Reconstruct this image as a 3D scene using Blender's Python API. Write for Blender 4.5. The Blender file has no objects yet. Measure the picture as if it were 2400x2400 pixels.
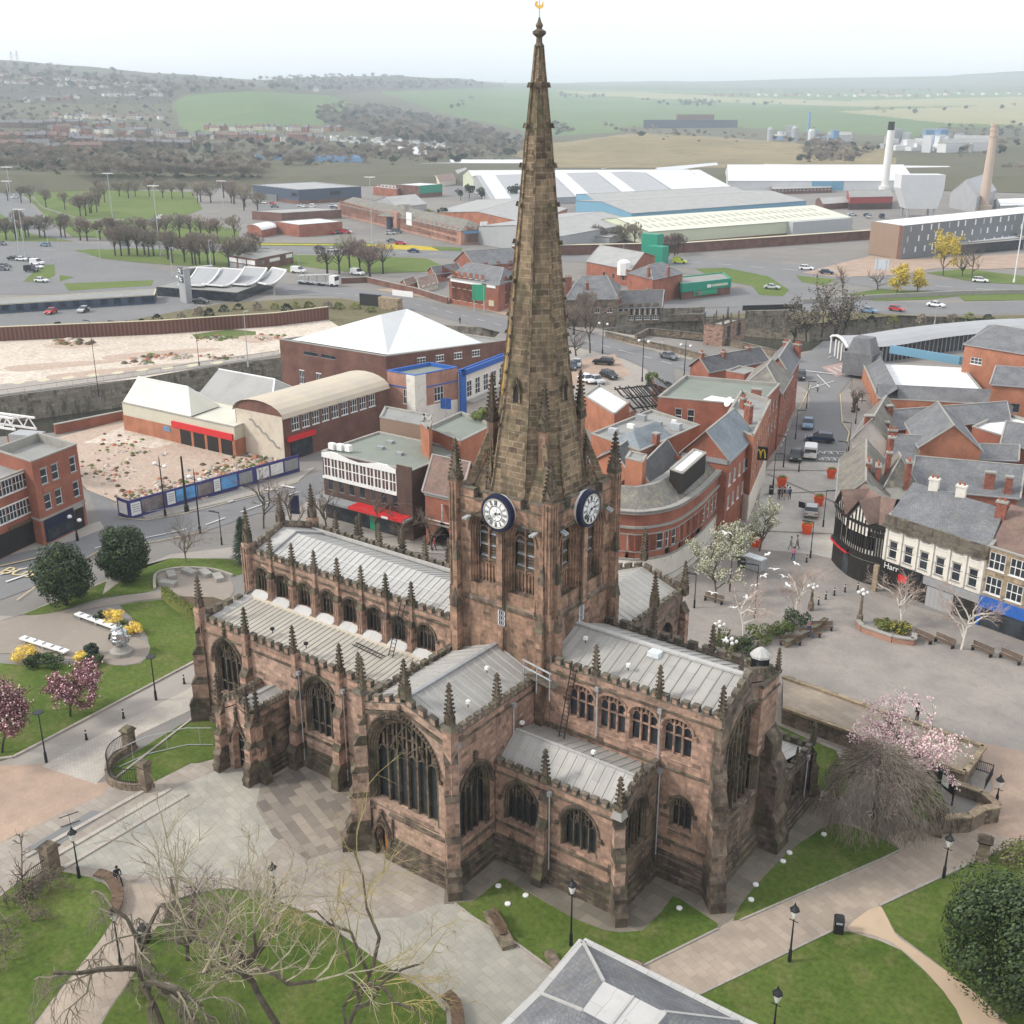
import bpy,math,random
from mathutils import Vector,Matrix
from mathutils.geometry import tessellate_polygon
R=math.radians
SC=bpy.context.scene
COL=SC.collection
# ------------------------------------------------------------------ camera
CAMPOS=Vector((0,0,50.0))
FPX,PITCH,YAW=2603.0,R(20.243),R(126.55)
FWD=Vector((math.cos(YAW)*math.cos(PITCH),math.sin(YAW)*math.cos(PITCH),-math.sin(PITCH)))
RT=Vector((math.sin(YAW),-math.cos(YAW),0.0))
UP=RT.cross(FWD)
cd=bpy.data.cameras.new('camera')
cam=bpy.data.objects.new('camera',cd)
COL.objects.link(cam)
cam.location=CAMPOS
cam.rotation_euler=(R(90)-PITCH,0,YAW-R(90))
cd.sensor_width=36.0
cd.lens=36.0*FPX/2400.0
cd.clip_start=0.5
cd.clip_end=40000.0
SC.camera=cam
# ------------------------------------------------------------------ light: bright overcast with a soft veiled sun
SUN_EL,SUN_AZ=R(38),R(222)
w=bpy.data.worlds.new('World');SC.world=w;w.use_nodes=True
nt=w.node_tree;nt.nodes.clear()
wo=nt.nodes.new('ShaderNodeOutputWorld')
mx=nt.nodes.new('ShaderNodeMixShader')
b1=nt.nodes.new('ShaderNodeBackground');b2=nt.nodes.new('ShaderNodeBackground')
sky=nt.nodes.new('ShaderNodeTexSky');sky.sky_type='NISHITA';sky.sun_disc=False
sky.sun_elevation=SUN_EL;sky.sun_rotation=R(90)-SUN_AZ
sky.air_density=1.0;sky.dust_density=4.0;sky.ozone_density=1.5
b1.inputs['Strength'].default_value=0.10
tc=nt.nodes.new('ShaderNodeTexCoord');mp=nt.nodes.new('ShaderNodeMapping')
mp.inputs['Scale'].default_value=(1,1,3)
nz=nt.nodes.new('ShaderNodeTexNoise');nz.inputs['Scale'].default_value=1.6;nz.inputs['Detail'].default_value=5
cr=nt.nodes.new('ShaderNodeValToRGB')
cr.color_ramp.elements[0].position=0.35;cr.color_ramp.elements[0].color=(0.87,0.90,0.95,1)
cr.color_ramp.elements[1].position=0.65;cr.color_ramp.elements[1].color=(0.95,0.955,0.975,1)
nt.links.new(tc.outputs['Generated'],mp.inputs['Vector']);nt.links.new(mp.outputs[0],nz.inputs['Vector'])
nt.links.new(nz.outputs['Fac'],cr.inputs['Fac']);nt.links.new(cr.outputs[0],b2.inputs['Color'])
b2.inputs['Strength'].default_value=0.88
mx.inputs[0].default_value=0.88
nt.links.new(sky.outputs[0],b1.inputs['Color'])
nt.links.new(b1.outputs[0],mx.inputs[1]);nt.links.new(b2.outputs[0],mx.inputs[2]);nt.links.new(mx.outputs[0],wo.inputs[0])
sl=bpy.data.lights.new('sun','SUN');sl.energy=1.8;sl.angle=R(10);sl.color=(1.0,0.94,0.86)
so=bpy.data.objects.new('sun',sl);COL.objects.link(so)
sd=Vector((math.cos(SUN_AZ)*math.cos(SUN_EL),math.sin(SUN_AZ)*math.cos(SUN_EL),math.sin(SUN_EL)))
so.rotation_euler=sd.to_track_quat('Z','Y').to_euler()
SC.view_settings.view_transform='Standard';SC.view_settings.look='None'
SC.view_settings.exposure=0.66;SC.view_settings.gamma=1.0
SC.render.engine='CYCLES'
try:
 SC.cycles.volume_bounces=1;SC.cycles.max_bounces=6;SC.cycles.diffuse_bounces=3
 SC.cycles.transparent_max_bounces=8
except Exception:pass
# ------------------------------------------------------------------ photo geometry -> ground positions
def ray(px,py):return FWD+RT*((px-1200)/FPX)-UP*((py-1200)/FPX)
def G(px,py,z=0.0):
 d=ray(px,py);t=(z-CAMPOS.z)/d.z
 return CAMPOS+d*t
def OX(px,py,c):
 d=ray(px,py);return CAMPOS+d*((c-CAMPOS.x)/d.x)
def OY(px,py,c):
 d=ray(px,py);return CAMPOS+d*((c-CAMPOS.y)/d.y)
def PR(p):
 v=Vector(p)-CAMPOS;d=v.dot(FWD)
 return 1200+FPX*v.dot(RT)/d,1200-FPX*v.dot(UP)/d
def height_of(top,base_py,z0=0.0):
 lo,hi=0.0,45.0
 for _ in range(40):
  m=(lo+hi)/2;p=G(top[0],top[1],m+z0)
  if PR((p.x,p.y,z0))[1]<base_py:lo=m
  else:hi=m
 return(lo+hi)/2
def hgt(px,py_top,g):
 d=ray(px,py_top);k=math.hypot(g[0]-CAMPOS.x,g[1]-CAMPOS.y)/math.hypot(d.x,d.y)
 return CAMPOS.z+k*d.z
 # ------------------------------------------------------------------ objects
def tag(o,label=None,cat=None,group=None,kind=None):
 if label:o['label']=label
 if cat:o['category']=cat
 if group:o['group']=group
 if kind:o['kind']=kind
 return o
def empty(name,loc,label,cat,group=None,rz=0.0):
 o=bpy.data.objects.new(name,None);COL.objects.link(o)
 o.location=loc;o.rotation_euler=(0,0,rz);o.empty_display_size=0.5
 return tag(o,label,cat,group)
def inst(name,me,parent=None,loc=(0,0,0),rz=0.0,sc=1.0):
 o=bpy.data.objects.new(name,me);COL.objects.link(o)
 o.location=loc;o.rotation_euler=(0,0,rz)
 if sc!=1.0:o.scale=(sc,sc,sc)if not isinstance(sc,tuple)else sc
 if parent:o.parent=parent
 return o
def copy_tree(o,parent=None):
 c=o.copy();COL.objects.link(c);c.parent=parent
 for ch in list(o.children):copy_tree(ch,c)
 return c
def place_copy(o,loc,rz=0.0,label=None,sc=None):
 c=copy_tree(o);c.location=loc;c.rotation_euler=(0,0,rz)
 if label:c['label']=label
 if sc:c.scale=(sc,sc,sc)if not isinstance(sc,tuple)else sc
 return c
class MB:
 def __init__(s):s.v=[];s.f=[];s.m=[];s.mats=[];s.M=None;s.smooth=False;s.mk=[]
 def mark(s):s.mk.append((len(s.v),len(s.f)))
 def mi(s,mat):
  if mat not in s.mats:s.mats.append(mat)
  return s.mats.index(mat)
 def add(s,vs,fs,mat=None):
  n=len(s.v);i=s.mi(mat)if mat is not None else 0
  if s.M is not None:vs=[tuple(s.M@Vector(p))for p in vs]
  s.v.extend([tuple(p)for p in vs]);s.f.extend([tuple(n+k for k in f)for f in fs]);s.m.extend([i]*len(fs))
 def quad(s,a,b,c,d,mat=None):s.add([a,b,c,d],[(0,1,2,3)],mat)
 def box(s,x0,x1,y0,y1,z0,z1,mat=None):
  if x0>x1:x0,x1=x1,x0
  if y0>y1:y0,y1=y1,y0
  s.add([(x0,y0,z0),(x1,y0,z0),(x1,y1,z0),(x0,y1,z0),(x0,y0,z1),(x1,y0,z1),(x1,y1,z1),(x0,y1,z1)],[(0,3,2,1),(4,5,6,7),(0,1,5,4),(1,2,6,5),(2,3,7,6),(3,0,4,7)],mat)
 def frus(s,cx,cy,z0,z1,a0,b0,a1,b1,mat=None):
  s.add([(cx-a0,cy-b0,z0),(cx+a0,cy-b0,z0),(cx+a0,cy+b0,z0),(cx-a0,cy+b0,z0),(cx-a1,cy-b1,z1),(cx+a1,cy-b1,z1),(cx+a1,cy+b1,z1),(cx-a1,cy+b1,z1)],[(0,3,2,1),(4,5,6,7),(0,1,5,4),(1,2,6,5),(2,3,7,6),(3,0,4,7)],mat)
 def prism(s,poly,z0,z1,mat=None,top=None,cap=True):
  n=len(poly)
  ar=sum(poly[i][0]*poly[(i+1)%n][1]-poly[(i+1)%n][0]*poly[i][1]for i in range(n))
  if ar<0:poly=poly[::-1]
  vs=[(p[0],p[1],z0)for p in poly]+[(p[0],p[1],z1)for p in poly]
  s.add(vs,[(i,(i+1)%n,n+(i+1)%n,n+i)for i in range(n)],mat)
  if cap:
   tr=tessellate_polygon([[Vector((p[0],p[1],0))for p in poly]])
   t=[(p[0],p[1],z1)for p in poly]
   s.add(t,[fixt(f,poly)for f in tr],top if top is not None else mat)
 def rings(s,rs,n,mat=None,cx=0,cy=0,ph=0.0,cap=True):
  vs=[]
  for z,r in rs:
   for k in range(n):
    a=ph+2*math.pi*k/n;vs.append((cx+r*math.cos(a),cy+r*math.sin(a),z))
  fs=[]
  for j in range(len(rs)-1):
   for k in range(n):
    fs.append((j*n+k,j*n+(k+1)%n,(j+1)*n+(k+1)%n,(j+1)*n+k))
  if cap:fs.append(tuple(range((len(rs)-1)*n,len(rs)*n)));fs.append(tuple(range(n-1,-1,-1)))
  s.add(vs,fs,mat)
 def bar(s,p,q,w,mat=None,h=None,n=4,w1=None):
  p=Vector(p);q=Vector(q);d=q-p
  if d.length<1e-6:return
  d.normalize();u=d.cross(Vector((0,0,1)))
  if u.length<1e-3:u=Vector((1,0,0))
  u.normalize();v=u.cross(d);h=w if h is None else h;w1=w if w1 is None else w1
  vs=[]
  for c,k in((p,1.0),(q,w1/w)):
   if n==4:
    for a,b in((-1,-1),(1,-1),(1,1),(-1,1)):vs.append(c+u*(a*w*k/2)+v*(b*h*k/2))
   else:
    for i in range(n):
     a=2*math.pi*i/n;vs.append(c+u*(math.cos(a)*w*k/2)+v*(math.sin(a)*w*k/2))
  s.add(vs,[(i,(i+1)%n,n+(i+1)%n,n+i)for i in range(n)]+[tuple(range(n-1,-1,-1)),tuple(range(n,2*n))],mat)
 def ico(s,c,r,mat=None,sq=1.0):
  n=8;rs=[(-0.95,.3),(-0.6,.8),(0,1),(0.6,.8),(0.95,.3)]
  vs=[(c[0]+r*q*math.cos(6.2832*k/n),c[1]+r*q*math.sin(6.2832*k/n),c[2]+r*z*sq)for z,q in rs for k in range(n)]
  fs=[(j*n+k,j*n+(k+1)%n,(j+1)*n+(k+1)%n,(j+1)*n+k)for j in range(4)for k in range(n)]
  fs+=[tuple(range(4*n,5*n)),tuple(range(n-1,-1,-1))]
  s.add(vs,fs,mat)
 def mesh(s,name,origin=(0,0,0)):
  me=bpy.data.meshes.new(name)
  ox,oy,oz=origin
  me.from_pydata([(a-ox,b-oy,c-oz)for a,b,c in s.v],[],s.f)
  for m in s.mats:me.materials.append(m if m is None or not isinstance(m,str)else M[m])
  me.polygons.foreach_set('material_index',s.m)
  if s.smooth:me.polygons.foreach_set('use_smooth',[True]*len(s.f))
  me.update();return me
 def build(s,name,parent=None,loc=None):
  if not s.v:return None
  if s.mk:
   mk=[(0,0)]+s.mk+[(len(s.v),len(s.f))];s.mk=[];o=None
   for(v0,f0),(v1,f1)in zip(mk,mk[1:]):
    if f1>f0:
     k=MB();k.v=s.v[v0:v1];k.f=[tuple(i-v0 for i in f)for f in s.f[f0:f1]];k.m=s.m[f0:f1];k.mats=s.mats;o=k.build(name,parent,loc)
   return o
  o0=(0,0,0)
  if parent is not None:
   q=parent;o0=Vector((0,0,0))
   while q is not None:o0=o0+q.location;q=q.parent
   o0=tuple(o0)
  elif loc is not None:o0=tuple(loc)
  me=s.mesh(name,o0)
  o=bpy.data.objects.new(name,me);COL.objects.link(o)
  if parent is not None:o.parent=parent
  elif loc is not None:o.location=loc
  return o
def fixt(f,poly):
 a,b,c=[poly[i]for i in f]
 return f if(b[0]-a[0])*(c[1]-a[1])-(c[0]-a[0])*(b[1]-a[1])>0 else(f[0],f[2],f[1])
def xf(origin,ang):return Matrix.Translation(Vector(origin))@Matrix.Rotation(ang,4,'Z')
def wall(mb,outer,holes,depth,mat,reveal=None,flip=False):
 """front face in the plane y=0 with holes, reveals running back to y=depth"""
 loops=[outer]+holes
 tr=tessellate_polygon([[Vector((p[0],p[1],0))for p in l]for l in loops])
 flat=[p for l in loops for p in l]
 mb.add([(p[0],0,p[1])for p in flat],[fixt(f,flat)for f in tr],mat)
 for h in holes:
  n=len(h)
  ar=sum(h[i][0]*h[(i+1)%n][1]-h[(i+1)%n][0]*h[i][1]for i in range(n))
  hh=h if ar>0 else h[::-1]
  vs=[(p[0],0,p[1])for p in hh]+[(p[0],depth,p[1])for p in hh]
  mb.add(vs,[((i+1)%n,i,n+i,n+(i+1)%n)for i in range(n)],reveal or mat)
def arch(w,hs,ha,n=7,x0=0.0,z0=0.0):
 """pointed arch outline, sill at z0, from lower left counter-clockwise"""
 d=ha-hs;h=w/2
 pts=[(x0-h,z0),(x0+h,z0)]
 Rr=(d*d+h*h)/(2*h)if d>=h else None
 side=[]
 for i in range(n+1):
  if Rr:
   t=math.asin(min(1,d/Rr))*i/n;side.append((h-Rr+Rr*math.cos(t),hs+Rr*math.sin(t)))
  else:
   t=math.pi/2*i/n;side.append((h*math.cos(t)**0.85 if i<n else 0.0,hs+d*(math.sin(t))))
 pts+=[(x0+a,z0+b)for a,b in side]
 pts+=[(x0-a,z0+b)for a,b in side[-2::-1]]
 return pts
def arch_z(w,hs,ha,x):
 d=ha-hs;h=w/2;x=abs(x)
 if x>=h:return hs
 if d>=h:
  Rr=(d*d+h*h)/(2*h);return hs+math.sqrt(max(0,Rr*Rr-(x-h+Rr)**2))
 t=math.acos((x/h)**(1/0.85));return hs+d*math.sin(t)
def rect(x0,x1,z0,z1):return[(x0,z0),(x1,z0),(x1,z1),(x0,z1)]
def text_mesh(txt,size,mat,extr=0.01,name='lettering'):
 cu=bpy.data.curves.new('t','FONT');cu.body=txt;cu.size=size;cu.extrude=extr
 cu.align_x='CENTER';cu.align_y='CENTER'
 ob=bpy.data.objects.new('t',cu);COL.objects.link(ob)
 dg=bpy.context.evaluated_depsgraph_get()
 me=bpy.data.meshes.new_from_object(ob.evaluated_get(dg));me.name=name
 bpy.data.objects.remove(ob);me.materials.clear();me.materials.append(M[mat])
 return me
def text_on(txt,size,mat,parent,pos,ang,name='lettering',extr=0.01,tilt=R(90)):
 o=bpy.data.objects.new(name,text_mesh(txt,size,mat,extr));COL.objects.link(o)
 o.rotation_euler=(tilt,0,ang)
 if parent is not None:
  o.parent=parent;pos=Vector(pos)-parent.location
 o.location=pos
 return o
 # ------------------------------------------------------------------ materials
M={}
def _group():
 g=bpy.data.node_groups.new('surface_uv','ShaderNodeTree')
 g.interface.new_socket('UV',in_out='OUTPUT',socket_type='NodeSocketVector')
 N=g.nodes;L=g.links
 out=N.new('NodeGroupOutput');ge=N.new('ShaderNodeNewGeometry')
 def vm(op,a,b=None):
  n=N.new('ShaderNodeVectorMath');n.operation=op
  for i,x in enumerate((a,b)):
   if x is None:continue
   if isinstance(x,tuple):n.inputs[i].default_value=x
   else:L.new(x,n.inputs[i])
  return n
 tn=ge.outputs['True Normal'];P=ge.outputs['Position']
 c=vm('CROSS_PRODUCT',(0,0,1),tn);a=vm('ADD',c.outputs[0],(0.0005,0,0));t=vm('NORMALIZE',a.outputs[0])
 b=vm('CROSS_PRODUCT',tn,t.outputs[0])
 u=vm('DOT_PRODUCT',P,t.outputs[0]);v=vm('DOT_PRODUCT',P,b.outputs[0])
 k=N.new('ShaderNodeCombineXYZ');L.new(u.outputs['Value'],k.inputs[0]);L.new(v.outputs['Value'],k.inputs[1])
 L.new(k.outputs[0],out.inputs[0])
 return g
UVG=_group()
class Mat:
 def __init__(s,name,rough=0.85,spec=0.3,metal=0.0):
  s.m=bpy.data.materials.new(name);s.m.use_nodes=True;s.N=s.m.node_tree.nodes;s.L=s.m.node_tree.links
  s.b=s.N['Principled BSDF'];s.b.inputs['Roughness'].default_value=rough
  s.b.inputs['Specular IOR Level'].default_value=spec;s.b.inputs['Metallic'].default_value=metal
  M[name]=s.m;s.cur=None;s._uv=None;s._pos=None
 def uv(s):
  if not s._uv:
   n=s.N.new('ShaderNodeGroup');n.node_tree=UVG;s._uv=n.outputs[0]
  return s._uv
 def pos(s):
  if not s._pos:s._pos=s.N.new('ShaderNodeNewGeometry').outputs['Position']
  return s._pos
 def mapped(s,vec,sc,rot=0.0):
  n=s.N.new('ShaderNodeMapping');n.inputs['Scale'].default_value=sc;n.inputs['Rotation'].default_value=(0,0,rot)
  s.L.new(vec,n.inputs[0]);return n.outputs[0]
 def noise(s,scale,detail=4,vec=None,rough=0.55):
  n=s.N.new('ShaderNodeTexNoise');n.inputs['Scale'].default_value=scale;n.inputs['Detail'].default_value=detail
  n.inputs['Roughness'].default_value=rough
  s.L.new(vec if vec is not None else s.pos(),n.inputs['Vector']);return n.outputs['Fac']
 def ramp(s,fac,a,b,ca=(0,0,0,1),cb=(1,1,1,1)):
  n=s.N.new('ShaderNodeValToRGB');e=n.color_ramp.elements
  e[0].position=a;e[1].position=b;e[0].color=tuple(ca)[:3]+(1,);e[1].color=tuple(cb)[:3]+(1,)
  s.L.new(fac,n.inputs[0]);return n.outputs[0]
 def mix(s,fac,a,b,mode='MIX'):
  n=s.N.new('ShaderNodeMix');n.data_type='RGBA';n.blend_type=mode;n.clamp_factor=True
  for i,x in((0,fac),(6,a),(7,b)):
   if isinstance(x,(int,float)):n.inputs[i].default_value=x
   elif isinstance(x,tuple):n.inputs[i].default_value=tuple(x)[:3]+(1,)
   else:s.L.new(x,n.inputs[i])
  return n.outputs[2]
 def math(s,op,a,b=0.0):
  n=s.N.new('ShaderNodeMath');n.operation=op
  for i,x in enumerate((a,b)):
   if isinstance(x,(int,float)):n.inputs[i].default_value=x
   else:s.L.new(x,n.inputs[i])
  return n.outputs[0]
 def brick(s,c1,c2,mo,bw,bh,ms=0.02,off=0.5,vec=None,sm=0.1):
  n=s.N.new('ShaderNodeTexBrick');s.L.new(vec if vec is not None else s.uv(),n.inputs['Vector'])
  n.inputs['Color1'].default_value=c1+(1,);n.inputs['Color2'].default_value=c2+(1,);n.inputs['Mortar'].default_value=mo+(1,)
  n.inputs['Scale'].default_value=1.0;n.inputs['Brick Width'].default_value=bw;n.inputs['Row Height'].default_value=bh
  n.inputs['Mortar Size'].default_value=ms;n.inputs['Mortar Smooth'].default_value=sm;n.offset=off
  return n
 def bump(s,h,st=0.3,dist=0.05):
  n=s.N.new('ShaderNodeBump');n.inputs['Strength'].default_value=st;n.inputs['Distance'].default_value=dist
  s.L.new(h,n.inputs['Height']);s.L.new(n.outputs[0],s.b.inputs['Normal'])
 def out(s,col):
  if isinstance(col,tuple):s.b.inputs['Base Color'].default_value=col+(1,)
  else:s.L.new(col,s.b.inputs['Base Color'])
  return s.m
def plain(name,c,rough=0.7,var=0.25,scale=1.5,metal=0.0,spec=0.3):
 m=Mat(name,rough,spec,metal)
 f=m.noise(scale,5)
 d=tuple(x*(1-var)for x in c);l=tuple(min(1,x*(1+var))for x in c)
 return m.out(m.ramp(f,0.3,0.7,d,l))
def stone(name,c1,c2,mo,dark,bw=0.62,bh=0.31,stain=(0.5,0.68),ms=0.014,soot=0.85,sscale=0.45,green=0.0,lich=None):
 m=Mat(name,0.92,0.15)
 br=m.brick(c1,c2,mo,bw,bh,ms)
 c=br.outputs[0]
 c=m.mix(m.math('MULTIPLY',m.ramp(m.noise(0.25,3),0.35,0.65),0.55),c,tuple(x*0.72+0.03 for x in c1))
 b2=m.brick((0,0,0),(1,1,1),(0,0,0),bw,bh,0.0)
 blk=m.math('MULTIPLY',m.ramp(b2.outputs[0],0.80,0.86),m.ramp(m.noise(0.8,2),0.45,0.55))
 c=m.mix(m.math('MULTIPLY',blk,0.6),c,dark)
 blk2=m.ramp(b2.outputs[0],0.12,0.06,(0,0,0),(1,1,1))
 n2=m.N.new('ShaderNodeMath');n2.operation='LESS_THAN';m.L.new(b2.outputs[0],n2.inputs[0]);n2.inputs[1].default_value=0.14
 c=m.mix(m.math('MULTIPLY',n2.outputs[0],0.35),c,tuple(min(1,x*1.35)for x in c1))
 sv=m.mapped(m.pos(),(1.3,1.3,0.45))
 st=m.ramp(m.noise(sscale*1.7,6,sv,0.6),stain[0],stain[1])
 c=m.mix(m.math('MULTIPLY',st,soot),c,dark)
 gr=m.ramp(m.noise(3.0,5),0.35,0.75,(0.72,0.72,0.72),(1.15,1.15,1.15))
 c=m.mix(1.0,c,gr,'MULTIPLY')
 if green:c=m.mix(m.math('MULTIPLY',m.ramp(m.noise(0.7,5),0.5,0.7),green),c,(0.13,0.14,0.07))
 if lich:
  g=m.N.new('ShaderNodeNewGeometry');dn=m.N.new('ShaderNodeVectorMath');dn.operation='DOT_PRODUCT'
  m.L.new(g.outputs['True Normal'],dn.inputs[0]);dn.inputs[1].default_value=(-0.92,-0.38,0)
  nn=m.noise(0.9,6,m.mapped(m.pos(),(1.5,1.5,0.35)),0.65)
  zz=m.N.new('ShaderNodeSeparateXYZ');m.L.new(m.pos(),zz.inputs[0])
  zr=m.math('MULTIPLY',m.ramp(m.math('DIVIDE',zz.outputs[2],60.0),0.50,0.58),m.ramp(m.math('DIVIDE',zz.outputs[2],60.0),0.76,0.70,(0,0,0),(1,1,1)))
  zr2=m.math('MULTIPLY',m.math('GREATER_THAN',zz.outputs[2],31.0),m.math('LESS_THAN',zz.outputs[2],43.0))
  f=m.math('MULTIPLY',m.math('MULTIPLY',m.ramp(dn.outputs['Value'],0.8,0.95),m.ramp(nn,0.47,0.56)),zr2)
  c=m.mix(m.math('MULTIPLY',f,0.85),c,lich)
 m.out(c);m.bump(m.mix(0.5,br.outputs['Fac'],m.noise(6,4)),0.5,0.03)
 return m.m
stone('sandstone',(0.47,0.30,0.222),(0.31,0.205,0.155),(0.37,0.26,0.20),(0.085,0.068,0.055),stain=(0.53,0.70),soot=0.66)
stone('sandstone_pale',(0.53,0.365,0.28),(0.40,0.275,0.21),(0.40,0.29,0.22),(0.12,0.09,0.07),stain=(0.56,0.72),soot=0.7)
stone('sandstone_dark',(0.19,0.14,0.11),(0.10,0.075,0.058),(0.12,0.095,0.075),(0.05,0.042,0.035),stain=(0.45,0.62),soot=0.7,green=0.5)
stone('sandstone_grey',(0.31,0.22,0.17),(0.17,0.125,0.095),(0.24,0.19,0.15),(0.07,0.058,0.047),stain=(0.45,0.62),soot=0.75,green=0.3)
stone('spire_stone',(0.28,0.205,0.13),(0.145,0.105,0.07),(0.36,0.30,0.22),(0.07,0.056,0.042),bw=0.85,bh=0.42,ms=0.034,stain=(0.48,0.64),soot=0.65,green=0.35,lich=(0.55,0.33,0.04))
stone('tower_stone',(0.42,0.255,0.175),(0.27,0.17,0.12),(0.40,0.28,0.20),(0.085,0.065,0.05),bw=0.7,bh=0.36,ms=0.024,stain=(0.47,0.62),soot=0.72,green=0.15)
stone('carved_stone',(0.20,0.155,0.115),(0.125,0.098,0.072),(0.14,0.11,0.085),(0.055,0.046,0.037),stain=(0.45,0.6),green=0.45)
stone('coping_stone',(0.20,0.175,0.14),(0.145,0.125,0.10),(0.13,0.11,0.09),(0.07,0.06,0.05),bw=1.2,bh=0.6,stain=(0.5,0.65),green=0.5)
stone('wall_stone',(0.30,0.235,0.175),(0.20,0.155,0.115),(0.17,0.14,0.11),(0.08,0.068,0.055),bw=0.6,bh=0.25,stain=(0.5,0.66),green=0.3)
stone('embankment_stone',(0.34,0.30,0.24),(0.27,0.235,0.19),(0.17,0.15,0.125),(0.09,0.08,0.065),bw=1.4,bh=0.5,green=0.3)
stone('ashlar_tan',(0.42,0.33,0.22),(0.33,0.255,0.17),(0.26,0.20,0.14),(0.13,0.105,0.08),bw=0.9,bh=0.4,stain=(0.55,0.72),soot=0.6)
def brickmat(name,c1,c2,mo,stain=0.35):
 m=Mat(name,0.9,0.15)
 br=m.brick(c1,c2,mo,0.23,0.078,0.008)
 big=m.ramp(m.noise(0.35,5),0.35,0.68,(1.08,1.08,1.08),(0.72,0.70,0.70))
 c=m.mix(1.0,br.outputs[0],big,'MULTIPLY')
 c=m.mix(m.math('MULTIPLY',m.ramp(m.noise(0.9,6,m.mapped(m.pos(),(1,1,0.25))),0.52,0.72),stain),c,(0.10,0.075,0.06))
 return m.out(c)
brickmat('red_brick',(0.39,0.125,0.078),(0.29,0.095,0.062),(0.30,0.20,0.15),0.3)
brickmat('orange_brick',(0.47,0.18,0.10),(0.39,0.14,0.08),(0.40,0.26,0.18),0.25)
brickmat('brown_brick',(0.22,0.105,0.08),(0.16,0.075,0.058),(0.18,0.13,0.11),0.45)
brickmat('dark_brick',(0.13,0.075,0.06),(0.09,0.055,0.045),(0.10,0.08,0.07),0.3)
brickmat('pink_brick',(0.48,0.25,0.18),(0.40,0.19,0.135),(0.42,0.32,0.26),0.25)
def roofmat(name,c1,c2,mo,bw=0.3,bh=0.22,moss=0.3,mcol=(0.22,0.22,0.13)):
 m=Mat(name,0.75,0.25)
 br=m.brick(c1,c2,mo,bw,bh,0.012)
 c=m.mix(1.0,br.outputs[0],m.ramp(m.noise(0.5,5),0.3,0.7,(0.78,0.78,0.8),(1.2,1.2,1.18)),'MULTIPLY')
 c=m.mix(m.math('MULTIPLY',m.ramp(m.noise(1.1,7,None,0.65),0.52,0.72),moss),c,mcol)
 return m.out(c)
roofmat('slate',(0.20,0.205,0.215),(0.15,0.155,0.165),(0.09,0.09,0.10),moss=0.35)
roofmat('dark_slate',(0.13,0.13,0.14),(0.095,0.095,0.105),(0.06,0.06,0.065),moss=0.3)
roofmat('blue_slate',(0.24,0.275,0.30),(0.20,0.23,0.255),(0.13,0.15,0.17),moss=0.2)
roofmat('mossy_slate',(0.235,0.22,0.19),(0.17,0.16,0.145),(0.10,0.10,0.09),moss=0.8,mcol=(0.33,0.30,0.19))
roofmat('clay_tile',(0.235,0.15,0.125),(0.18,0.12,0.10),(0.11,0.08,0.07),moss=0.35)
def sheet(name,c,period=0.35,amt=0.12,dirt=0.25,rough=0.5,axis=0,dcol=None):
 m=Mat(name,rough,0.35)
 sx=m.N.new('ShaderNodeSeparateXYZ');m.L.new(m.uv(),sx.inputs[0])
 s1=m.math('SINE',m.math('MULTIPLY',sx.outputs[axis],6.2832/period))
 col=m.ramp(s1,0.0,1.0,tuple(x*(1-amt)for x in c),c)
 col=m.mix(m.math('MULTIPLY',m.ramp(m.noise(0.25,6,None,0.65),0.42,0.75),dirt),col,dcol or tuple(x*0.55 for x in c))
 return m.out(col)
sheet('cream_sheet',(0.62,0.60,0.48),0.5,0.10,0.35)
sheet('cream_roof',(0.70,0.68,0.57),0.5,0.10,0.3)
sheet('white_sheet',(0.66,0.67,0.68),0.6,0.06,0.2)
sheet('grey_sheet',(0.40,0.41,0.42),0.5,0.12,0.35)
sheet('dark_sheet',(0.19,0.20,0.21),0.5,0.15,0.3)
sheet('blue_sheet',(0.17,0.36,0.50),0.6,0.10,0.2)
sheet('navy_sheet',(0.06,0.085,0.13),0.6,0.10,0.15)
sheet('green_sheet',(0.02,0.28,0.18),0.6,0.08,0.15)
sheet('pale_green_sheet',(0.58,0.62,0.46),0.8,0.05,0.15)
sheet('asbestos_roof',(0.38,0.375,0.36),0.3,0.12,0.6)
sheet('pale_green_roof',(0.66,0.67,0.55),1.0,0.05,0.25)
sheet('red_sheet',(0.38,0.06,0.06),0.6,0.08,0.15)
sheet('rusty_pile',(0.20,0.085,0.06),0.9,0.5,0.3)
sheet('timber_board',(0.36,0.25,0.18),0.25,0.3,0.3,axis=1)
sheet('orange_door',(0.50,0.22,0.06),0.14,0.45,0.1)
sheet('barrel_roof_sheet',(0.58,0.50,0.38),0.5,0.08,0.55,dcol=(0.38,0.36,0.34))
def lead(name,c,c2,bw=0.75,bh=2.0):
 m=Mat(name,0.55,0.4)
 br=m.brick(c,c2,tuple(x*0.55 for x in c),bh,bw,0.015,vec=m.mapped(m.uv(),(1,1,1),R(90)))
 c=m.mix(m.math('MULTIPLY',m.ramp(m.noise(0.6,6),0.4,0.75),0.4),br.outputs[0],tuple(x*1.25 for x in c))
 c=m.mix(m.math('MULTIPLY',m.ramp(m.noise(1.4,6,None,0.7),0.55,0.75),0.3),c,(0.30,0.26,0.20))
 return m.out(c)
lead('lead',(0.38,0.37,0.345),(0.32,0.31,0.29))
lead('lead_aisle',(0.45,0.425,0.37),(0.40,0.375,0.325),0.55,9)
lead('lead_pale',(0.47,0.465,0.45),(0.42,0.415,0.40),1.2,3)
lead('lead_nave',(0.45,0.445,0.425),(0.40,0.395,0.38),0.66,3.2)
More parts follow.
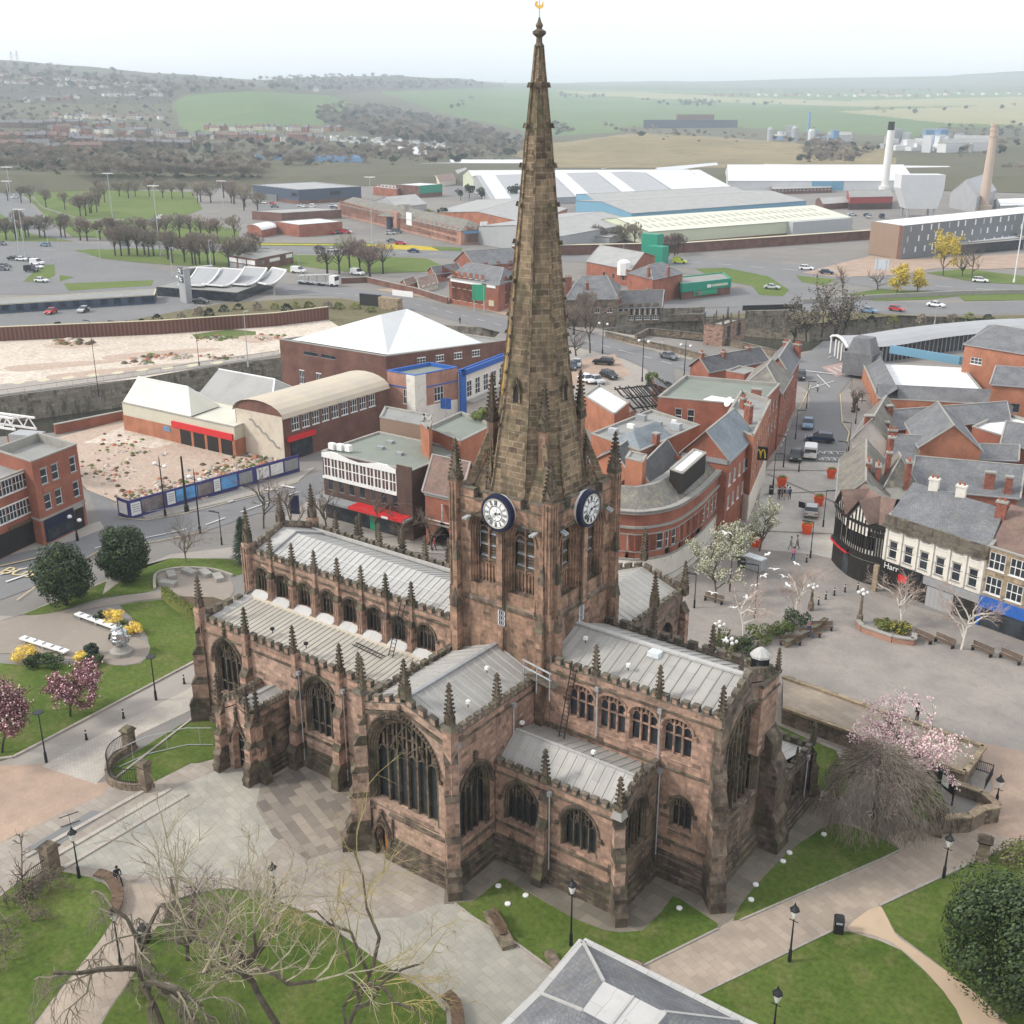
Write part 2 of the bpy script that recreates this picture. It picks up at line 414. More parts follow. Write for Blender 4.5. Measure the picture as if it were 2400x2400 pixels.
def paving(name,c1,c2,mo,bw,bh,rot=0.0,dirt=0.4,dcol=(0.14,0.13,0.11),sc=0.25):
 m=Mat(name,0.85,0.25)
 br=m.brick(c1,c2,mo,bw,bh,0.012,vec=m.mapped(m.pos(),(1,1,1),rot))
 c=m.mix(1.0,br.outputs[0],m.ramp(m.noise(sc,5),0.3,0.7,(0.82,0.82,0.84),(1.12,1.1,1.08)),'MULTIPLY')
 c=m.mix(m.math('MULTIPLY',m.ramp(m.noise(0.55,7,None,0.65),0.5,0.75),dirt),c,dcol)
 c=m.mix(m.math('MULTIPLY',m.ramp(m.noise(9.0,3),0.6,0.8),0.15),c,(0.5,0.48,0.44))
 return m.out(c)
paving('flagstones',(0.37,0.33,0.285),(0.30,0.265,0.225),(0.22,0.195,0.165),0.95,0.6,R(0),0.35)
paving('green_flagstones',(0.40,0.385,0.33),(0.335,0.325,0.28),(0.27,0.26,0.225),0.9,0.6,R(14),0.25)
paving('old_flagstones',(0.33,0.29,0.24),(0.17,0.15,0.13),(0.15,0.135,0.115),1.5,0.75,R(20),0.5)
paving('mossy_flagstones',(0.235,0.205,0.165),(0.165,0.15,0.12),(0.11,0.11,0.08),1.4,0.9,R(5),0.6,(0.09,0.09,0.06))
paving('path_flagstones',(0.40,0.335,0.27),(0.335,0.28,0.225),(0.27,0.225,0.18),0.9,0.6,R(22),0.2)
paving('wall_flags',(0.36,0.30,0.235),(0.30,0.25,0.195),(0.2,0.17,0.13),1.2,.7,R(20),.3)
paving('square_paving',(0.325,0.295,0.265),(0.29,0.265,0.24),(0.25,0.23,0.21),0.4,0.2,R(35),0.3)
paving('grey_paving',(0.30,0.275,0.25),(0.27,0.25,0.23),(0.24,0.22,0.20),0.4,0.2,R(35),0.35)
paving('white_paving',(0.50,0.49,0.45),(0.44,0.43,0.40),(0.37,0.36,0.34),0.5,0.3,R(25),0.35,(0.30,0.28,0.25))
paving('brick_paving',(0.43,0.315,0.24),(0.38,0.285,0.22),(0.34,0.26,0.20),0.3,0.15,R(60),0.3)
paving('sett_paving',(0.47,0.435,0.385),(0.41,0.38,0.33),(0.36,0.33,0.29),0.25,0.25,R(30),0.25)
paving('kerb',(0.40,0.37,0.33),(0.34,0.31,0.275),(0.2,0.18,0.16),0.9,0.9,0,0.3)
def ground(name,a,b,c,s1=0.05,s2=0.6,rough=0.95,fine=0.0):
 m=Mat(name,rough,0.1)
 k=m.ramp(m.noise(s1,6,None,0.6),0.35,0.65,a,b)
 k=m.mix(m.math('MULTIPLY',m.ramp(m.noise(s2,7,None,0.65),0.5,0.72),0.75),k,c)
 if fine:k=m.mix(1.0,k,m.ramp(m.noise(fine,5,None,0.7),0.3,0.7,(0.7,0.7,0.7),(1.3,1.3,1.3)),'MULTIPLY')
 return m.out(k)
ground('lawn',(0.060,0.100,0.018),(0.105,0.145,0.034),(0.165,0.155,0.065),0.14,0.45,fine=2.6)
ground('rough_grass',(0.11,0.15,0.045),(0.14,0.165,0.06),(0.19,0.17,0.09),0.06,0.35,fine=3.0)
ground('verge',(0.10,0.15,0.035),(0.13,0.175,0.045),(0.165,0.17,0.07),0.03,0.2,fine=1.5)
ground('asphalt',(0.185,0.185,0.188),(0.21,0.21,0.212),(0.235,0.23,0.225),0.06,0.5)
ground('pavement',(0.36,0.33,0.295),(0.33,0.305,0.275),(0.28,0.26,0.23),0.08,0.5)
ground('town_ground',(0.25,0.235,0.215),(0.20,0.19,0.18),(0.28,0.26,0.23),0.02,0.15)
ground('rubble_pale',(0.62,0.55,0.47),(0.53,0.46,0.385),(0.42,0.35,0.28),0.03,0.25,fine=1.2)
ground('rubble_red',(0.46,0.36,0.29),(0.42,0.32,0.255),(0.52,0.46,0.38),0.07,0.9,fine=4.0)
ground('scrub',(0.14,0.125,0.07),(0.17,0.15,0.085),(0.09,0.085,0.045),0.05,0.4,fine=1.5)
ground('gravel_path',(0.30,0.26,0.22),(0.27,0.235,0.20),(0.34,0.30,0.26),0.1,0.8)
ground('tan_path',(0.52,0.40,0.285),(0.48,0.365,0.26),(0.44,0.34,0.24),0.1,0.6)
ground('soil',(0.11,0.085,0.06),(0.14,0.105,0.075),(0.07,0.055,0.04),0.3,2.0)
ground('daffodil_bed',(0.55,0.40,0.03),(0.42,0.34,0.05),(0.20,0.24,0.05),0.2,0.8)
ground('field_green',(0.10,0.16,0.06),(0.125,0.18,0.07),(0.16,0.20,0.085),0.002,0.02)
ground('field_pale',(0.33,0.30,0.17),(0.28,0.27,0.14),(0.22,0.23,0.11),0.003,0.02)
ground('hill_scrub',(0.105,0.105,0.07),(0.135,0.125,0.08),(0.08,0.085,0.055),0.004,0.03)
ground('mound_scrub',(0.28,0.225,0.125),(0.21,0.175,0.10),(0.13,0.12,0.07),0.01,0.05)
ground('woodland_floor',(0.075,0.07,0.052),(0.10,0.09,0.065),(0.055,0.055,0.042),0.006,0.04)
ground('flat_roof_green',(0.20,0.225,0.195),(0.235,0.26,0.225),(0.27,0.275,0.24),0.15,0.7,0.8)
ground('flat_roof_grey',(0.27,0.275,0.265),(0.31,0.31,0.295),(0.22,0.215,0.20),0.15,0.8,0.8)
ground('flat_roof_white',(0.80,0.81,0.82),(0.74,0.75,0.75),(0.60,0.60,0.58),0.1,0.5,0.6)
ground('render_cream',(0.66,0.60,0.49),(0.60,0.54,0.44),(0.46,0.38,0.30),0.3,0.8,0.9)
ground('white_render',(0.76,0.73,0.66),(0.70,0.67,0.60),(0.54,0.50,0.43),0.3,1.2,0.9)
ground('concrete',(0.36,0.345,0.315),(0.31,0.30,0.275),(0.24,0.225,0.20),0.2,0.9,0.9)
ground('pebbledash',(0.36,0.33,0.28),(0.42,0.385,0.33),(0.25,0.22,0.19),0.3,3.0,0.95)
ground('pyramid_roof',(0.72,0.74,0.74),(0.66,0.67,0.66),(0.66,0.65,0.60),0.05,0.3,0.5)
for nm,c,r,v in(('black_paint',(0.02,0.021,0.024),0.4,.1),('navy_paint',(0.013,0.018,0.05),0.45,.1),('white_paint',(0.80,0.80,0.78),0.5,.06),('blue_paint',(0.03,0.12,0.42),0.5,.12),('red_paint',(0.60,0.03,0.035),0.5,.08),('grey_paint',(0.30,0.31,0.32),0.5,.12),('orange_plastic',(0.75,0.10,0.03),0.45,.08),('gold',(0.85,0.52,0.12),0.3,.1),('yellow_paint',(0.75,0.55,0.04),0.5,.1),('green_paint',(0.03,0.30,0.16),0.5,.1),('galv',(0.42,0.44,0.45),0.45,.12),('bench_wood',(0.13,0.085,0.055),0.8,.3),('bark',(0.10,0.085,0.062),0.95,.35),('pale_bark',(0.34,0.30,0.21),0.95,.3),('yellow_bark',(0.33,0.27,0.115),0.95,.3),('birch_bark',(0.66,0.62,0.56),0.85,.18),('birch_twig',(0.42,0.33,0.28),0.95,.2),('twig_brown',(0.185,0.145,0.115),0.95,.25),('twig_purple',(0.17,0.13,0.12),0.95,.25),('dark_trunk',(0.05,0.042,0.034),0.95,.3),('leaf_dark',(0.030,0.045,0.022),0.6,.5),('leaf_green',(0.055,0.095,0.025),0.6,.5),('leaf_holly',(0.045,0.075,0.025),0.45,.5),('conifer',(0.035,0.055,0.035),0.8,.4),('blossom_pink',(0.80,0.55,0.58),0.8,.15),('blossom_white',(0.60,0.60,0.48),0.8,.15),('leaf_purple',(0.20,0.085,0.09),0.8,.35),('leaf_yellow',(0.55,0.42,0.06),0.8,.3),('forsythia',(0.85,0.62,0.12),0.8,.2),('hedge_leaf',(0.17,0.19,0.05),0.8,.3),('twig_grey',(0.235,0.205,0.155),0.95,.25),('winter_crown',(0.235,0.195,0.155),0.95,.3),('winter_crown_red',(0.23,0.175,0.145),0.95,.3),('skin',(0.55,0.33,0.24),0.6,.05),('cloth_dark',(0.02,0.024,0.04),0.9,.2),('cloth_grey',(0.30,0.31,0.32),0.9,.15),('cloth_pink',(0.75,0.25,0.38),0.9,.1),('cloth_white',(0.7,0.7,0.7),0.9,.1),('cloth_red',(0.5,0.03,0.03),0.9,.1),('cloth_blue',(0.05,0.09,0.2),0.9,.1),('hair',(0.03,0.02,0.015),0.7,.2),('rubber',(0.015,0.015,0.016),0.8,.1),('car_black',(0.015,0.016,0.02),0.25,.05),('car_navy',(0.02,0.035,0.085),0.25,.05),('car_white',(0.78,0.79,0.80),0.3,.03),('car_silver',(0.45,0.47,0.49),0.3,.05),('car_red',(0.45,0.025,0.03),0.28,.05),('car_blue',(0.14,0.24,0.36),0.28,.05),('car_yellow',(0.55,0.62,0.05),0.35,.05),('car_grey',(0.12,0.13,0.14),0.28,.05),('steel_mirror',(0.62,0.63,0.64),0.22,.15),('pot',(0.35,0.12,0.07),0.9,.2),('chimney_brick',(0.26,0.10,0.07),0.9,.35),('timber_black',(0.022,0.02,0.018),0.7,.2),('sign_cream',(0.55,0.50,0.35),0.6,.1),('chimney_tan',(0.50,0.40,0.32),0.85,.15),('chimney_white',(0.70,0.69,0.66),0.7,.08),('water',(0.045,0.045,0.035),0.15,.2),('hoarding_blue',(0.06,0.055,0.19),0.5,.1),('picture_blue',(0.12,0.33,0.62),0.5,.5),('picture_town',(0.20,0.17,0.17),0.5,.8),('purple_paint',(0.30,0.14,0.45),0.6,.1),('skylight',(0.62,0.66,0.68),0.3,.1),('lamp_glass',(0.80,0.80,0.78),0.3,.05),('road_white',(0.62,0.62,0.60),0.8,.15),('road_yellow',(0.62,0.50,0.28),0.8,.15),('red_tarmac',(0.38,0.26,0.235),0.9,.1),('number_plate',(0.7,0.65,0.3),0.5,.02),('tail_light',(0.5,0.02,0.02),0.4,.05),('far_blue',(0.15,0.28,0.45),0.6,.3)):
 plain(nm,c,r,v,0.9 if 'crown' in nm else.45 if 'picture' in nm else 2.5)
for nm in('gold','steel_mirror'):M[nm].node_tree.nodes['Principled BSDF'].inputs['Metallic'].default_value=0.85
m=Mat('glass',0.12,0.5);m.out(m.ramp(m.noise(0.9,3),0.35,0.65,(0.018,0.022,0.028),(0.045,0.055,0.065)))
m=Mat('leaded_glass',0.35,0.5)
lv=m.brick((0.020,0.024,0.030),(0.035,0.040,0.047),(0.012,0.012,0.012),0.22,0.26,0.018);m.out(m.mix(m.math('MULTIPLY',m.ramp(m.noise(1.5,4),0.45,0.7),0.5),lv.outputs[0],(0.06,0.065,0.065)))
m=Mat('blind',0.7,0.2);m.out((0.62,0.61,0.57))
# ------------------------------------------------------------------ ground, roads, paving
def gp(pts,z=0.0):return[(G(x,y,z).x,G(x,y,z).y)for x,y in pts]
def clampG(x,y):
 p=G(x,y,0.0);return(p.x,p.y)
_zl=[0.0]
def sheet_poly(name,pts,mat,z,world=False,kind='structure'):
 poly=pts if world else gp(pts)
 if z>0:_zl[0]+=.0012;z=.01+_zl[0]
 n=len(poly)
 tr=tessellate_polygon([[Vector((p[0],p[1],0))for p in poly]])
 mb=MB();mb.add([(p[0],p[1],z)for p in poly],[fixt(f,poly)for f in tr],mat)
 o=mb.build(name);tag(o,kind=kind);return o
def smooth(pts,n=4):
 out=[];m=len(pts)
 for i in range(m):
  p0,p1,p2,p3=[pts[(i+k-1)%m]for k in range(4)]
  for j in range(n):
   t=j/n
   out.append(tuple(0.5*((2*p1[a])+(-p0[a]+p2[a])*t+(2*p0[a]-5*p1[a]+4*p2[a]-p3[a])*t*t+(-p0[a]+3*p1[a]-3*p2[a]+p3[a])*t**3)for a in(0,1)))
 return out
def smooth_open(pts,n=4):
 p=[pts[0]]+list(pts)+[pts[-1]];out=[]
 for i in range(1,len(p)-2):
  for j in range(n):
   t=j/n;out.append(tuple(0.5*((2*p[i][a])+(-p[i-1][a]+p[i+1][a])*t+(2*p[i-1][a]-5*p[i][a]+4*p[i+1][a]-p[i+2][a])*t*t+(-p[i-1][a]+3*p[i][a]-3*p[i+1][a]+p[i+2][a])*t**3)for a in(0,1)))
 return out+[pts[-1]]
riv1=[(-160,942),(0,930),(290,893),(560,850),(655,838),(800,800),(1000,760),(1180,770),(1150,800),(1000,830),(800,870),(655,905),(560,930),(290,1000),(100,1016),(-160,1035)]
riv2=[(1330,762),(1412,772),(1560,752),(1650,748),(1745,745),(1900,757),(2100,738),(2450,750),(2900,760),(2900,800),(2450,778),(2130,784),(1990,806),(1872,826),(1760,812),(1640,800),(1500,785),(1400,782),(1330,778)]
r1,r2=gp(riv1),gp(riv2)
big=[(900,-150),(900,900),(300,1500),(-1500,1500),(-1500,200),(-700,-150)]
loops=[big,r1,r2];flat=[p for l in loops for p in l]
tr=tessellate_polygon([[Vector((p[0],p[1],0))for p in l]for l in loops])
mb=MB();mb.add([(p[0],p[1],0)for p in flat],[fixt(f,flat)for f in tr],'town_ground')
tag(mb.build('ground'),kind='structure')
for nm,rr,dep in(('river',r1,-5.0),('river',r2,-4.5)):
 sheet_poly(nm,rr,'water',dep,True)
 mb=MB();n=len(rr)
 for i in range(n):
  a,b=rr[i],rr[(i+1)%n];mb.quad((a[0],a[1],dep-.2),(b[0],b[1],dep-.2),(b[0],b[1],0),(a[0],a[1],0),'embankment_stone')
 w_=mb.build('river_wall');tag(w_,'stone embankment wall lining the '+('left stretch of river beside the pale demolition site' if dep<-4.8 else 'right stretch of river past the bridge chapel'),'river wall')
S=sheet_poly
S('pavement',[(-400,2700),(-400,1860),(240,1835),(500,1690),(480,1500),(1200,1260),(1500,1200),(1900,1560),(2200,1900),(2700,2000),(2700,2700)],'flagstones',.012)
S('pavement',[(1340,1480),(1540,1400),(1600,1352),(1720,1240),(1795,1100),(1850,950),(1975,940),(1975,1110),(1950,1310),(2050,1390),(2300,1470),(2600,1560),(2700,2000),(2300,1900),(2250,1760),(1830,1580),(1500,1480)],'square_paving',.018)
S('pavement',[(1782,1288),(1775,1200),(1790,1105),(1812,1080),(1971,1085),(1965,1180),(1957,1310)],'white_paving',.024)
S('pavement',smooth([(1650,1400),(1720,1300),(1782,1289),(1957,1311),(2000,1380),(2130,1440),(2300,1490),(2450,1530),(2450,1545),(2200,1500),(2050,1440),(1960,1400),(1900,1440),(1760,1425)],3),'grey_paving',.024)
for a,b in(((1795,1102),(1968,1104)),((1790,1160),(1965,1150)),((1783,1245),(1960,1252)),((1800,1112),(1962,1180))):
 p,q=G(*a),G(*b);mb=MB();mb.bar((p.x,p.y,.1),(q.x,q.y,.1),.22,'concrete',h=.01);tag(mb.build('drain_channel'),kind='structure')
S('pavement',[(-300,1960),(-300,1800),(0,1785),(105,1785),(222,1836),(262,1832),(240,1862),(0,1975),(-300,2110)],'brick_paving',.018)
S('pavement',[(98,1797),(225,1838),(262,1800),(262,1765),(330,1720),(500,1640),(500,1560),(455,1555),(300,1650)],'sett_paving',.024)
S('pavement',[(-300,1790),(31,1776),(78,1752),(460,1550),(520,1560),(470,1600),(330,1672),(105,1792),(-300,1800)],'pavement',.03)
S('pavement',[(150,2000),(330,1880),(560,1785),(640,1830),(720,1900),(560,2060),(330,2055),(180,2030)],'green_flagstones',.018)
S('pavement',[(600,1890),(610,1840),(700,1790),(820,1830),(840,1900),(820,1985),(720,2015),(640,1960)],'old_flagstones',.024)
S('pavement',[(950,2150),(1050,2110),(1300,2290),(1240,2420),(1150,2480),(1000,2480),(900,2330),(760,2160)],'green_flagstones',.018)
S('pavement',[(1040,2120),(1050,2000),(1180,1950),(1300,2000),(1540,1990),(1700,1990),(1800,1900),(1960,1880),(2000,1900),(1960,1930),(1845,2000),(1760,2090),(1722,2150),(1680,2178),(1592,2106),(1576,2101),(1551,2137),(1505,2182),(1451,2186),(1414,2180),(1344,2153),(1232,2089),(1178,2058),(1110,2118)],'mossy_flagstones',.03)
S('pavement',[(1950,1780),(2060,1840),(2210,1990),(2120,2000),(2000,1930)],'mossy_flagstones',.03)
S('path',[(1500,2267),(1730,2155),(2110,1990),(2080,1960),(2200,1930),(2420,1960),(2330,1998),(2280,2020),(2062,2122),(1950,2182),(1642,2329),(1560,2500),(1300,2500)],'path_flagstones',.036)
S('path',smooth([(1985,2176),(2062,2124),(2098,2190),(2156,2233),(2290,2332),(2440,2480),(2330,2480),(2255,2400),(2211,2323),(2112,2224),(2045,2192)],3),'tan_path',.044)
S('path',[(262,2060),(470,2100),(400,2116),(385,2155),(352,2192),(315,2280),(232,2400),(180,2480),(40,2480),(130,2330),(250,2180),(285,2140),(275,2110)],'path_flagstones',.03)
S('pavement',[(2290,1740),(2600,1800),(2600,2000),(2400,1975),(2240,1930),(2330,1850)],'brick_paving',.024)
mb=MB()
ln=[((520,1700),(0,2000)),((548,1712),(0,2030)),((575,1725),(0,2062))]
for i,(a,b)in enumerate((((360,1842),(60,2010)),((400,1850),(100,2025)),((440,1862),(150,2035)))):
 p,q=G(*a),G(*b);mb.bar((p.x,p.y,.05),(q.x,q.y,.07),.35,'sett_paving',h=.1)
tag(mb.build('steps'),kind='structure')
S('path',[(215,1900),(252,1905),(110,2000),(60,1990)],'asphalt',.03)
L_=[('lawn',smooth([(-300,2250),(-60,2140),(60,2060),(135,2045),(180,2050),(235,2066),(262,2095),(274,2130),(262,2160),(230,2210),(150,2310),(80,2400),(0,2520),(-300,2700)],3)),('lawn',smooth([(400,2116),(450,2098),(518,2085),(600,2090),(710,2137),(800,2190),(878,2246),(960,2300),(1012,2335),(1045,2370),(1040,2460),(1000,2600),(150,2600),(232,2410),(315,2282),(352,2194),(385,2157)],3)),('lawn',[(1066,2118),(1110,2113),(1178,2058),(1232,2089),(1344,2153),(1414,2180),(1451,2186),(1505,2182),(1551,2137),(1576,2101),(1592,2106),(1683,2166),(1679,2180),(1501,2268),(1450,2300),(1319,2300),(1290,2268),(1211,2211),(1112,2153)]),('lawn',smooth([(1722,2146),(1760,2090),(1845,2000),(1900,1960),(1954,1930),(2030,1950),(2109,1992),(2070,2012),(1900,2086),(1740,2156)],2)),('lawn',[(1642,2331),(1800,2256),(1950,2184),(1990,2184),(2060,2205),(2112,2228),(2165,2275),(2211,2325),(2240,2365),(2265,2420),(2280,2560),(1600,2560),(1560,2400)]),('lawn',[(2066,2126),(2280,2024),(2420,1964),(2600,2000),(2600,2700),(2500,2540),(2290,2330),(2156,2229),(2098,2186)]),('lawn',[(-300,1790),(0,1785),(31,1776),(78,1752),(460,1550),(500,1440),(462,1410),(391,1405),(330,1410),(280,1419),(310,1450),(345,1490),(350,1515),(345,1540),(330,1556),(290,1562),(255,1558),(240,1550),(180,1556),(60,1560),(-300,1530)]),('lawn',smooth([(56,1440),(130,1435),(240,1402),(366,1383),(364,1345),(390,1338),(450,1333),(545,1350),(575,1335),(560,1315),(500,1310),(400,1309),(340,1325),(230,1370),(120,1410)],3)),('lawn',[(258,1798),(317,1764),(466,1674),(520,1674),(520,1775),(463,1789),(447,1789),(357,1835),(323,1842),(273,1826)]),('lawn',[(1823,1700),(1870,1722),(1960,1760),(1990,1850),(1960,1870),(1905,1840),(1850,1790)]),('lawn',[(2140,1850),(2200,1850),(2225,1905),(2180,1930),(2130,1900)]),('lawn',[(-50,1960+140),(0,2080),(60,2060),(0,2120)]),]
for i,(n_,p_)in enumerate(L_):
 if i==11:continue
 S(n_,p_,'lawn',.05)
S('path',smooth([(-300,1440),(40,1445),(180,1425),(290,1396),(380,1385),(370,1350),(400,1340),(470,1340),(540,1360),(540,1400),(470,1415),(391,1404),(330,1408),(275,1417),(200,1430),(172,1447),(230,1470),(330,1500),(352,1520),(330,1553),(270,1560),(235,1548),(150,1545),(60,1530),(-300,1540)],3),'gravel_path',.06)
S('soil',[(382,1405),(410,1398),(500,1400),(560,1420),(560,1450),(440,1440)],'soil',.065)
S('path',[(-300,1440),(0,1455),(55,1440),(233,1370),(400,1300),(620,1275),(640,1310),(540,1310),(400,1309),(340,1325),(120,1410),(40,1445)],'pavement',.03)
S('path',[(240,1395),(260,1330),(300,1310),(340,1320)],'pavement',.034)
def kerb(pts,w=.18,h=.10,mat='kerb',z=0.0):
 mb=MB();q=[G(x,y)for x,y in pts]
 for a,b in zip(q,q[1:]):mb.bar((a.x,a.y,z+h/2),(b.x,b.y,z+h/2),w,mat,h=h)
 tag(mb.build('kerb'),kind='structure')
kerb([(-100,1792),(31,1776),(78,1752),(460,1550)],.25,.16);kerb([(1501,2268),(1683,2178)],.14,.1);kerb([(1735,2158),(2070,2013),(2109,1994)],.14,.1)
kerb([(1066,2119),(1112,2154),(1211,2213),(1330,2300)],.14,.1);kerb([(1642,2331),(1950,2183)],.14,.1);kerb([(2062,2124),(2280,2022),(2400,1968)],.16,.12,'lamp_glass' if False else 'kerb')
kerb([(270,1826),(466,1674),(500,1660)],.2,.12);kerb(smooth_open([(363,1382),(365,1350),(395,1338),(440,1334),(500,1338),(545,1352)],4),.3,.3)
kerb([(400,2114),(450,2096),(518,2083),(600,2088),(710,2135),(800,2188),(878,2244),(960,2298),(1012,2333),(1045,2370)],.16,.12)
RD=[[(-300,1440),(-300,1350),(0,1307),(177,1267),(233,1245),(232,1215),(205,1140),(240,1150),(280,1212),(342,1218),(435,1200),(600,1160),(700,1128),(737,1110),(790,1100),(1000,1150),(1000,1200),(755,1150),(700,1190),(600,1205),(484,1245),(382,1267),(233,1292),(84,1376),(0,1407)],[(1812,1080),(1862,978),(1896,955),(1899,910),(1871,870),(1871,845),(1930,800),(1990,795),(2100,790),(2020,830),(2010,870),(1965,925),(1972,990),(1988,1015),(1971,1085)],[(1200,752),(1330,770),(1412,789),(1474,811),(1620,848),(1870,838),(1871,870),(1620,872),(1579,862),(1582,893),(1560,930),(1520,930),(1532,888),(1517,863),(1461,839),(1362,814),(1194,785)],[(380,680),(640,662),(799,674),(874,683),(989,705),(1200,752),(1194,785),(1011,738),(917,714),(780,694),(640,690),(380,700)],[(-300,560),(0,562),(250,573),(560,577),(800,579),(1082,590),(1300,588),(1610,602),(1900,622),(2100,650),(2450,672),(2900,690),(2900,715),(2450,700),(2100,682),(1900,652),(1610,628),(1300,612),(1082,606),(800,596),(560,592),(250,598),(0,612),(-300,620)],[(-300,600),(110,592),(330,618),(430,650),(430,672),(300,690),(100,690),(-300,690)],[(1590,640),(1700,640),(1800,632),(1900,655),(1930,690),(1900,712),(1800,718),(1640,722),(1500,738),(1460,730),(1560,700),(1720,680),(1780,670),(1700,655)],[(1900,712),(2000,702),(2200,712),(2450,705),(2900,720),(2900,752),(2450,735),(2200,738),(2000,730),(1800,728),(1600,745),(1600,728),(1800,716)],[(-300,400),(20,425),(60,470),(130,540),(170,565),(60,565),(-20,500),(-300,470)],[(-300,700),(0,712),(340,708),(440,690),(520,690),(430,728),(300,752),(0,766),(-300,782)],[(1040,430),(1100,415),(1150,450),(1120,470),(1060,460)],]
for p_ in RD:S('road',p_,'asphalt',.03)
S('car_park',[(1300,800),(1362,818),(1461,842),(1517,868),(1525,900),(1500,925),(1380,935),(1250,900)],'pavement',.034)
S('car_park',[(1310,850),(1440,830),(1480,880),(1400,900),(1330,905)],'brick_paving',.04)
S('pavement',smooth([(1860,900),(1895,920),(1893,955),(1862,972),(1812,1078),(1790,1080),(1830,1000),(1862,920)],2),'grey_paving',.04)
S('pavement',[(1968,925),(2000,905),(2040,960),(2060,1040),(1990,1100),(1974,1085),(1990,1015),(1976,990)],'grey_paving',.04)
S('pavement',[(880,680),(1000,698),(1200,742),(1230,730),(1020,690),(940,672)],'brick_paving',.036)
S('pavement',[(1330,768),(1412,787),(1474,808),(1620,845),(1640,830),(1500,790),(1420,775),(1340,758)],'pavement',.036)
S('pavement',[(700,1128),(600,1160),(435,1200),(342,1218),(330,1205),(430,1180),(600,1140),(740,1095)],'pavement',.036)
S('pavement',[(-300,1350),(-300,1320),(0,1295),(205,1232),(235,1222),(245,1240),(177,1267),(0,1307)],'pavement',.04)
S('pavement',[(760,1150),(900,1180),(1000,1240),(1050,1300),(900,1290),(640,1230),(700,1190)],'pavement',.036)
for nm,m_,p_ in(('verge','verge',[(-300,480),(0,500),(60,545),(170,566),(-40,566),(-300,560)]),('verge','verge',[(170,585),(330,583),(480,588),(600,590),(690,597),(700,640),(560,628),(415,622),(330,616),(240,606)]),('verge','verge',[(182,590),(300,582),(555,592),(560,625),(415,618),(330,614)]),('verge','verge',[(690,598),(800,599),(1000,606),(1040,625),(1000,637),(850,642),(690,622)]),('verge','verge',[(430,568),(860,571),(1082,581),(1082,589),(800,578),(560,575)]),('flower_bed','daffodil_bed',[(850,574),(930,572),(1010,579),(1030,588),(900,584)]),('flower_bed','daffodil_bed',[(560,571),(780,573),(790,575),(560,574)]),('verge','verge',[(1630,630),(1700,628),(1800,648),(1850,680),(1835,695),(1780,692),(1762,670),(1680,655)]),('verge','verge',[(2170,640),(2260,630),(2420,650),(2420,668),(2290,662)]),('verge','verge',[(1985,690),(2060,678),(2210,685),(2280,690),(2180,702),(2050,706)]),('verge','verge',[(1865,646),(1960,655),(1930,670),(1880,662)]),('verge','verge',[(2240,690),(2450,684),(2450,703),(2260,706)]),('verge','verge',[(60,440),(120,412),(240,445),(450,450),(475,490),(430,508),(340,512),(200,515),(100,485)]),('verge','verge',[(-300,380),(0,410),(40,440),(120,520),(170,555),(430,568),(560,570),(560,540),(430,510),(340,514),(200,518),(100,488),(50,440),(0,395),(-300,350)]),('verge','verge',[(93,625),(127,620),(130,645),(100,662),(55,660)]),('verge','verge',[(140,645),(175,650),(140,660)]),('verge','verge',[(150,665),(360,657),(355,670),(160,682)]),('scrub','scrub',[(-300,780),(0,765),(300,752),(430,728),(520,712),(700,700),(800,700),(900,718),(1000,742),(980,760),(800,770),(770,750),(646,765),(560,771),(373,784),(0,800),(-300,820)]),('scrub','scrub',[(1640,745),(1800,730),(2000,733),(2200,742),(2450,738),(2900,755),(2450,752),(2100,740),(1900,760),(1745,747)]),('demolition_site','rubble_pale',[(-300,818),(0,800),(373,784),(560,771),(646,765),(770,750),(800,770),(790,795),(655,830),(560,845),(440,868),(330,888),(0,922),(-300,950)]),('path','pavement',[(-300,925),(0,902),(330,866),(655,822),(655,834),(560,849),(290,890),(0,928),(-300,952)]),('demolition_site','rubble_red',[(100,1035),(290,985),(360,1000),(560,1070),(640,1082),(600,1106),(303,1185),(280,1180),(205,1150),(160,1100)]),('demolition_site','rubble_pale',[(195,1040),(290,1000),(410,1040),(360,1052),(270,1040)]),('rough_grass','rough_grass',[(450,785),(540,772),(600,778),(600,788),(560,795),(460,796)]),('lot','brick_paving',[(2040,600),(2111,608),(2300,600),(2500,590),(2500,625),(2300,632),(2200,628),(2110,645),(1960,650),(1880,640)]),('asphalt_lot','asphalt',[(590,470),(720,482),(860,470),(880,470),(800,495),(600,495)])):
 S(nm,p_,m_,.045 if 'flower' in nm or 'path'==nm or 'grass' in nm else.022,kind='stuff' if nm in('scrub','rough_grass')else 'structure')
def line(pts,w=.15,mat='road_white',dash=None,z=.19,name='road_marking'):
 mb=MB();q=[G(x,y)for x,y in pts]
 for a,b in zip(q,q[1:]):
  d=b-a;L=d.length;d.normalize()
  if dash:
   t=0
   while t<L:mb.bar(tuple(a+d*t)[:2]+(z,),tuple(a+d*min(L,t+dash[0]))[:2]+(z,),w,mat,h=.006);t+=dash[0]+dash[1]
  else:mb.bar((a.x,a.y,z),(b.x,b.y,z),w,mat,h=.006)
 tag(mb.build(name),kind='structure')
line([(0,1350),(120,1320),(233,1285),(382,1255),(484,1232),(600,1190),(700,1155)],.2,dash=(3,2.5));line([(0,1330),(130,1300)],.25,'road_yellow');line([(14,1367),(77,1345)],.35)
line([(40,1410),(84,1378),(233,1294),(382,1269),(484,1247)],.12,'road_yellow');line([(280,1216),(342,1222),(435,1205),(600,1164),(700,1131)],.12,'road_yellow')
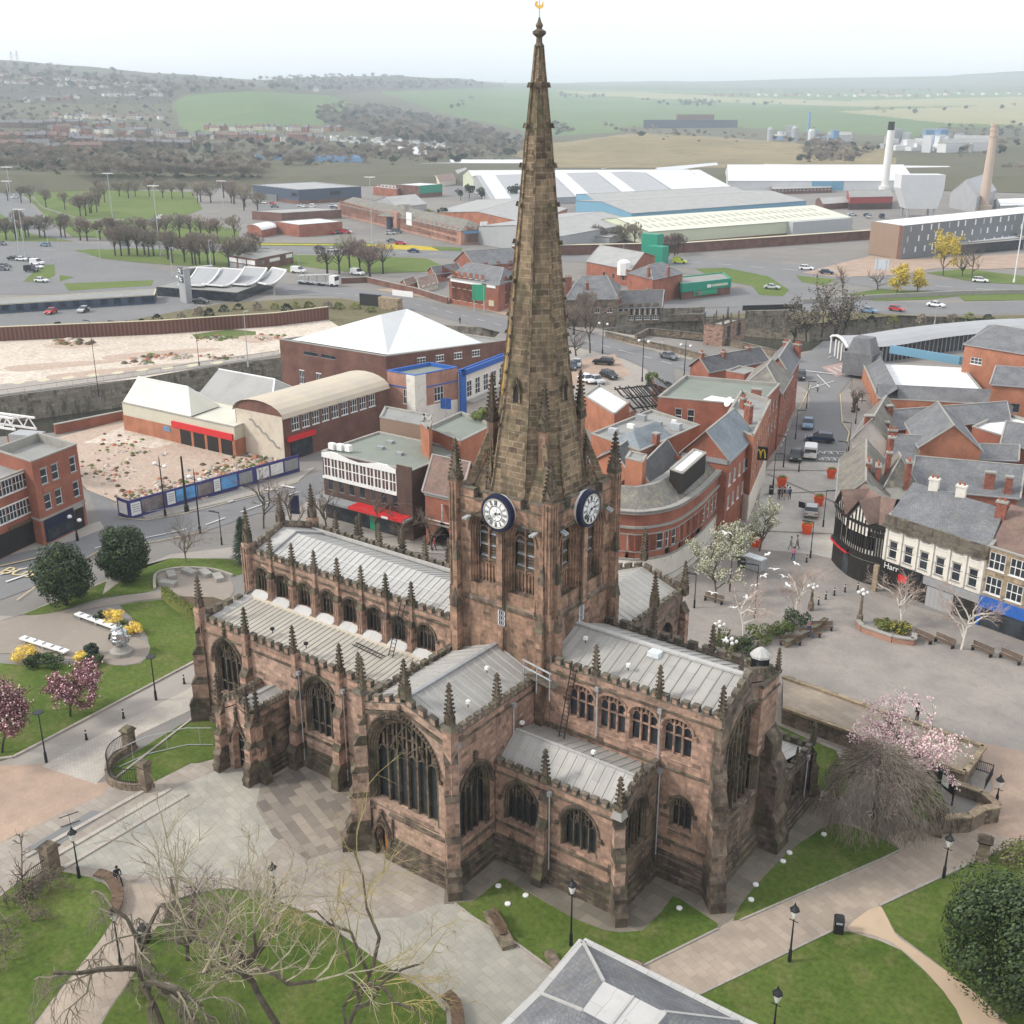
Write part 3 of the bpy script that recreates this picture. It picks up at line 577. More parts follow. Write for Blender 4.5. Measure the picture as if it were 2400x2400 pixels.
line([(535,1180),(548,1176)],.5);line([(620,1150),(650,1150)],.5);line([(660,1140),(690,1146)],.5)
line([(1370,800),(1462,825),(1600,862)],.18,dash=(3,3));line([(640,676),(900,698),(1010,722),(1190,768)],.15,dash=(3,4))
line([(100,586),(560,585),(800,588),(1082,598),(1300,600),(1610,614),(1900,637),(2100,665),(2400,686)],.25,dash=(5,6));line([(1872,962),(1900,905)],.12,'road_yellow');line([(1969,925),(1974,992),(1990,1016),(1984,1040)],.14,'road_yellow')
line([(1880,870),(1965,880)],.4);line([(1915,880),(1945,910)],.2);line([(1955,895),(1900,912)],.2);line([(1940,840),(1990,820)],.2,dash=(2,2));line([(1960,870),(2015,862)],.25);line([(1830,1050),(1850,1000)],.12,dash=(2,1))
S('road',[(1925,862),(2000,845),(2015,868),(1960,885)],'red_tarmac',.036)
for i in range(4):line([(1940+14*i,866-3*i),(1962+14*i,878-3*i)],.3)
mb_t=G(1943,1072);
for t_,px_,py_ in(('KEEP',1948,1078),('CLEAR',1944,1063)):
 o=bpy.data.objects.new('road_marking',text_mesh(t_,2.1,'road_white',.003));COL.objects.link(o);p_=G(px_,py_);o.location=(p_.x,p_.y,.2);o.rotation_euler=(0,0,R(126.55+90-3));o.scale=(.85,1.0,1);tag(o,kind='structure')
for(px_,py_)in((44,1345),):
 o=bpy.data.objects.new('road_marking',text_mesh('BUS',2.6,'road_yellow',.003));COL.objects.link(o);p_=G(px_,py_);o.location=(p_.x,p_.y,.2);o.rotation_euler=(0,0,R(20));tag(o,kind='structure')
mb=MB();q=random.Random(8)
for cx,cy,n,s0 in((160,803,60,.8),(395,838,50,.7),(335,850,30,.6),(520,840,30,.5),(500,795,40,.5),(630,792,30,.5),(420,1150,160,.35),(520,1110,160,.35),(330,1165,120,.35),(250,1110,90,.3),(600,1085,110,.35),(300,1050,60,.3)):
 for _ in range(n):
  p=G(cx+q.gauss(0,22 if cy<900 else 34),cy+q.gauss(0,3.5 if cy<900 else 12));s_=s0*q.uniform(.3,1.2);mb.frus(p.x,p.y,0,.15+s_*.6,s_*1.2,s_,s_*.5,s_*.4,q.choice(['rubble_pale','rubble_red','concrete','orange_brick','soil','rough_grass']))
tag(mb.build('rubble'),'scattered brick and concrete rubble on the cleared sites','rubble',kind='stuff')
for pts in([(100,810),(150,818),(230,812),(210,806)],[(250,835),(420,820),(520,818),(430,832),(270,845)],[(20,860),(180,848),(300,846),(160,862),(40,872)],[(560,790),(640,785),(660,795),(590,805)],[(120,880),(300,862),(420,852),(300,872),(140,892)]):S('site_stain',smooth(pts,4),'rubble_red',.02)
for a in range(9):S('site_slab',smooth([(28+58*a+x,899-5.8*a+y)for x,y in((0,0),(14,-4),(28,-5),(30,-1),(12,3))],2),'sign_cream',.02)
# ------------------------------------------------------------------ the church
def pinnacle_mesh(shaft_h,shaft_w,spire_h,mat,n_cr=5,cap=True):
 mb=MB();a=shaft_w/2
 mb.box(-a*1.25,a*1.25,-a*1.25,a*1.25,0,0.12,mat)
 if shaft_h>0.2:
  mb.box(-a,a,-a,a,0.12,shaft_h,mat)
  for sx in(-1,1):
   for sy in(-1,1):mb.bar((sx*a,sy*a,0.1),(sx*a,sy*a,shaft_h),shaft_w*0.22,mat)
 for k in range(4):
  ang=k*math.pi/2;c,s_=math.cos(ang),math.sin(ang)
  def T(x,y,z):return(x*c-y*s_,x*s_+y*c,z)
  mb.add([T(-a*1.2,-a*1.22,shaft_h-0.02),T(a*1.2,-a*1.22,shaft_h-0.02),T(0,-a*1.22,shaft_h+a*1.9),T(-a*1.2,-a*0.3,shaft_h),T(a*1.2,-a*0.3,shaft_h),T(0,-a*0.3,shaft_h+a*1.9)],[(0,1,2),(0,2,5,3),(1,4,5,2),(0,3,4,1)],mat)
 b=a*0.95
 mb.frus(0,0,shaft_h,shaft_h+spire_h,b,b,0.045,0.045,mat)
 for i in range(1,n_cr+1):
  t=i/(n_cr+1.0);r=b+(0.045-b)*t;z=shaft_h+spire_h*t
  for sx in(-1,1):
   for sy in(-1,1):
    mb.frus(sx*(r+0.045),sy*(r+0.045),z-0.05,z+0.08,0.035,0.035,0.065,0.065,mat)
 z=shaft_h+spire_h
 for dz,r in((-0.16,0.13),(0.05,0.15),(0.2,0.09)):mb.frus(0,0,z+dz-0.06,z+dz+0.06,r*0.6,r*0.6,r,r,mat)
 mb.frus(0,0,z+0.1,z+0.36,0.04,0.04,0.03,0.03,mat)
 return mb.mesh('pinnacle')
def tracery(mb,w,hs,ha,lights,mat,bar=0.11,y0=0.22,transom=None,style='perp'):
 """mullions and tracery in the local wall frame, set back y0 from the face"""
 y1=y0+bar*1.3
 lw=w/lights
 def seg(x0,z0,x1,z1,wd=None):
  mb.bar((x0,(y0+y1)/2,z0),(x1,(y0+y1)/2,z1),bar*1.3,mat,h=wd or bar*0.62)
 for i in range(1,lights):
  x=-w/2+i*lw
  mb.box(x-bar/2,x+bar/2,y0-0.03,y1,0,arch_z(w,hs,ha,x),mat)
 hh=hs-lw*0.15 if style=='perp' else hs
 for i in range(lights):
  xc=-w/2+(i+.5)*lw;zt=arch_z(w,hs,ha,xc)
  lh=min(hh,zt-lw*0.7)
  px=None
  for k in range(7):
   t=k/6*math.pi;x=xc-lw/2*math.cos(t)*0.97;z=lh+lw*0.62*math.sin(t)**0.8
   if px:seg(px[0],px[1],x,z)
   px=(x,z)
  if lights>2 and style=='perp' and zt>lh+lw*0.9:
   seg(xc,lh+lw*0.6,xc,zt,bar*0.55)
   mid=lh+lw*0.62+(zt-lh-lw*0.62)*0.5
   if zt-lh>lw*2.0:
    for q in(-1,1):
     seg(xc-lw/2 if q<0 else xc,mid,xc if q<0 else xc+lw/2,mid,bar*0.5)
 if lights>=4:
  for q in(-1,1):
   px=None
   for k in range(9):
    t=k/8;x=q*(w/2-lw*1.0*0)*(0);
    x=q*(lw*(lights/2-1)*(1-t)**1.0-lw*0.0);z=hh+(arch_z(w,hs,ha,0)-hh)*t**0.8*0.97
    z=min(z,arch_z(w,hs,ha,x)-0.02)
    if px:seg(px[0],px[1],x,z,bar*0.7)
    px=(x,z)
   px=None
   for k in range(7):
    t=k/6;x=q*lw*(0.0+(lights/2-0.5)*t*0.75);z=hh+lw*0.6+(ha-hh)*0.35*(1-(1-t)**2)
    z=min(z,arch_z(w,hs,ha,x)-0.02)
    if px:seg(px[0],px[1],x,z,bar*0.6)
    px=(x,z)
 if transom:
  for zt in transom:mb.box(-w/2,w/2,y0,y1-0.02,zt-bar*.35,zt+bar*.35,mat)
def gothic_window(w,hs,ha,lights,stone_m='carved_stone',glass_m='leaded_glass',hood=True,depth=0.42,order=0.2,transom=None,crock=0,mould=3,bar=0.11,sill=True,hood_m='carved_stone'):
 mb=MB()
 for k in range(mould):
  t0=order*(1-k/mould);t1=order*(1-(k+1)/mould)
  y0=depth*(k)/mould*0.75;y1=depth*(k+1)/mould*0.75
  A=arch(w+2*t0,hs,ha+t0*1.1);B=arch(w+2*t1,hs,ha+t1*1.1)
  n=len(A)
  vs=[(p[0],y0,p[1])for p in A]+[(p[0],y0+0.02,p[1])for p in B]+[(p[0],y1,p[1])for p in B]
  fs=[]
  for i in range(1,n):
   j=(i+1)%n;fs.append((i,j,n+j,n+i));fs.append((n+i,n+j,2*n+j,2*n+i))
  mb.add(vs,fs,stone_m)
 g=arch(w,hs,ha);yg=depth
 tr=tessellate_polygon([[Vector((p[0],p[1],0))for p in g]])
 mb.add([(p[0],yg,p[1])for p in g],[fixt(f,g)for f in tr],glass_m)
 tracery(mb,w,hs,ha,lights,stone_m,bar,depth-0.2,transom)
 if sill:
  o=w/2+order
  mb.add([(-o,0.0,-0.30),(o,0.0,-0.30),(w/2,depth,0.05),(-w/2,depth,0.05),(-o,-0.07,-0.36),(o,-0.07,-0.36)],[(0,1,2,3),(4,5,1,0)],stone_m)
 if hood:
  o=order+0.02
  A=arch(w+2*o,hs,ha+o*1.1,9)[2:];B=arch(w+2*o+0.3,hs,ha+o*1.1+0.17,9)[2:]
  n=len(A)
  vs=[(p[0],-0.10,p[1])for p in A]+[(p[0],-0.10,p[1])for p in B]+[(p[0],0.05,p[1])for p in A]+[(p[0],0.05,p[1])for p in B]
  fs=[]
  for i in range(n-1):fs+=[(i,n+i,n+i+1,i+1),(2*n+i,i,i+1,2*n+i+1),(n+i,3*n+i,3*n+i+1,n+i+1)]
  mb.add(vs,fs,hood_m)
  for i in(0,n-1):mb.box(B[i][0]-0.2 if i else B[i][0]-0.02,B[i][0]+0.02 if i else B[i][0]+0.2,-0.15,0.02,B[i][1]-0.25,B[i][1]+0.02,hood_m)
  if crock:
   for i in range(1,n-1):
    for q in(0.0,0.5):
     x=B[i][0]*(1-q)+B[i+1][0]*q;z=B[i][1]*(1-q)+B[i+1][1]*q
     mb.ico((x,-0.1,z+0.06),0.13,hood_m)
   mid=n//2;z=B[mid][1]
   mb.frus(0,-0.12,z,z+0.75,0.12,0.10,0.05,0.05,hood_m)
   for dz in(0.2,0.5,0.8):mb.ico((0,-0.14,z+dz),0.17,hood_m)
 return mb
def battlements(mb,p,q,z,hm=0.55,base=0.55,pitch=0.95,th=0.32,mat='sandstone',cap='coping_stone',slope=0.0,duty=0.52,split=False):
 """embattled parapet from p to q (xy) with its foot at z; slope raises z along the run"""
 if split:mb.mark()
 p=Vector((p[0],p[1]));q=Vector((q[0],q[1]));d=q-p;L=d.length;d.normalize();nrm=Vector((-d.y,d.x))*(th/2)
 def solid(a,b,z0,z1,m,ex=0.0,th_=1.0):
  A=p+d*a;B=p+d*b;za=slope*a;zb=slope*b;nn=nrm*(1+ex)
  vs=[(A.x-nn.x,A.y-nn.y,z0+za),(B.x-nn.x,B.y-nn.y,z0+zb),(B.x+nn.x,B.y+nn.y,z0+zb),(A.x+nn.x,A.y+nn.y,z0+za),(A.x-nn.x,A.y-nn.y,z1+za),(B.x-nn.x,B.y-nn.y,z1+zb),(B.x+nn.x,B.y+nn.y,z1+zb),(A.x+nn.x,A.y+nn.y,z1+za)]
  mb.add(vs,[(0,3,2,1),(4,5,6,7),(0,1,5,4),(1,2,6,5),(2,3,7,6),(3,0,4,7)],m)
 solid(0,L,z,z+base,mat)
 solid(0,L,z+base,z+base+0.07,cap,0.25)
 n=max(1,int(round(L/pitch)));pt=L/n
 for i in range(n):
  a=i*pt+pt*(1-duty)/2;b=a+pt*duty
  solid(a,b,z+base+0.07,z+base+hm-0.08,mat)
  solid(a-0.05,b+0.05,z+base+hm-0.08,z+base+hm,cap,0.3)
  for e in(a-0.04,b-0.02):solid(e,e+0.06,z+base+0.07,z+base+hm-0.08,cap,0.2)
def gable_wall_outline(x0,x1,z0,zs,zr):return[(x0,z0),(x1,z0),(x1,zs),((x0+x1)/2,zr),(x0,zs)]
def buttress(mb,x,y,ang,stages,w=0.75,mat='sandstone'):
 """stages: list of (z_top, projection); stands against the wall at x,y pushing out along ang"""
 mb.mark();sv=mb.M;mb.M=(sv or Matrix())@xf((x,y,0),ang+math.pi/2)
 z=0.0
 for i,(zt,pr)in enumerate(stages):
  nx=stages[i+1][1]if i+1<len(stages)else 0.02
  ww=w if z>1.0 else w*1.12
  mb.box(-ww/2,ww/2,-pr,0.0,z,zt,mat if z>1.3 else 'sandstone_dark')
  hs_=min(0.9,(pr-nx)*1.6+0.1)
  mb.add([(-ww/2-.04,-pr-.06,zt),(ww/2+.04,-pr-.06,zt),(ww/2+.04,-nx,zt+hs_),(-ww/2-.04,-nx,zt+hs_),(-ww/2-.04,0,zt),(ww/2+.04,0,zt),(ww/2+.04,0,zt+hs_),(-ww/2-.04,0,zt+hs_)],[(0,1,2,3),(0,3,7,4),(1,5,6,2),(3,2,6,7)],'carved_stone')
  z=zt
 mb.M=sv
def plinth(mb,x0,x1,y=0.0,h=1.6,mat='sandstone_dark'):
 for k,(a,b,o)in enumerate(((0,h*0.28,0.42),(h*0.28,h*0.55,0.30),(h*0.55,h*0.82,0.19),(h*0.82,h,0.09))):
  mb.box(x0-o,x1+o,y-o,y+0.02*k+0.01,a,b,mat)
  mb.add([(x0-o,y-o-.03,b),(x1+o,y-o-.03,b),(x1+o-.06,y-o+.1,b+.06),(x0-o+.06,y-o+.1,b+.06)],[(0,1,2,3)],'carved_stone')
def string_course(mb,x0,x1,z,o=0.13,h=0.16,y=0.0,mat='carved_stone'):
 mb.add([(x0,y-o,z),(x1,y-o,z),(x1,y-o,z+h*.5),(x0,y-o,z+h*.5),(x1,y,z+h),(x0,y,z+h),(x0,y,z-h*.3),(x1,y,z-h*.3)],[(0,1,2,3),(3,2,4,5),(6,7,1,0)],mat)
def seamed_roof(mb,a,b,c,d,mat,seam=0.75,h=0.045,smat=None):
 """roof sheet a,b (low edge), c,d (high edge, c above b), standing seams run from the low to the high edge"""
 a,b,c,d=map(Vector,(a,b,c,d));mb.quad(a,b,c,d,mat)
 L=(b-a).length;n=max(1,int(L/seam))
 nm=(b-a).cross(d-a).normalized()
 if nm.z<0:nm=-nm
 for i in range(n+1):
  t=i/n;p=a.lerp(b,t);q=d.lerp(c,t)
  mb.bar(p+nm*h/2,q+nm*h/2,0.05,smat or mat,h=h)
CX,CY=-43.4,61.4
church=empty('church',(CX,CY,0),'large red sandstone gothic church with a tall crocketed stone spire and grey lead roofs','church')
def wallpart(name,origin,ang,outer,holes,depth=0.45,mat='sandstone',extra=None,plin=None,strings=(),parent=None):
 mb=MB();mb.M=xf(origin,ang)
 wall(mb,outer,holes,depth,mat)
 x0=min(p[0]for p in outer);x1=max(p[0]for p in outer)
 if plin:plinth(mb,x0,x1,0,plin)
 for z in strings:string_course(mb,x0,x1,z)
 if extra:extra(mb)
 return mb.build(name,parent or church)
def put_window(mb,origin,ang,x,z,name='window'):
 """mb is in the window's own frame; sill centre goes to x,z on the wall"""
 me=mb.mesh(name);p=xf(origin,ang)@Vector((x,0,z))
 return inst(name,me,church,p-church.location,ang)
def put_mesh(name,me,p,rz=0.0,sc=1.0,parent=None):
 pr=parent or church
 return inst(name,me,pr,Vector(p)-pr.location,rz,sc)
 # ---- south aisle (faces south) and west end
YA,YC,YN1,YN2=52.0,57.6,65.2,70.8
XW,XT=-70.9,-47.4
w1=dict(w=3.1,hs=3.1,ha=4.8)
def hole(cx,sill,w,hs,ha,o=0.2):return[(x,z+0.0)for x,z in arch(w+2*o,hs,ha+o*1.1,7,cx,sill)]
aw=gothic_window(2.75,3.0,4.85,4,order=0.42,crock=1,depth=0.55,transom=[1.0],mould=4,bar=0.12)
aw_me=aw.mesh('window')
aisle_c=[-67.9,-57.0]
holes=[hole(c,3.15,2.75,3.0,4.85-0.25,0.42)for c in aisle_c]
def ah(mb):
 pass
o_=(0,YA,0)
mbx=MB()
wallpart('south_aisle_wall',o_,0,rect(XW,XT-0.4,0,8.5),[[(x,z)for x,z in arch(2.75+.84,3.0,4.85+.46,7,c,3.15)]for c in aisle_c],0.5,'sandstone_pale',plin=1.7,strings=(8.5,2.75))
for c in aisle_c:inst('window',aw_me,church,Vector((c,YA,3.15))-church.location,0)
mb=MB();battlements(mb,(XW,YA+0.12),(XT-0.9,YA+0.12),8.66,0.6,0.75,1.0)
battlements(mb,(XW+0.12,YC),(XW+0.12,YA+0.2),8.9,0.6,0.75,1.0,mat='sandstone_grey')
battlements(mb,(XT-0.25,YA+0.2),(XT-0.25,YC-0.2),8.9,0.6,0.75,1.0,mat='sandstone_dark')
mb.build('parapet',church)
mb=MB()
for x in(-65.2,-59.4,-54.6):
 buttress(mb,x,YA,-math.pi/2,[(1.6,1.35),(3.4,1.05),(6.2,0.8),(7.9,0.42)],0.72,'sandstone')
 mb.box(x-.22,x+.22,YA-.42,YA+.1,7.9,9.9,'sandstone')
mb.build('buttress',church)
mb=MB()
for a in(R(225),):
 buttress(mb,XW+.05,YA+.05,a,[(1.6,1.7),(3.6,1.35),(6.4,1.0),(8.4,0.6)],0.8,'sandstone')
mb.mark();mb.box(XW-.38,XW+.30,YA-.38,YA+.30,7.5,10.6,'sandstone')
mb.build('corner_buttress',church)
PIN_S=pinnacle_mesh(0.25,0.36,1.75,'carved_stone',5)
PIN_M=pinnacle_mesh(0.55,0.44,2.1,'carved_stone',6)
PIN_L=pinnacle_mesh(0.8,0.62,2.2,'carved_stone',7)
for x in(-65.2,-59.6,-54.55):put_mesh('pinnacle',PIN_S,(x,YA-0.1,9.85),0,1.02)
put_mesh('pinnacle',PIN_M,(XW+.0,YA-.0,10.55))
put_mesh('pinnacle',PIN_S,(-52.8,YA+0.1,9.75),0,0.95)
put_mesh('pinnacle',PIN_S,(XT-.45,YA+0.6,10.1),0,1.05)
put_mesh('pinnacle',PIN_S,(XT-.25,YA+3.2,10.2),0,0.85)
mb=MB()
seamed_roof(mb,(XW+.35,YA+.35,9.25),(XT-.5,YA+.35,9.25),(XT-.5,YC,9.95),(XW+.35,YC,9.95),'lead_aisle',0.52,0.05)
mb.quad((XW+.2,YA+.3,9.5),(XW+.9,YA+.3,9.3),(XW+.9,YC,10.0),(XW+.2,YC,10.2),'lead_nave')
mb.build('aisle_roof',church)
mb=MB()
for i in range(8):
 mb.mark();c=-69.45+2.645*i
 mb.add([(c-1.0,YC-.02,10.0),(c+1.0,YC-.02,10.0),(c+1.0,YC-.02,10.42),(c-1.0,YC-.02,10.42),(c-.95,YC-.62,9.98),(c+.95,YC-.62,9.98),(c+0.75,YC-.1,10.42),(c-.75,YC-.1,10.42),(c,YC-.05,10.5)],[(4,5,6,7),(4,7,3,0),(5,1,2,6),(7,6,8)],'lead_pale')
mb.mark();mb.box(XW+.9,XT-.6,YC-.75,YC,9.6,9.98,'render_cream')
mb.build('lead_fillet',church)
# ---- clerestory
cw=gothic_window(1.55,1.25,2.05,4,order=0.16,depth=0.4,bar=0.07,mould=3)
cw_me=cw.mesh('window')
cl_c=[-69.4+2.64*i for i in range(8)]
zc=10.35
for(yy,ang,nm)in((YC,0,'clerestory_wall'),(YN1,math.pi,'clerestory_wall')):
 sgn=1 if ang==0 else-1
 cs=[sgn*c for c in cl_c]
 x0,x1=(XW,XT)if sgn>0 else(-XT,-XW)
 wallpart(nm,(0,yy,0),ang,rect(x0,x1,9.0,13.1),[arch(1.55+.32,1.25,2.05+.18,7,c,zc)for c in cs],0.4,'sandstone',strings=(13.1,))
 for c in cs:
  p=xf((0,yy,0),ang)@Vector((c,0,zc));inst('window',cw_me,church,p-church.location,ang)
mb=MB()
for i in range(7):
 mb.mark();x=-69.4+2.64*i+1.32
 mb.box(x-.28,x+.28,YC-.42,YC,9.7,12.1,'sandstone')
 mb.frus(x,YC-.2,12.1,12.55,.36,.32,.2,.12,'carved_stone')
 mb.box(x-.14,x+.14,YC-.20,YC+.1,12.3,14.0,'sandstone')
 for q in(-.2,0,.2):mb.bar((x+q,YC-.44,9.9),(x+q,YC-.44,12.0),.06,'sandstone')
mb.build('pilaster',church)
for i in range(7):
 x=-69.4+2.64*i+1.32
 put_mesh('pinnacle',PIN_S,(x,YC-.05,13.85),0,(0.95,0.95,0.86))
 put_mesh('pinnacle',PIN_S,(x,YN1+.1,13.85),0,(0.95,0.95,0.86))
mb=MB()
battlements(mb,(XW,YC+.12),(XT,YC+.12),13.2,0.5,0.45,0.88)
battlements(mb,(XW,YN1-.12),(XT,YN1-.12),13.2,0.5,0.45,0.88,mat='sandstone_grey')
battlements(mb,(XW+.12,YC),(XW+.12,CY),13.3,0.5,0.45,0.88,slope=0.33,mat='sandstone_grey')
battlements(mb,(XW+.12,YN1),(XW+.12,CY),13.3,0.5,0.45,0.88,slope=0.33,mat='sandstone_grey')
mb.build('parapet',church)
mb=MB()
wall_o=[(YN1*-1,0),(-YC,0),(-YC,13.4),(-CY,14.6),(-YN1,13.4)]
mb.M=xf((XW,0,0),-math.pi/2)
wall(mb,wall_o,[],0.4,'sandstone');mb.M=None
for yy,nx in((YC,-1),(YN1,1)):
 mb.box(XW-.45,XW+.35,yy-.4,yy+.4,0,14.6,'sandstone');
 for q in(-.42,-.1,.2):mb.bar((XW+q,yy-.43,9),(XW+q,yy-.43,14.2),.09,'sandstone')
mb.build('west_wall',church)
for yy in(YC,YN1):put_mesh('pinnacle',PIN_L,(XW-.05,yy,14.5),0,(0.8,0.8,1.0))
put_mesh('pinnacle',PIN_L,(XW,CY,15.3),0,0.8)
mb=MB()
for s_ in(1,-1):
 ye=YC+.3 if s_>0 else YN1-.3
 seamed_roof(mb,(XW+1.9,ye,13.45),(XT,ye,13.45),(XT,CY,14.7),(XW+1.9,CY,14.7),'lead_nave',0.62,0.05)
 seamed_roof(mb,(XW+.3,ye,13.62),(XW+1.9,ye,13.62),(XW+1.9,CY,14.87),(XW+.3,CY,14.87),'lead_nave',1.6,0.04)
 mb.bar((XW+1.9,ye,13.55),(XW+1.9,CY,14.8),0.16,'grey_paint')
for k in(0.35,0.62):
 mb.bar((XW+3,YC+3.8*k,13.5+1.25*k),(XT-.3,YC+3.8*k,13.5+1.25*k),0.03,'white_paint')
mb.bar((XW+.4,YN1-.5,13.75),(XT,YN1-.5,13.75),0.25,'lead_nave')
mb.build('nave_roof',church)
# ---- north aisle (mostly hidden)
mb=MB();mb.M=xf((0,YN2,0),math.pi);wall(mb,rect(-XT,-XW,0,8.6),[],.4,'sandstone');mb.M=None
mb.M=xf((XW,0,0),-math.pi/2);wall(mb,[(-YN2,0),(-YN1,0),(-YN1,9.6),(-YN2,8.8)],[],.4,'sandstone');wall(mb,[(-YC,0),(-YA,0),(-YA,8.8),(-YC,9.6)],[],.4,'sandstone');mb.M=None
seamed_roof(mb,(XT,YN2-.3,9.2),(XW+.3,YN2-.3,9.2),(XW+.3,YN1,9.95),(XT,YN1,9.95),'lead_aisle',0.6)
battlements(mb,(XW,YN2-.12),(XT,YN2-.12),8.66,.6,.75,1.0)
mb.build('north_aisle',church)
for k in range(5):put_mesh('pinnacle',PIN_M,(XW+.3+5.5*k,YN2,10.0),0,(1,1,1.15))
# ---- south porch
PX0,PX1,PY0=-64.0,-60.5,48.0
pc=(PX0+PX1)/2
wallpart('porch_front',(0,PY0,0),0,gable_wall_outline(PX0,PX1,0,5.15,6.15),[arch(1.75,2.5,4.0,7,pc,0.0)],0.7,'sandstone_pale')
mb=MB();mb.M=xf((pc,PY0,0),0)
for k in range(4):
 t0,t1=1.75+(.5 if 0 else 0)-k*.1,1.75-(k+1)*.1
 A=arch(t0,2.5,4.0-(k)*.06);B=arch(t1,2.5,4.0-(k+1)*.06);n=len(A);y=.12*k
 mb.add([(p[0],y,p[1])for p in A]+[(p[0],y,p[1])for p in B]+[(p[0],y+.14,p[1])for p in B],[f for i in range(1,n)for f in((i,(i+1)%n,n+(i+1)%n,n+i),(n+i,n+(i+1)%n,2*n+(i+1)%n,2*n+i))],'sandstone')
A=arch(2.1,2.5,4.2,9)[2:]
for i in range(len(A)-1):mb.bar((A[i][0],-.08,A[i][1]),(A[i+1][0],-.08,A[i+1][1]),.16,'carved_stone')
pa=None
for k in range(9):
 t=k/8;x=-1.15*(1-t);z=3.1+2.0*t**1.6
 for q in(-1,1):
  if pa:mb.bar((q*pa[0],-.1,pa[1]),(q*x,-.1,z),.13,'carved_stone')
  mb.ico((q*x,-.12,z+.08),.09,'carved_stone')
 pa=(x,z)
mb.frus(0,-.12,5.0,5.9,.13,.1,.08,.07,'carved_stone');mb.ico((0,-.12,5.5),.2,'carved_stone');mb.ico((0,-.12,5.95),.16,'carved_stone')
mb.M=None;mb.build('porch_arch',church)
mb=MB();mb.M=xf((pc,PY0+.62,0),0)
mb.box(-.72,.72,0,.08,0,3.9,'black_paint')
for z in(.7,1.6,2.5):mb.box(-.7,.7,-.03,0,z,z+.09,'grey_paint')
for x in(-.36,0,.36):mb.box(x-.02,x+.02,-.02,0,0,3.8,'timber_black')
mb.M=None;mb.build('door',church)
for(sx,ang,e0,e1)in((PX1,math.pi/2,PY0,YA),(PX0,-math.pi/2,-YA,-PY0)):
 wallpart('porch_side_wall',(sx,0,0),ang,rect(e0,e1,0,5.2),[arch(.42,.8,1.15,4,(e0+e1)/2,2.0)]if sx==PX1 else[],.4,'sandstone_grey',plin=1.3,strings=(5.2,))
mb=MB();mb.quad((PX1-.35,49.5,1.8),(PX1-.35,50.6,1.8),(PX1-.35,50.6,3.3),(PX1-.35,49.5,3.3),'leaded_glass');mb.build('small_window',church)
mb=MB()
battlements(mb,(PX1-.12,PY0),(PX1-.12,YA),5.3,.5,.5,.72,.26)
battlements(mb,(PX0+.12,PY0),(PX0+.12,YA),5.3,.5,.5,.72,.26)
battlements(mb,(PX0,PY0+.12),(pc,PY0+.12),5.25,.5,.42,.6,.26,slope=1.0/1.75)
battlements(mb,(PX1,PY0+.12),(pc,PY0+.12),5.25,.5,.42,.6,.26,slope=1.0/1.75)
mb.build('parapet',church)
mb=MB()
for s_ in(-1,1):
 e=pc+s_*1.6
 seamed_roof(mb,(e,PY0+.3,5.5),(e,YA,5.5),(pc,YA,6.1),(pc,PY0+.3,6.1),'lead',.6)
mb.bar((pc,PY0+.3,6.12),(pc,YA,6.12),.12,'lead')
for k in range(5):mb.box(PX1-1.35,PX1-.95,49.3+.45*k,49.36+.45*k,5.75,5.8,'black_paint')
mb.box(PX1-1.4,PX1-1.35,49.1,51.3,5.75,5.82,'black_paint');mb.box(PX1-.95,PX1-.9,49.1,51.3,5.66,5.73,'black_paint')
mb.build('porch_roof',church)
mb=MB()
for(x,y,a)in((PX0,PY0,R(180)),(PX0,PY0,R(270)),(PX1,PY0,R(270)),(PX1,PY0,R(0))):
 buttress(mb,x,y+(.25 if a in(R(180),R(0))else 0),a,[(.5,1.15),(1.5,1.0),(3.2,.75),(5.0,.5)],.62,'sandstone')
mb.mark()
for x in(PX0,PX1):mb.box(x-.3,x+.3,PY0-.28,PY0+.3,0,5.9,'sandstone')
mb.build('buttress',church)
for(x,y)in((PX0-.4,PY0+.2),(PX0,PY0-.3),(PX1,PY0-.35),(PX1+.42,PY0+.2)):put_mesh('pinnacle',PIN_S,(x,y,5.6),0,(0.85,0.85,1.25))
put_mesh('pinnacle',PIN_S,(pc,PY0+.1,6.7),0,(0.7,0.7,0.6))
# ---- transepts
TX0,TX1,TY=-47.9,-40.0,47.3
TM=(TX0+TX1)/2
tw=gothic_window(5.3,3.9,6.75,6,order=0.5,crock=1,depth=0.7,mould=4,bar=0.15)
tw_c=-44.25
wallpart('transept_gable_wall',(0,TY,0),0,gable_wall_outline(TX0,TX1,0,11.05,12.25),[arch(5.3+1.0,3.9,6.75+.55,7,tw_c,4.3),arch(1.15,1.5,2.35,6,-46.35,0.12)],0.6,'sandstone_pale')
inst('great_south_window',tw.mesh('great_south_window'),church,Vector((tw_c,TY,4.3))-church.location,0)
mb=MB();mb.M=xf((0,TY,0),0)
plinth(mb,-45.5,TX1-.1,0,1.75);plinth(mb,TX0+.1,-47.15,0,1.75)
string_course(mb,-45.6,TX1,3.55,.2,.22);string_course(mb,TX0,-47.0,3.55,.2,.22)
mb.M=None
for s_,x0 in((1,TX0),(-1,TX1)):
 mb.mark()
 for(z,m_)in((11.0,'carved_stone'),):
  mb.bar((x0,TY-.06,z),(TM,TY-.06,z+1.2),.2,m_,h=.2)
mb.mark()
mb.M=xf((-46.35,TY,0.12),0)
A=arch(1.35,1.5,2.5,8)[2:]
for i in range(len(A)-1):mb.bar((A[i][0],-.14,A[i][1]),(A[i+1][0],-.14,A[i+1][1]),.2,'carved_stone')
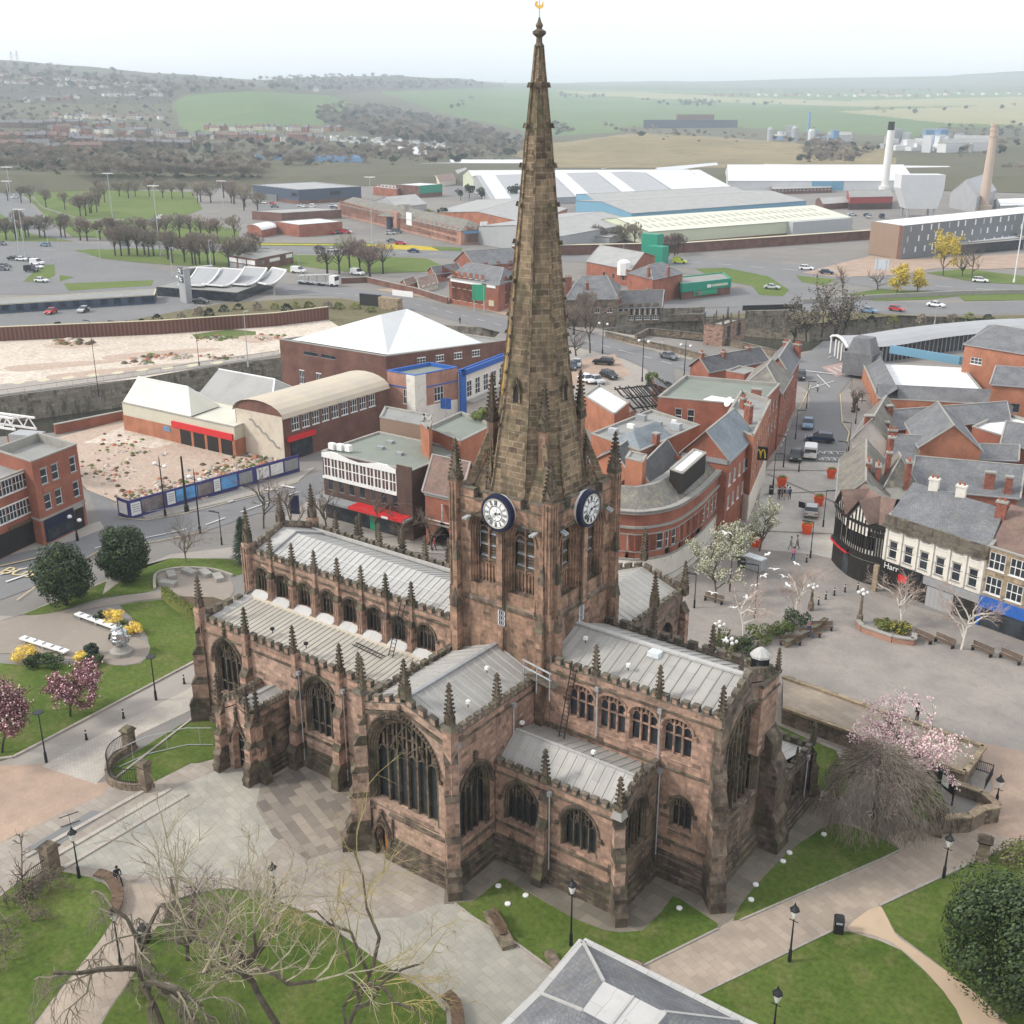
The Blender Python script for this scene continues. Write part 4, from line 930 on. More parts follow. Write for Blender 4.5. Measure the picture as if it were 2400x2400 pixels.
for q in(-1,1):
 mb.box(q*.78-.13,q*.78+.13,-.25,.05,-.1,1.6,'sandstone_dark');mb.bar((q*.95,-.1,1.5),(0,-.12,3.3),.14,'carved_stone');mb.box(q*.98-.05,q*.98+.05,-.15,0,1.2,3.2,'carved_stone')
mb.ico((0,-.15,3.45),.2,'carved_stone')
mb.M=None;mb.build('gable_trim',church)
mb=MB();mb.M=xf((-46.35,TY+.28,0.12),0)
mb.box(-.55,-.04,.2,.28,0,2.2,'black_paint');mb.box(-.02,.55,-.1,0.0,0,2.15,'orange_door')
mb.M=None;mb.build('door',church)
ew=gothic_window(2.6,3.4,5.0,4,order=0.35,crock=1,depth=0.5,bar=0.1)
wallpart('transept_east_wall',(TX1,0,0),math.pi/2,rect(TY,57.3,0,11.05),[arch(2.6+.7,3.4,5.0+.38,7,49.75,3.1)],.5,'sandstone',plin=1.75,strings=(11.05,2.6))
inst('window',ew.mesh('window'),church,Vector((TX1,49.75,3.1))-church.location,math.pi/2)
wallpart('transept_west_wall',(TX0,0,0),-math.pi/2,rect(-57.3,-TY,0,11.05),[],.5,'sandstone',plin=1.75,strings=(11.05,))
mb=MB()
battlements(mb,(TX1-.12,TY+.2),(TX1-.12,57.2),11.2,.5,.45,.82,mat='sandstone')
battlements(mb,(TX0+.12,TY+.2),(TX0+.12,57.2),11.2,.5,.45,.95,mat='sandstone_dark')
battlements(mb,(TX0,TY+.14),(TM,TY+.14),11.15,.55,.55,.9,slope=1.2/3.95,mat='sandstone_pale')
battlements(mb,(TX1,TY+.14),(TM,TY+.14),11.15,.55,.55,.9,slope=1.2/3.95,mat='sandstone_pale')
mb.build('parapet',church)
mb=MB()
for s_ in(-1,1):
 e=TM+s_*3.6
 seamed_roof(mb,(e,TY+.35,11.75),(e,57.3,11.75),(TM,57.3,13.15),(TM,TY+.35,13.15),'lead',.72,.06,'lead_nave')
mb.rings([(0,.16)],4)if False else None
mb.bar((TM,TY+.35,13.2),(TM,57.3,13.2),.3,'grey_paint',h=.16)
mb.build('transept_roof',church)
mb=MB()
buttress(mb,TX0+.2,TY+.2,R(225),[(0.75,2.1),(1.75,1.75),(4.4,1.35),(6.4,1.15),(8.6,.9),(10.2,.5)],1.1,'sandstone_pale')
buttress(mb,TX1-.1,TY+.1,R(-45),[(0.75,1.45),(1.75,1.2),(4.2,.95),(7.2,.75),(10.0,.5)],.85,'sandstone')
mb.mark()
for x in(TX0,TX1):mb.box(x-.4 if x==TX1 else x-.3,x+.3 if x==TX1 else x+.4,TY-.3,TY+.4,0,12.4,'sandstone');mb.frus(x,TY,12.4,12.75,.48,.42,.3,.3,'coping_stone')
mb.build('buttress',church)
put_mesh('pinnacle',PIN_M,(TX1-.03,TY+.02,12.7),0,(1,1,1.02));put_mesh('pinnacle',PIN_L,(TM,TY+.15,13.3),0,(0.85,0.85,0.85));put_mesh('pinnacle',PIN_S,(TX1-.1,52.4,12.0),0,(1.1,1.1,0.95))
put_mesh('pinnacle',PIN_S,(TX0+.1,TY+.1,12.6),0,1.1)
NT=78.6
mb=MB()
mb.M=xf((TX1,0,0),math.pi/2);wall(mb,rect(65.5,NT,0,10.6),[arch(2.4,3.2,4.8,7,75.9,4.0)],.5,'sandstone_grey');mb.M=None
mb.M=xf((0,NT,0),math.pi);wall(mb,[(-TX1,0),(-TX0,0),(-TX0,10.6),(-TM,11.8),(-TX1,10.6)],[],.4,'sandstone');mb.M=None
mb.M=xf((TX0,0,0),-math.pi/2);wall(mb,rect(-NT,-65.5,0,10.6),[],.5,'sandstone');mb.M=None
mb.quad((TX1-.45,74.6,4),(TX1-.45,77.2,4),(TX1-.45,77.2,9),(TX1-.45,74.6,9),'leaded_glass')
mb.build('north_transept_walls',church)
mb=MB()
battlements(mb,(TX1-.12,65.5),(TX1-.12,NT),10.1,.5,.45,.82,mat='sandstone_grey')
battlements(mb,(TX1,NT-.12),(TM,NT-.12),10.3,.5,.45,.9,slope=.3,mat='sandstone_grey')
battlements(mb,(TX0,NT-.12),(TM,NT-.12),10.3,.5,.45,.9,slope=.3,mat='sandstone_grey')
mb.build('parapet',church)
mb=MB()
for s_ in(-1,1):
 e=TM+s_*3.6
 seamed_roof(mb,(e,65.5,10.6),(e,NT-.3,10.6),(TM,NT-.3,12.0),(TM,65.5,12.0),'lead',.72,.06,'lead_nave')
mb.build('transept_roof',church)
mb=MB()
for y in(71.6,NT):buttress(mb,TX1,y,0.0,[(1.7,1.0),(5,.8),(8.8,.5)],.7,'sandstone')
mb.build('buttress',church)
put_mesh('pinnacle',PIN_L,(TX1+.1,73.4,11.2),0,(0.8,0.8,0.95));put_mesh('pinnacle',PIN_L,(TX1+.1,NT,10.4),0,(0.8,0.8,0.95));put_mesh('pinnacle',PIN_M,(TX0,NT,11),0,1.1);put_mesh('pinnacle',PIN_M,(TM,NT,12.6),0,1.0)
# ---- chancel
HX0,HX1,HY0,HY1=-39.4,-25.75,57.0,65.0
HM=61.0
chw=gothic_window(1.95,1.95,2.62,3,'sandstone','glass',order=0.14,depth=0.4,bar=0.13,mould=3,transom=[1.45],hood_m='sandstone')
ch_me=chw.mesh('window');chc=[-36.35,-33.85,-31.35,-28.85]
lw=gothic_window(1.3,1.5,2.25,3,order=0.2,depth=0.4,bar=0.08)
wallpart('chancel_south_wall',(0,HY0,0),0,rect(HX0,HX1,0,12.75),[arch(1.95+.28,1.95,2.62+.15,7,c,9.65)for c in chc]+[arch(1.7,1.5,2.25+.22,7,-28.25,4.2)],.4,'sandstone',plin=2.0,strings=(12.75,8.55,2.9))
for c in chc:inst('window',ch_me,church,Vector((c,HY0,9.65))-church.location,0)
inst('window',lw.mesh('window'),church,Vector((-28.25,HY0,4.2))-church.location,0)
gw=gothic_window(4.5,5.0,7.4,7,order=0.45,depth=0.6,bar=0.12,mould=4,transom=[2.6])
wallpart('east_gable_wall',(HX1,0,0),math.pi/2,gable_wall_outline(HY0,HY1,0,12.75,14.3),[arch(4.5+.9,5.0,7.4+.5,7,60.75,4.9)],.6,'sandstone_grey',plin=2.0,strings=(4.3,))
inst('great_east_window',gw.mesh('great_east_window'),church,Vector((HX1,60.75,4.9))-church.location,math.pi/2)
wallpart('chancel_north_wall',(0,HY1,0),math.pi,rect(-HX1,-HX0,0,12.75),[],.4,'sandstone',strings=(12.75,))
mb=MB()
battlements(mb,(HX0,HY0+.12),(HX1,HY0+.12),12.85,.5,.55,.78,mat='sandstone')
battlements(mb,(HX0,HY1-.12),(HX1,HY1-.12),12.85,.5,.55,1.1,mat='sandstone_dark')
battlements(mb,(HX1-.14,HY0),(HX1-.14,HM),12.85,.5,.5,.8,slope=1.55/4,mat='sandstone_grey')
battlements(mb,(HX1-.14,HY1),(HX1-.14,HM),12.85,.5,.5,.8,slope=1.55/4,mat='sandstone_grey')
mb.bar((HX1+.05,HY0,12.8),(HX1+.05,HM,14.3),.2,'coping_stone')
mb.build('parapet',church)
mb=MB()
for s_ in(-1,1):
 e=HM+s_*3.7
 seamed_roof(mb,(HX0-.2,e,13.3),(HX1-.35,e,13.3),(HX1-.35,HM,14.75),(HX0-.2,HM,14.75),'lead',.78,.06)
mb.bar((HX0-.2,HM,14.8),(HX1-.35,HM,14.8),.42,'lead_nave',h=.14)
mb.frus(-32.6,HM-.55,14.45,14.8,.45,.4,.42,.36,'skylight')
mb.build('chancel_roof',church)
for x in(-35.25,-30.35,-25.85):put_mesh('pinnacle',PIN_S,(x,HY0+.1,13.6),0,0.98)
for x in(-35.25,-30.5):put_mesh('pinnacle',PIN_S,(x,HY1-.1,13.6),0,0.9)
mb=MB()
buttress(mb,HX1-.1,HY0+.1,R(-45),[(0.9,2.0),(2.2,1.7),(4.2,1.45),(6.0,1.2),(7.6,.95),(9.2,.55)],.95,'sandstone_grey')
mb.mark();mb.box(HX1-.45,HX1+.1,HY0-.1,HY0+.45,0,12.7,'sandstone_grey')
buttress(mb,HX1,64.6,R(0),[(0.9,1.9),(2.6,1.6),(6.4,1.3),(8.6,.8)],1.7,'sandstone_dark')
mb.build('buttress',church)
mb=MB()
mb.box(HX1-1.6,HX1+.2,62.6,65.3,8,13.3,'sandstone');string_course_z=12.4
mb.box(HX1-1.7,HX1+.3,62.5,65.4,12.35,12.5,'coping_stone');mb.box(HX1-1.75,HX1+.32,62.45,65.45,13.3,13.55,'coping_stone')
mb.build('stair_turret',church)
mb=MB()
mb.rings([(13.5,.62),(13.9,.62),(13.95,.68)],8,'timber_board',HX1-.7,63.9,R(22.5))
mb.rings([(13.95,.5),(14.9,.5)],8,'glass',HX1-.7,63.9,R(22.5))
for k in range(8):
 a=R(22.5+45*k);mb.bar((HX1-.7+.55*math.cos(a),63.9+.55*math.sin(a),13.9),(HX1-.7+.55*math.cos(a),63.9+.55*math.sin(a),14.9),.1,'timber_black')
mb.rings([(14.9,.72),(15.05,.7),(15.3,.45),(15.5,.18)],8,'lead_nave',HX1-.7,63.9,R(22.5))
mb.build('lantern',church)
for(x,y)in((HX1-1.5,62.7),(HX1+.1,65.2),(HX1-1.5,65.2)):put_mesh('pinnacle',PIN_S,(x,y,13.5),0,(0.7,0.7,0.75))
# ---- south chapel
SX0,SX1,SY=-39.9,-30.0,51.9
sw=gothic_window(2.35,1.75,3.1,4,order=0.28,depth=0.5,bar=0.08)
sw_me=sw.mesh('window')
wallpart('chapel_south_wall',(0,SY,0),0,rect(SX0,SX1,0,6.95),[arch(2.35+.56,1.75,3.1+.3,7,c,3.35)for c in(-37.75,-33.0)],.5,'sandstone',plin=1.9,strings=(6.95,2.9))
for c in(-37.75,-33.0):inst('window',sw_me,church,Vector((c,SY,3.35))-church.location,0)
se=gothic_window(2.2,2.3,3.6,5,order=0.28,depth=0.5,bar=0.08)
wallpart('chapel_east_wall',(SX1,0,0),math.pi/2,[(SY,0),(HY0,0),(HY0,8.3),(54.6,8.3),(SY,6.95)],[arch(2.2+.56,2.3,3.6+.3,7,54.25,3.6)],.5,'sandstone_grey',plin=1.9,strings=(2.9,))
inst('window',se.mesh('window'),church,Vector((SX1,54.25,3.6))-church.location,math.pi/2)
mb=MB()
battlements(mb,(SX0,SY+.12),(SX1,SY+.12),7.05,.45,.5,.74,mat='sandstone')
battlements(mb,(SX1-.12,SY),(SX1-.12,54.6),7.05,.45,.45,.7,slope=1.35/2.7,mat='sandstone_grey')
battlements(mb,(SX1-.12,54.6),(SX1-.12,HY0),8.3,.45,.35,.7,mat='sandstone_grey')
mb.build('parapet',church)
mb=MB()
seamed_roof(mb,(SX0,SY+.3,7.35),(SX1-.3,SY+.3,7.35),(SX1-.3,54.3,9.0),(SX0,54.3,9.0),'lead',.7,.045)
seamed_roof(mb,(SX1-.3,HY0,8.2),(SX0,HY0,8.2),(SX0,54.3,9.0),(SX1-.3,54.3,9.0),'lead',.7,.045)
mb.bar((SX0,54.3,9.04),(SX1-.3,54.3,9.04),.16,'lead_nave')
mb.build('chapel_roof',church)
mb=MB()
buttress(mb,-35.65,SY,-math.pi/2,[(.7,1.15),(1.9,.95),(4.4,.7),(6.4,.35)],.68,'sandstone')
buttress(mb,SX1-.1,SY+.1,R(-45),[(.8,1.75),(1.9,1.35),(4.4,.95),(6.7,.5)],.72,'sandstone_pale')
mb.mark();mb.frus(SX1+.05,SY-.05,7.4,7.9,.42,.42,.3,.3,'concrete')
mb.build('buttress',church)
put_mesh('pinnacle',PIN_S,(-35.7,SY-.05,7.75),0,1.08);put_mesh('pinnacle',PIN_S,(SX1+.05,SY-.05,7.85),0,1.1)
for k in range(4):
 mbk=SY+.7+.75*k;put_mesh('pinnacle',PIN_S,(SX1-.1,mbk,7.75+.37*k),0,(0.5,0.5,0.42))
 # ---- north-east vestry
VX1,VY0,VY1=-24.7,65.6,71.0
mb=MB()
mb.M=xf((VX1,0,0),math.pi/2);wall(mb,rect(VY0,VY1,0,4.6),[arch(1.7,1.3,2.1,6,68.4,1.9)],.4,'sandstone_dark');plinth(mb,VY0,VY1,0,1.2);string_course(mb,VY0,VY1,4.4);mb.M=None
mb.quad((VX1-.36,67.4,1.8),(VX1-.36,69.4,1.8),(VX1-.36,69.4,4.3),(VX1-.36,67.4,4.3),'leaded_glass')
for q in(-.4,0,.4):mb.box(VX1-.3,VX1-.2,68.4+q-.04,68.4+q+.04,1.9,3.9,'carved_stone')
mb.box(VX1-12,VX1,VY1-.4,VY1,0,4.6,'sandstone_dark')
battlements(mb,(VX1-.12,VY0),(VX1-.12,VY1),4.5,.5,.3,.95,mat='sandstone_dark');battlements(mb,(VX1-12,VY1-.12),(VX1,VY1-.12),4.5,.5,.3,.95,mat='sandstone_dark')
seamed_roof(mb,(VX1-.3,VY1-.3,4.75),(VX1-12,VY1-.3,4.75),(VX1-12,VY0-.6,6.3),(VX1-.3,VY0-.6,6.3),'lead',.7)
buttress(mb,VX1,VY1-.1,R(45),[(1.2,.9),(3.2,.6),(4.4,.3)],.6,'sandstone_dark')
mb.build('vestry',church)
put_mesh('pinnacle',PIN_S,(VX1,VY1,5.1),0,(0.9,0.9,0.8));put_mesh('pinnacle',PIN_S,(VX1,VY1-3,5.0),0,(0.6,0.6,0.6))
# ---- tower
TH=4.05;ZT0,ZS,ZP=8.0,22.75,24.75
bel=[]
def belfry_window():
 mb=MB();w_,hs_,ha_=1.75,4.0,5.2
 for k in range(4):
  t0,t1=.42*(1-k/4),.42*(1-(k+1)/4);y0,y1=.7*k/4,.7*(k+1)/4
  A=arch(w_+2*t0,hs_,ha_+t0);B=arch(w_+2*t1,hs_,ha_+t1);n=len(A)
  mb.add([(p[0],y0,p[1])for p in A]+[(p[0],y0,p[1])for p in B]+[(p[0],y1,p[1])for p in B],[f for i in range(1,n)for f in((i,(i+1)%n,n+(i+1)%n,n+i),(n+i,n+(i+1)%n,2*n+(i+1)%n,2*n+i))],'tower_stone')
 g=arch(w_,hs_,ha_)
 tr=tessellate_polygon([[Vector((p[0],p[1],0))for p in g]])
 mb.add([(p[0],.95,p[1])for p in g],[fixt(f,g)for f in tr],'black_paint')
 mb.box(-w_/2,w_/2,.72,.9,0.2,1.75,'tower_stone')
 tracery(mb,w_,hs_-.1,ha_,2,'tower_stone',.13,.62)
 mb.box(-w_/2,w_/2,.6,.85,1.7,1.9,'carved_stone')
 for q in(-1,1):
  for k in range(14):
   z=1.95+.22*k
   if z<arch_z(w_,hs_,ha_,q*.75)-.1 or(z<4.6):mb.add([(q*.42-.36,.66,z),(q*.42+.36,.66,z),(q*.42+.36,.86,z+.14),(q*.42-.36,.86,z+.14)],[(0,1,2,3)],'carved_stone' if k%4 else 'grey_paint')
  A=[(q*.44+.4*math.cos(math.pi*i/6),1.35+.3*math.sin(math.pi*i/6))for i in range(7)]
  for i in range(6):mb.bar((A[i][0],.68,A[i][1]),(A[i+1][0],.68,A[i+1][1]),.09,'tower_stone')
  mb.box(q*.44-.2,q*.44-.1,.62,.74,.1,1.4,'tower_stone');mb.box(q*.44+.1,q*.44+.2,.62,.74,.1,1.4,'tower_stone')
 mb.add([(-1.3,-.12,-1.05),(1.3,-.12,-1.05),(.9,.75,.1),(-.9,.75,.1),(-1.3,-.12,-1.25),(1.3,-.12,-1.25),(1.3,.0,-1.3),(-1.3,0,-1.3),(-1.3,0,0),(1.3,0,0)],[(0,1,2,3),(4,5,1,0),(0,3,8),(1,9,2)],'sandstone_grey')
 return mb.mesh('belfry_window')
BEL=belfry_window()
faces=(((CX,CY-TH,0),0),((CX+TH,CY,0),math.pi/2),((CX,CY+TH,0),math.pi),((CX-TH,CY,0),-math.pi/2))
zb=17.55
for fi,(o_,ang)in enumerate(faces):
 mb=MB();mb.M=xf(o_,ang)
 hl=[arch(1.75+.84,4.0,5.2+.42,7,s_*1.6,zb)for s_ in(-1,1)]
 wall(mb,rect(-TH,TH,ZT0,ZS),hl,.1,'tower_stone')
 string_course(mb,-TH-.3,TH+.3,16.2,.16,.2);string_course(mb,-TH-.3,TH+.3,ZS,.16,.2)
 mb.box(-.24,.24,-.32,0,16.4,22.2,'tower_stone');mb.box(-.2,.2,-.2,0,12.6,14.7,'tower_stone');mb.frus(0,-.18,22.2,22.7,.26,.2,.1,.1,'carved_stone')
 for q in(-.3,.3):mb.bar((q,-.2,16.4),(q,-.2,22.2),.08,'carved_stone')
 mb.box(-.3,.3,-.25,0,16.2,16.6,'carved_stone')
 for s_ in(-1,1):
  for d_ in(1.32,):
   A=arch(2.75,4.0,5.75,8,s_*1.6,zb)[2:]
   for i in range(len(A)-1):mb.bar((A[i][0],-.06,A[i][1]),(A[i+1][0],-.06,A[i+1][1]),.12,'tower_stone')
  mb.box(s_*3.35-.2,s_*3.35+.2,-.06,.0,22.1,22.5,'white_paint')if False else None
  mb.bar((s_*2.9,-.1,22.62),(s_*2.9-.1,-.62,22.5),.14,'galv');mb.bar((s_*2.9+.22,-.1,22.66),(s_*2.9+.12,-.62,22.54),.14,'galv')
 mb.build('tower_wall',church)
 for s_ in(-1,1):
  p=xf(o_,ang)@Vector((s_*1.6,0,zb));inst('belfry_window',BEL,church,p-church.location,ang)
 mb=MB();mb.box(-.26,.26,-.06,-.02,0,1.15,'glass')
 for x in(-.26,-.09,.09,.26):mb.box(x-.03,x+.03,-.1,-.03,0,1.15,'white_paint' if abs(x)>.2 else 'galv')
 for z in(0,.38,.76,1.15):mb.box(-.29,.29,-.1,-.03,z-.03,z+.03,'galv')
 p=xf(o_,ang)@Vector((0,0,14.85));inst('small_window',mb.mesh('small_window'),church,p-church.location,ang)
mb=MB()
for sx in(-1,1):
 for sy in(-1,1):
  mb.mark();x,y=CX+sx*TH,CY+sy*TH
  mb.box(x-.42,x+.42,y-.42,y+.42,ZT0,17.0,'tower_stone');mb.box(x-.36,x+.36,y-.36,y+.36,17.0,ZP+.35,'tower_stone')
  for(bx,by)in((sx,0),(0,sy)):
   cx_,cy_=x+bx*.55-(0 if bx else sx*.28),y+by*.55-(0 if by else sy*.28)
   mb.box(cx_-.26,cx_+.26,cy_-.26,cy_+.26,ZT0,15.6,'tower_stone');mb.frus(cx_,cy_,15.6,17.0,.32,.32,.1,.1,'carved_stone')
   mb.box(cx_-.2-bx*.1,cx_+.2-bx*.1,cy_-.2-by*.1,cy_+.2-by*.1,15.6,19.2,'tower_stone');mb.frus(cx_-bx*.1,cy_-by*.1,19.2,20.6,.27,.27,.06,.06,'carved_stone')
  for q1 in(-1,0,1):
   mb.bar((x+sx*.38,y+q1*.28,17),(x+sx*.38,y+q1*.28,ZP+.2),.09,'tower_stone');mb.bar((x+q1*.28,y+sy*.38,17),(x+q1*.28,y+sy*.38,ZP+.2),.09,'tower_stone')
mb.build('buttress',church)
mb=MB()
for o_,ang in faces:
 a=xf(o_,ang)@Vector((-TH,.15,0));b=xf(o_,ang)@Vector((TH,.15,0))
 battlements(mb,(a.x,a.y),(b.x,b.y),ZS+.15,.75,1.05,2.02,.35,'tower_stone',duty=.62)
mb.build('tower_parapet',church)
mb=MB();mb.box(CX-TH+.2,CX+TH-.2,CY-TH+.2,CY+TH-.2,22.8,23.2,'lead')
mb.build('tower_roof',church)
PIN_T=pinnacle_mesh(0.25,0.66,2.45,'carved_stone',8)
for sx in(-1,1):
 for sy in(-1,1):put_mesh('pinnacle',PIN_T,(CX+sx*TH,CY+sy*TH,ZP+.3))
prof=[(22.9,3.75),(24.4,3.45),(25.5,3.22),(28.6,2.78),(28.95,2.72),(29.9,2.52),(34.7,1.95),(39.3,1.52),(42.6,1.22),(47.35,.82),(50.9,.46),(52.0,.34),(53.2,.23)]
mb=MB();mb.rings([(z,r/math.cos(R(22.5))*.985)for z,r in prof],8,'spire_stone',CX,CY,R(22.5))
for sx in(-1,1):
 for sy in(-1,1):
  mb.add([(CX+sx*3.75,CY+sy*3.75,22.9),(CX+sx*3.75,CY+sy*1.4,22.9),(CX+sx*1.4,CY+sy*3.75,22.9),(CX+sx*1.95,CY+sy*1.95,28.2)],[(0,1,3),(0,3,2)],'spire_stone')
def rad(z):
 for i in range(len(prof)-1):
  if prof[i][0]<=z<=prof[i+1][0]:
   t=(z-prof[i][0])/(prof[i+1][0]-prof[i][0]);return prof[i][1]*(1-t)+prof[i+1][1]*t
 return prof[-1][1]
spire=mb.build('spire',church)
mb=MB()
for k in range(8):
 a=R(22.5+45*k)
 for i in range(len(prof)-1):
  (z0,r0),(z1,r1)=prof[i],prof[i+1];r0/=math.cos(R(22.5));r1/=math.cos(R(22.5))
  mb.bar((CX+r0*math.cos(a),CY+r0*math.sin(a),z0),(CX+r1*math.cos(a),CY+r1*math.sin(a),z1),.13,'spire_stone')
 z=29.2;
 while z<52:
  big=z>38.5
  r=rad(z)/math.cos(R(22.5))+.02;s_=.16 if big else.12
  p=(CX+r*math.cos(a),CY+r*math.sin(a),z);q=(CX+(r+s_*1.3)*math.cos(a),CY+(r+s_*1.3)*math.sin(a),z+.06)
  mb.bar(p,q,s_*1.1,'carved_stone',h=s_*1.3,w1=s_*1.7)
  z+=2.42 if big else 1.21
mb.build('crockets',church)
mb=MB()
mb.rings([(53.1,.25),(53.3,.33),(53.5,.2),(53.8,.18),(54.0,.42),(54.15,.42),(54.3,.16),(54.5,.24),(54.7,.12),(54.95,.05)],10,'carved_stone',CX,CY)
mb.build('finial',church)
mb=MB()
for k in range(0,8,2):
 mb.mark();a=R(45*k);r=rad(31.2);c=Vector((CX+r*math.cos(a),CY+r*math.sin(a),30.9));d=Vector((math.cos(a),math.sin(a),0));t=Vector((-d.y,d.x,0))
 mb.bar(c-t*.3+d*.02,c-t*.28+d*.02+Vector((0,0,1.0)),.14,'spire_stone');mb.bar(c+t*.3+d*.02,c+t*.28+d*.02+Vector((0,0,1.0)),.14,'spire_stone')
 mb.bar(c-t*.36+d*.06+Vector((0,0,.95)),c+d*.0+Vector((0,0,1.7)),.14,'carved_stone');mb.bar(c+t*.36+d*.06+Vector((0,0,.95)),c+Vector((0,0,1.7)),.14,'carved_stone')
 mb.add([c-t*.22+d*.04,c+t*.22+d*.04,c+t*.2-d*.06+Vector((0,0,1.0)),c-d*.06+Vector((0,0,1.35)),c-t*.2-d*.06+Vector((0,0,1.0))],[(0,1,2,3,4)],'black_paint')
mb.build('lucarne',church)
mb=MB()
for sx in(-1,1):
 for sy in(-1,1):
  mb.mark();x,y=CX+sx*2.2,CY+sy*2.2
  mb.box(x-.27,x+.27,y-.27,y+.27,23.2,29.3,'tower_stone');mb.frus(x,y,29.2,29.45,.32,.32,.38,.38,'carved_stone')
  mb.bar((x+sx*1.5,y+sy*1.5,23.4),(x+sx*.1,y+sy*.1,28.3),.3,'spire_stone',h=.5)
mb.build('turret_shaft',church)
PIN_U=pinnacle_mesh(0.4,0.52,2.5,'carved_stone',8)
for sx in(-1,1):
 for sy in(-1,1):put_mesh('turret_pinnacle',PIN_U,(CX+sx*2.2,CY+sy*2.2,29.4))
for(dx,dy)in((0,-3.1),(3.1,0),(0,3.1),(-3.1,0)):put_mesh('pinnacle',PIN_T,(CX+dx,CY+dy,23.4),0,(0.75,0.75,1.1))if False else None
for(dx,dy)in((-1.7,-3.05),(3.05,1.7)):put_mesh('pinnacle',PIN_T,(CX+dx,CY+dy,24.4),0,(0.72,0.72,1.25))
mb=MB();mb.bar((CX,CY,54.9),(CX,CY,56.1),.05,'galv',w1=.03)
mb.ico((CX,CY,55.3),.05,'gold')
cock=[(-.42,.12),(-.36,.42),(-.2,.5),(-.1,.36),(-.2,.22),(-.06,.16),(.16,.2),(.24,.42),(.36,.42),(.33,.3),(.34,.1),(.2,-.06),(0,-.12),(-.2,-.04),(-.32,.1)]
cdir=RT.normalized()
vs=[tuple(Vector((CX,CY,55.5))+cdir*x*.75+FWD.cross(cdir).normalized()*0+Vector((0,0,z*.75))+n*Vector((cdir.y,-cdir.x,0)))for n in(-.03,.03)for x,z in cock]
n=len(cock);tr=tessellate_polygon([[Vector((a,b,0))for a,b in cock]])
mb.add(vs,[tuple(f)for f in tr]+[tuple(n+i for i in f)for f in tr]+[(i,(i+1)%n,n+(i+1)%n,n+i)for i in range(n)],'gold')
mb.build('weathercock',church)
def clock():
 mb=MB()
 def ring(r0,r1,y,mat,n=36,y1=None):
  y1=y if y1 is None else y1
  vs=[(r0*math.sin(6.2832*i/n),y,r0*math.cos(6.2832*i/n))for i in range(n)]+[(r1*math.sin(6.2832*i/n),y1,r1*math.cos(6.2832*i/n))for i in range(n)]
  mb.add(vs,[(i,(i+1)%n,n+(i+1)%n,n+i)for i in range(n)],mat)
 n=36;mb.add([(1.06*math.sin(6.2832*i/n),-.02,1.06*math.cos(6.2832*i/n))for i in range(n)],[tuple(range(n))],'white_paint')
 ring(1.05,1.30,-.03,'navy_paint',y1=-.0);ring(1.30,1.36,.0,'navy_paint',y1=.35);ring(1.36,1.2,.35,'white_paint',y1=.75)
 ring(1.04,1.08,-.05,'sign_cream');ring(.52,.57,-.035,'black_paint');ring(.98,1.0,-.035,'black_paint')
 for k in range(6):
  a=6.2832*k/6;mb.bar((.05*math.sin(a),-.03,.05*math.cos(a)),(.3*math.sin(a+.3),-.03,.3*math.cos(a+.3)),.012,'grey_paint');mb.bar((.3*math.sin(a+.3),-.03,.3*math.cos(a+.3)),(.52*math.sin(a),-.03,.52*math.cos(a)),.012,'grey_paint')
 rom=['XII','I','II','III','IIII','V','VI','VII','VIII','IX','X','XI']
 for i,t in enumerate(rom):
  a=6.2832*i/12;wd={'I':.07,'V':.13,'X':.13};tot=sum(wd[c]for c in t);sc=min(1,.36/tot);x=-tot*sc/2
  for c in t:
   ww=wd[c]*sc;xm=x+ww/2
   segs={'I':[(0,0)],'V':[(-.35,0),(.35,0)],'X':[(-.38,.38),(.38,-.38)]}[c]
   for(b0,b1)in segs:
    p=[]
    for(u,v)in((xm+b0*ww,.95),(xm+b1*ww,.62)):
     p.append((v*math.sin(a)+u*math.cos(a),-.045,v*math.cos(a)-u*math.sin(a)))
    mb.bar(p[0],p[1],.035,'black_paint',h=.012)
   x+=ww
 dial=mb;mb=MB()
 for ang,L,wd in((R(79),.5,.09),(R(228),.9,.06)):
  mb.bar((-.12*math.sin(ang),-.07,-.12*math.cos(ang)),(L*math.sin(ang),-.07,L*math.cos(ang)),wd,'black_paint',h=.02,w1=.03)
  mb.ico((L*.7*math.sin(ang),-.07,L*.7*math.cos(ang)),wd*.8,'black_paint')
 mb.ico((0,-.07,0),.08,'black_paint')
 return dial.mesh('clock_face'),mb.mesh('clock_hands')
CK,CH=clock()
for o_,ang in faces:
 p=xf(o_,ang)@Vector((.0,-.65,23.55));inst('clock_hands',CH,inst('clock_face',CK,church,p-church.location,ang))
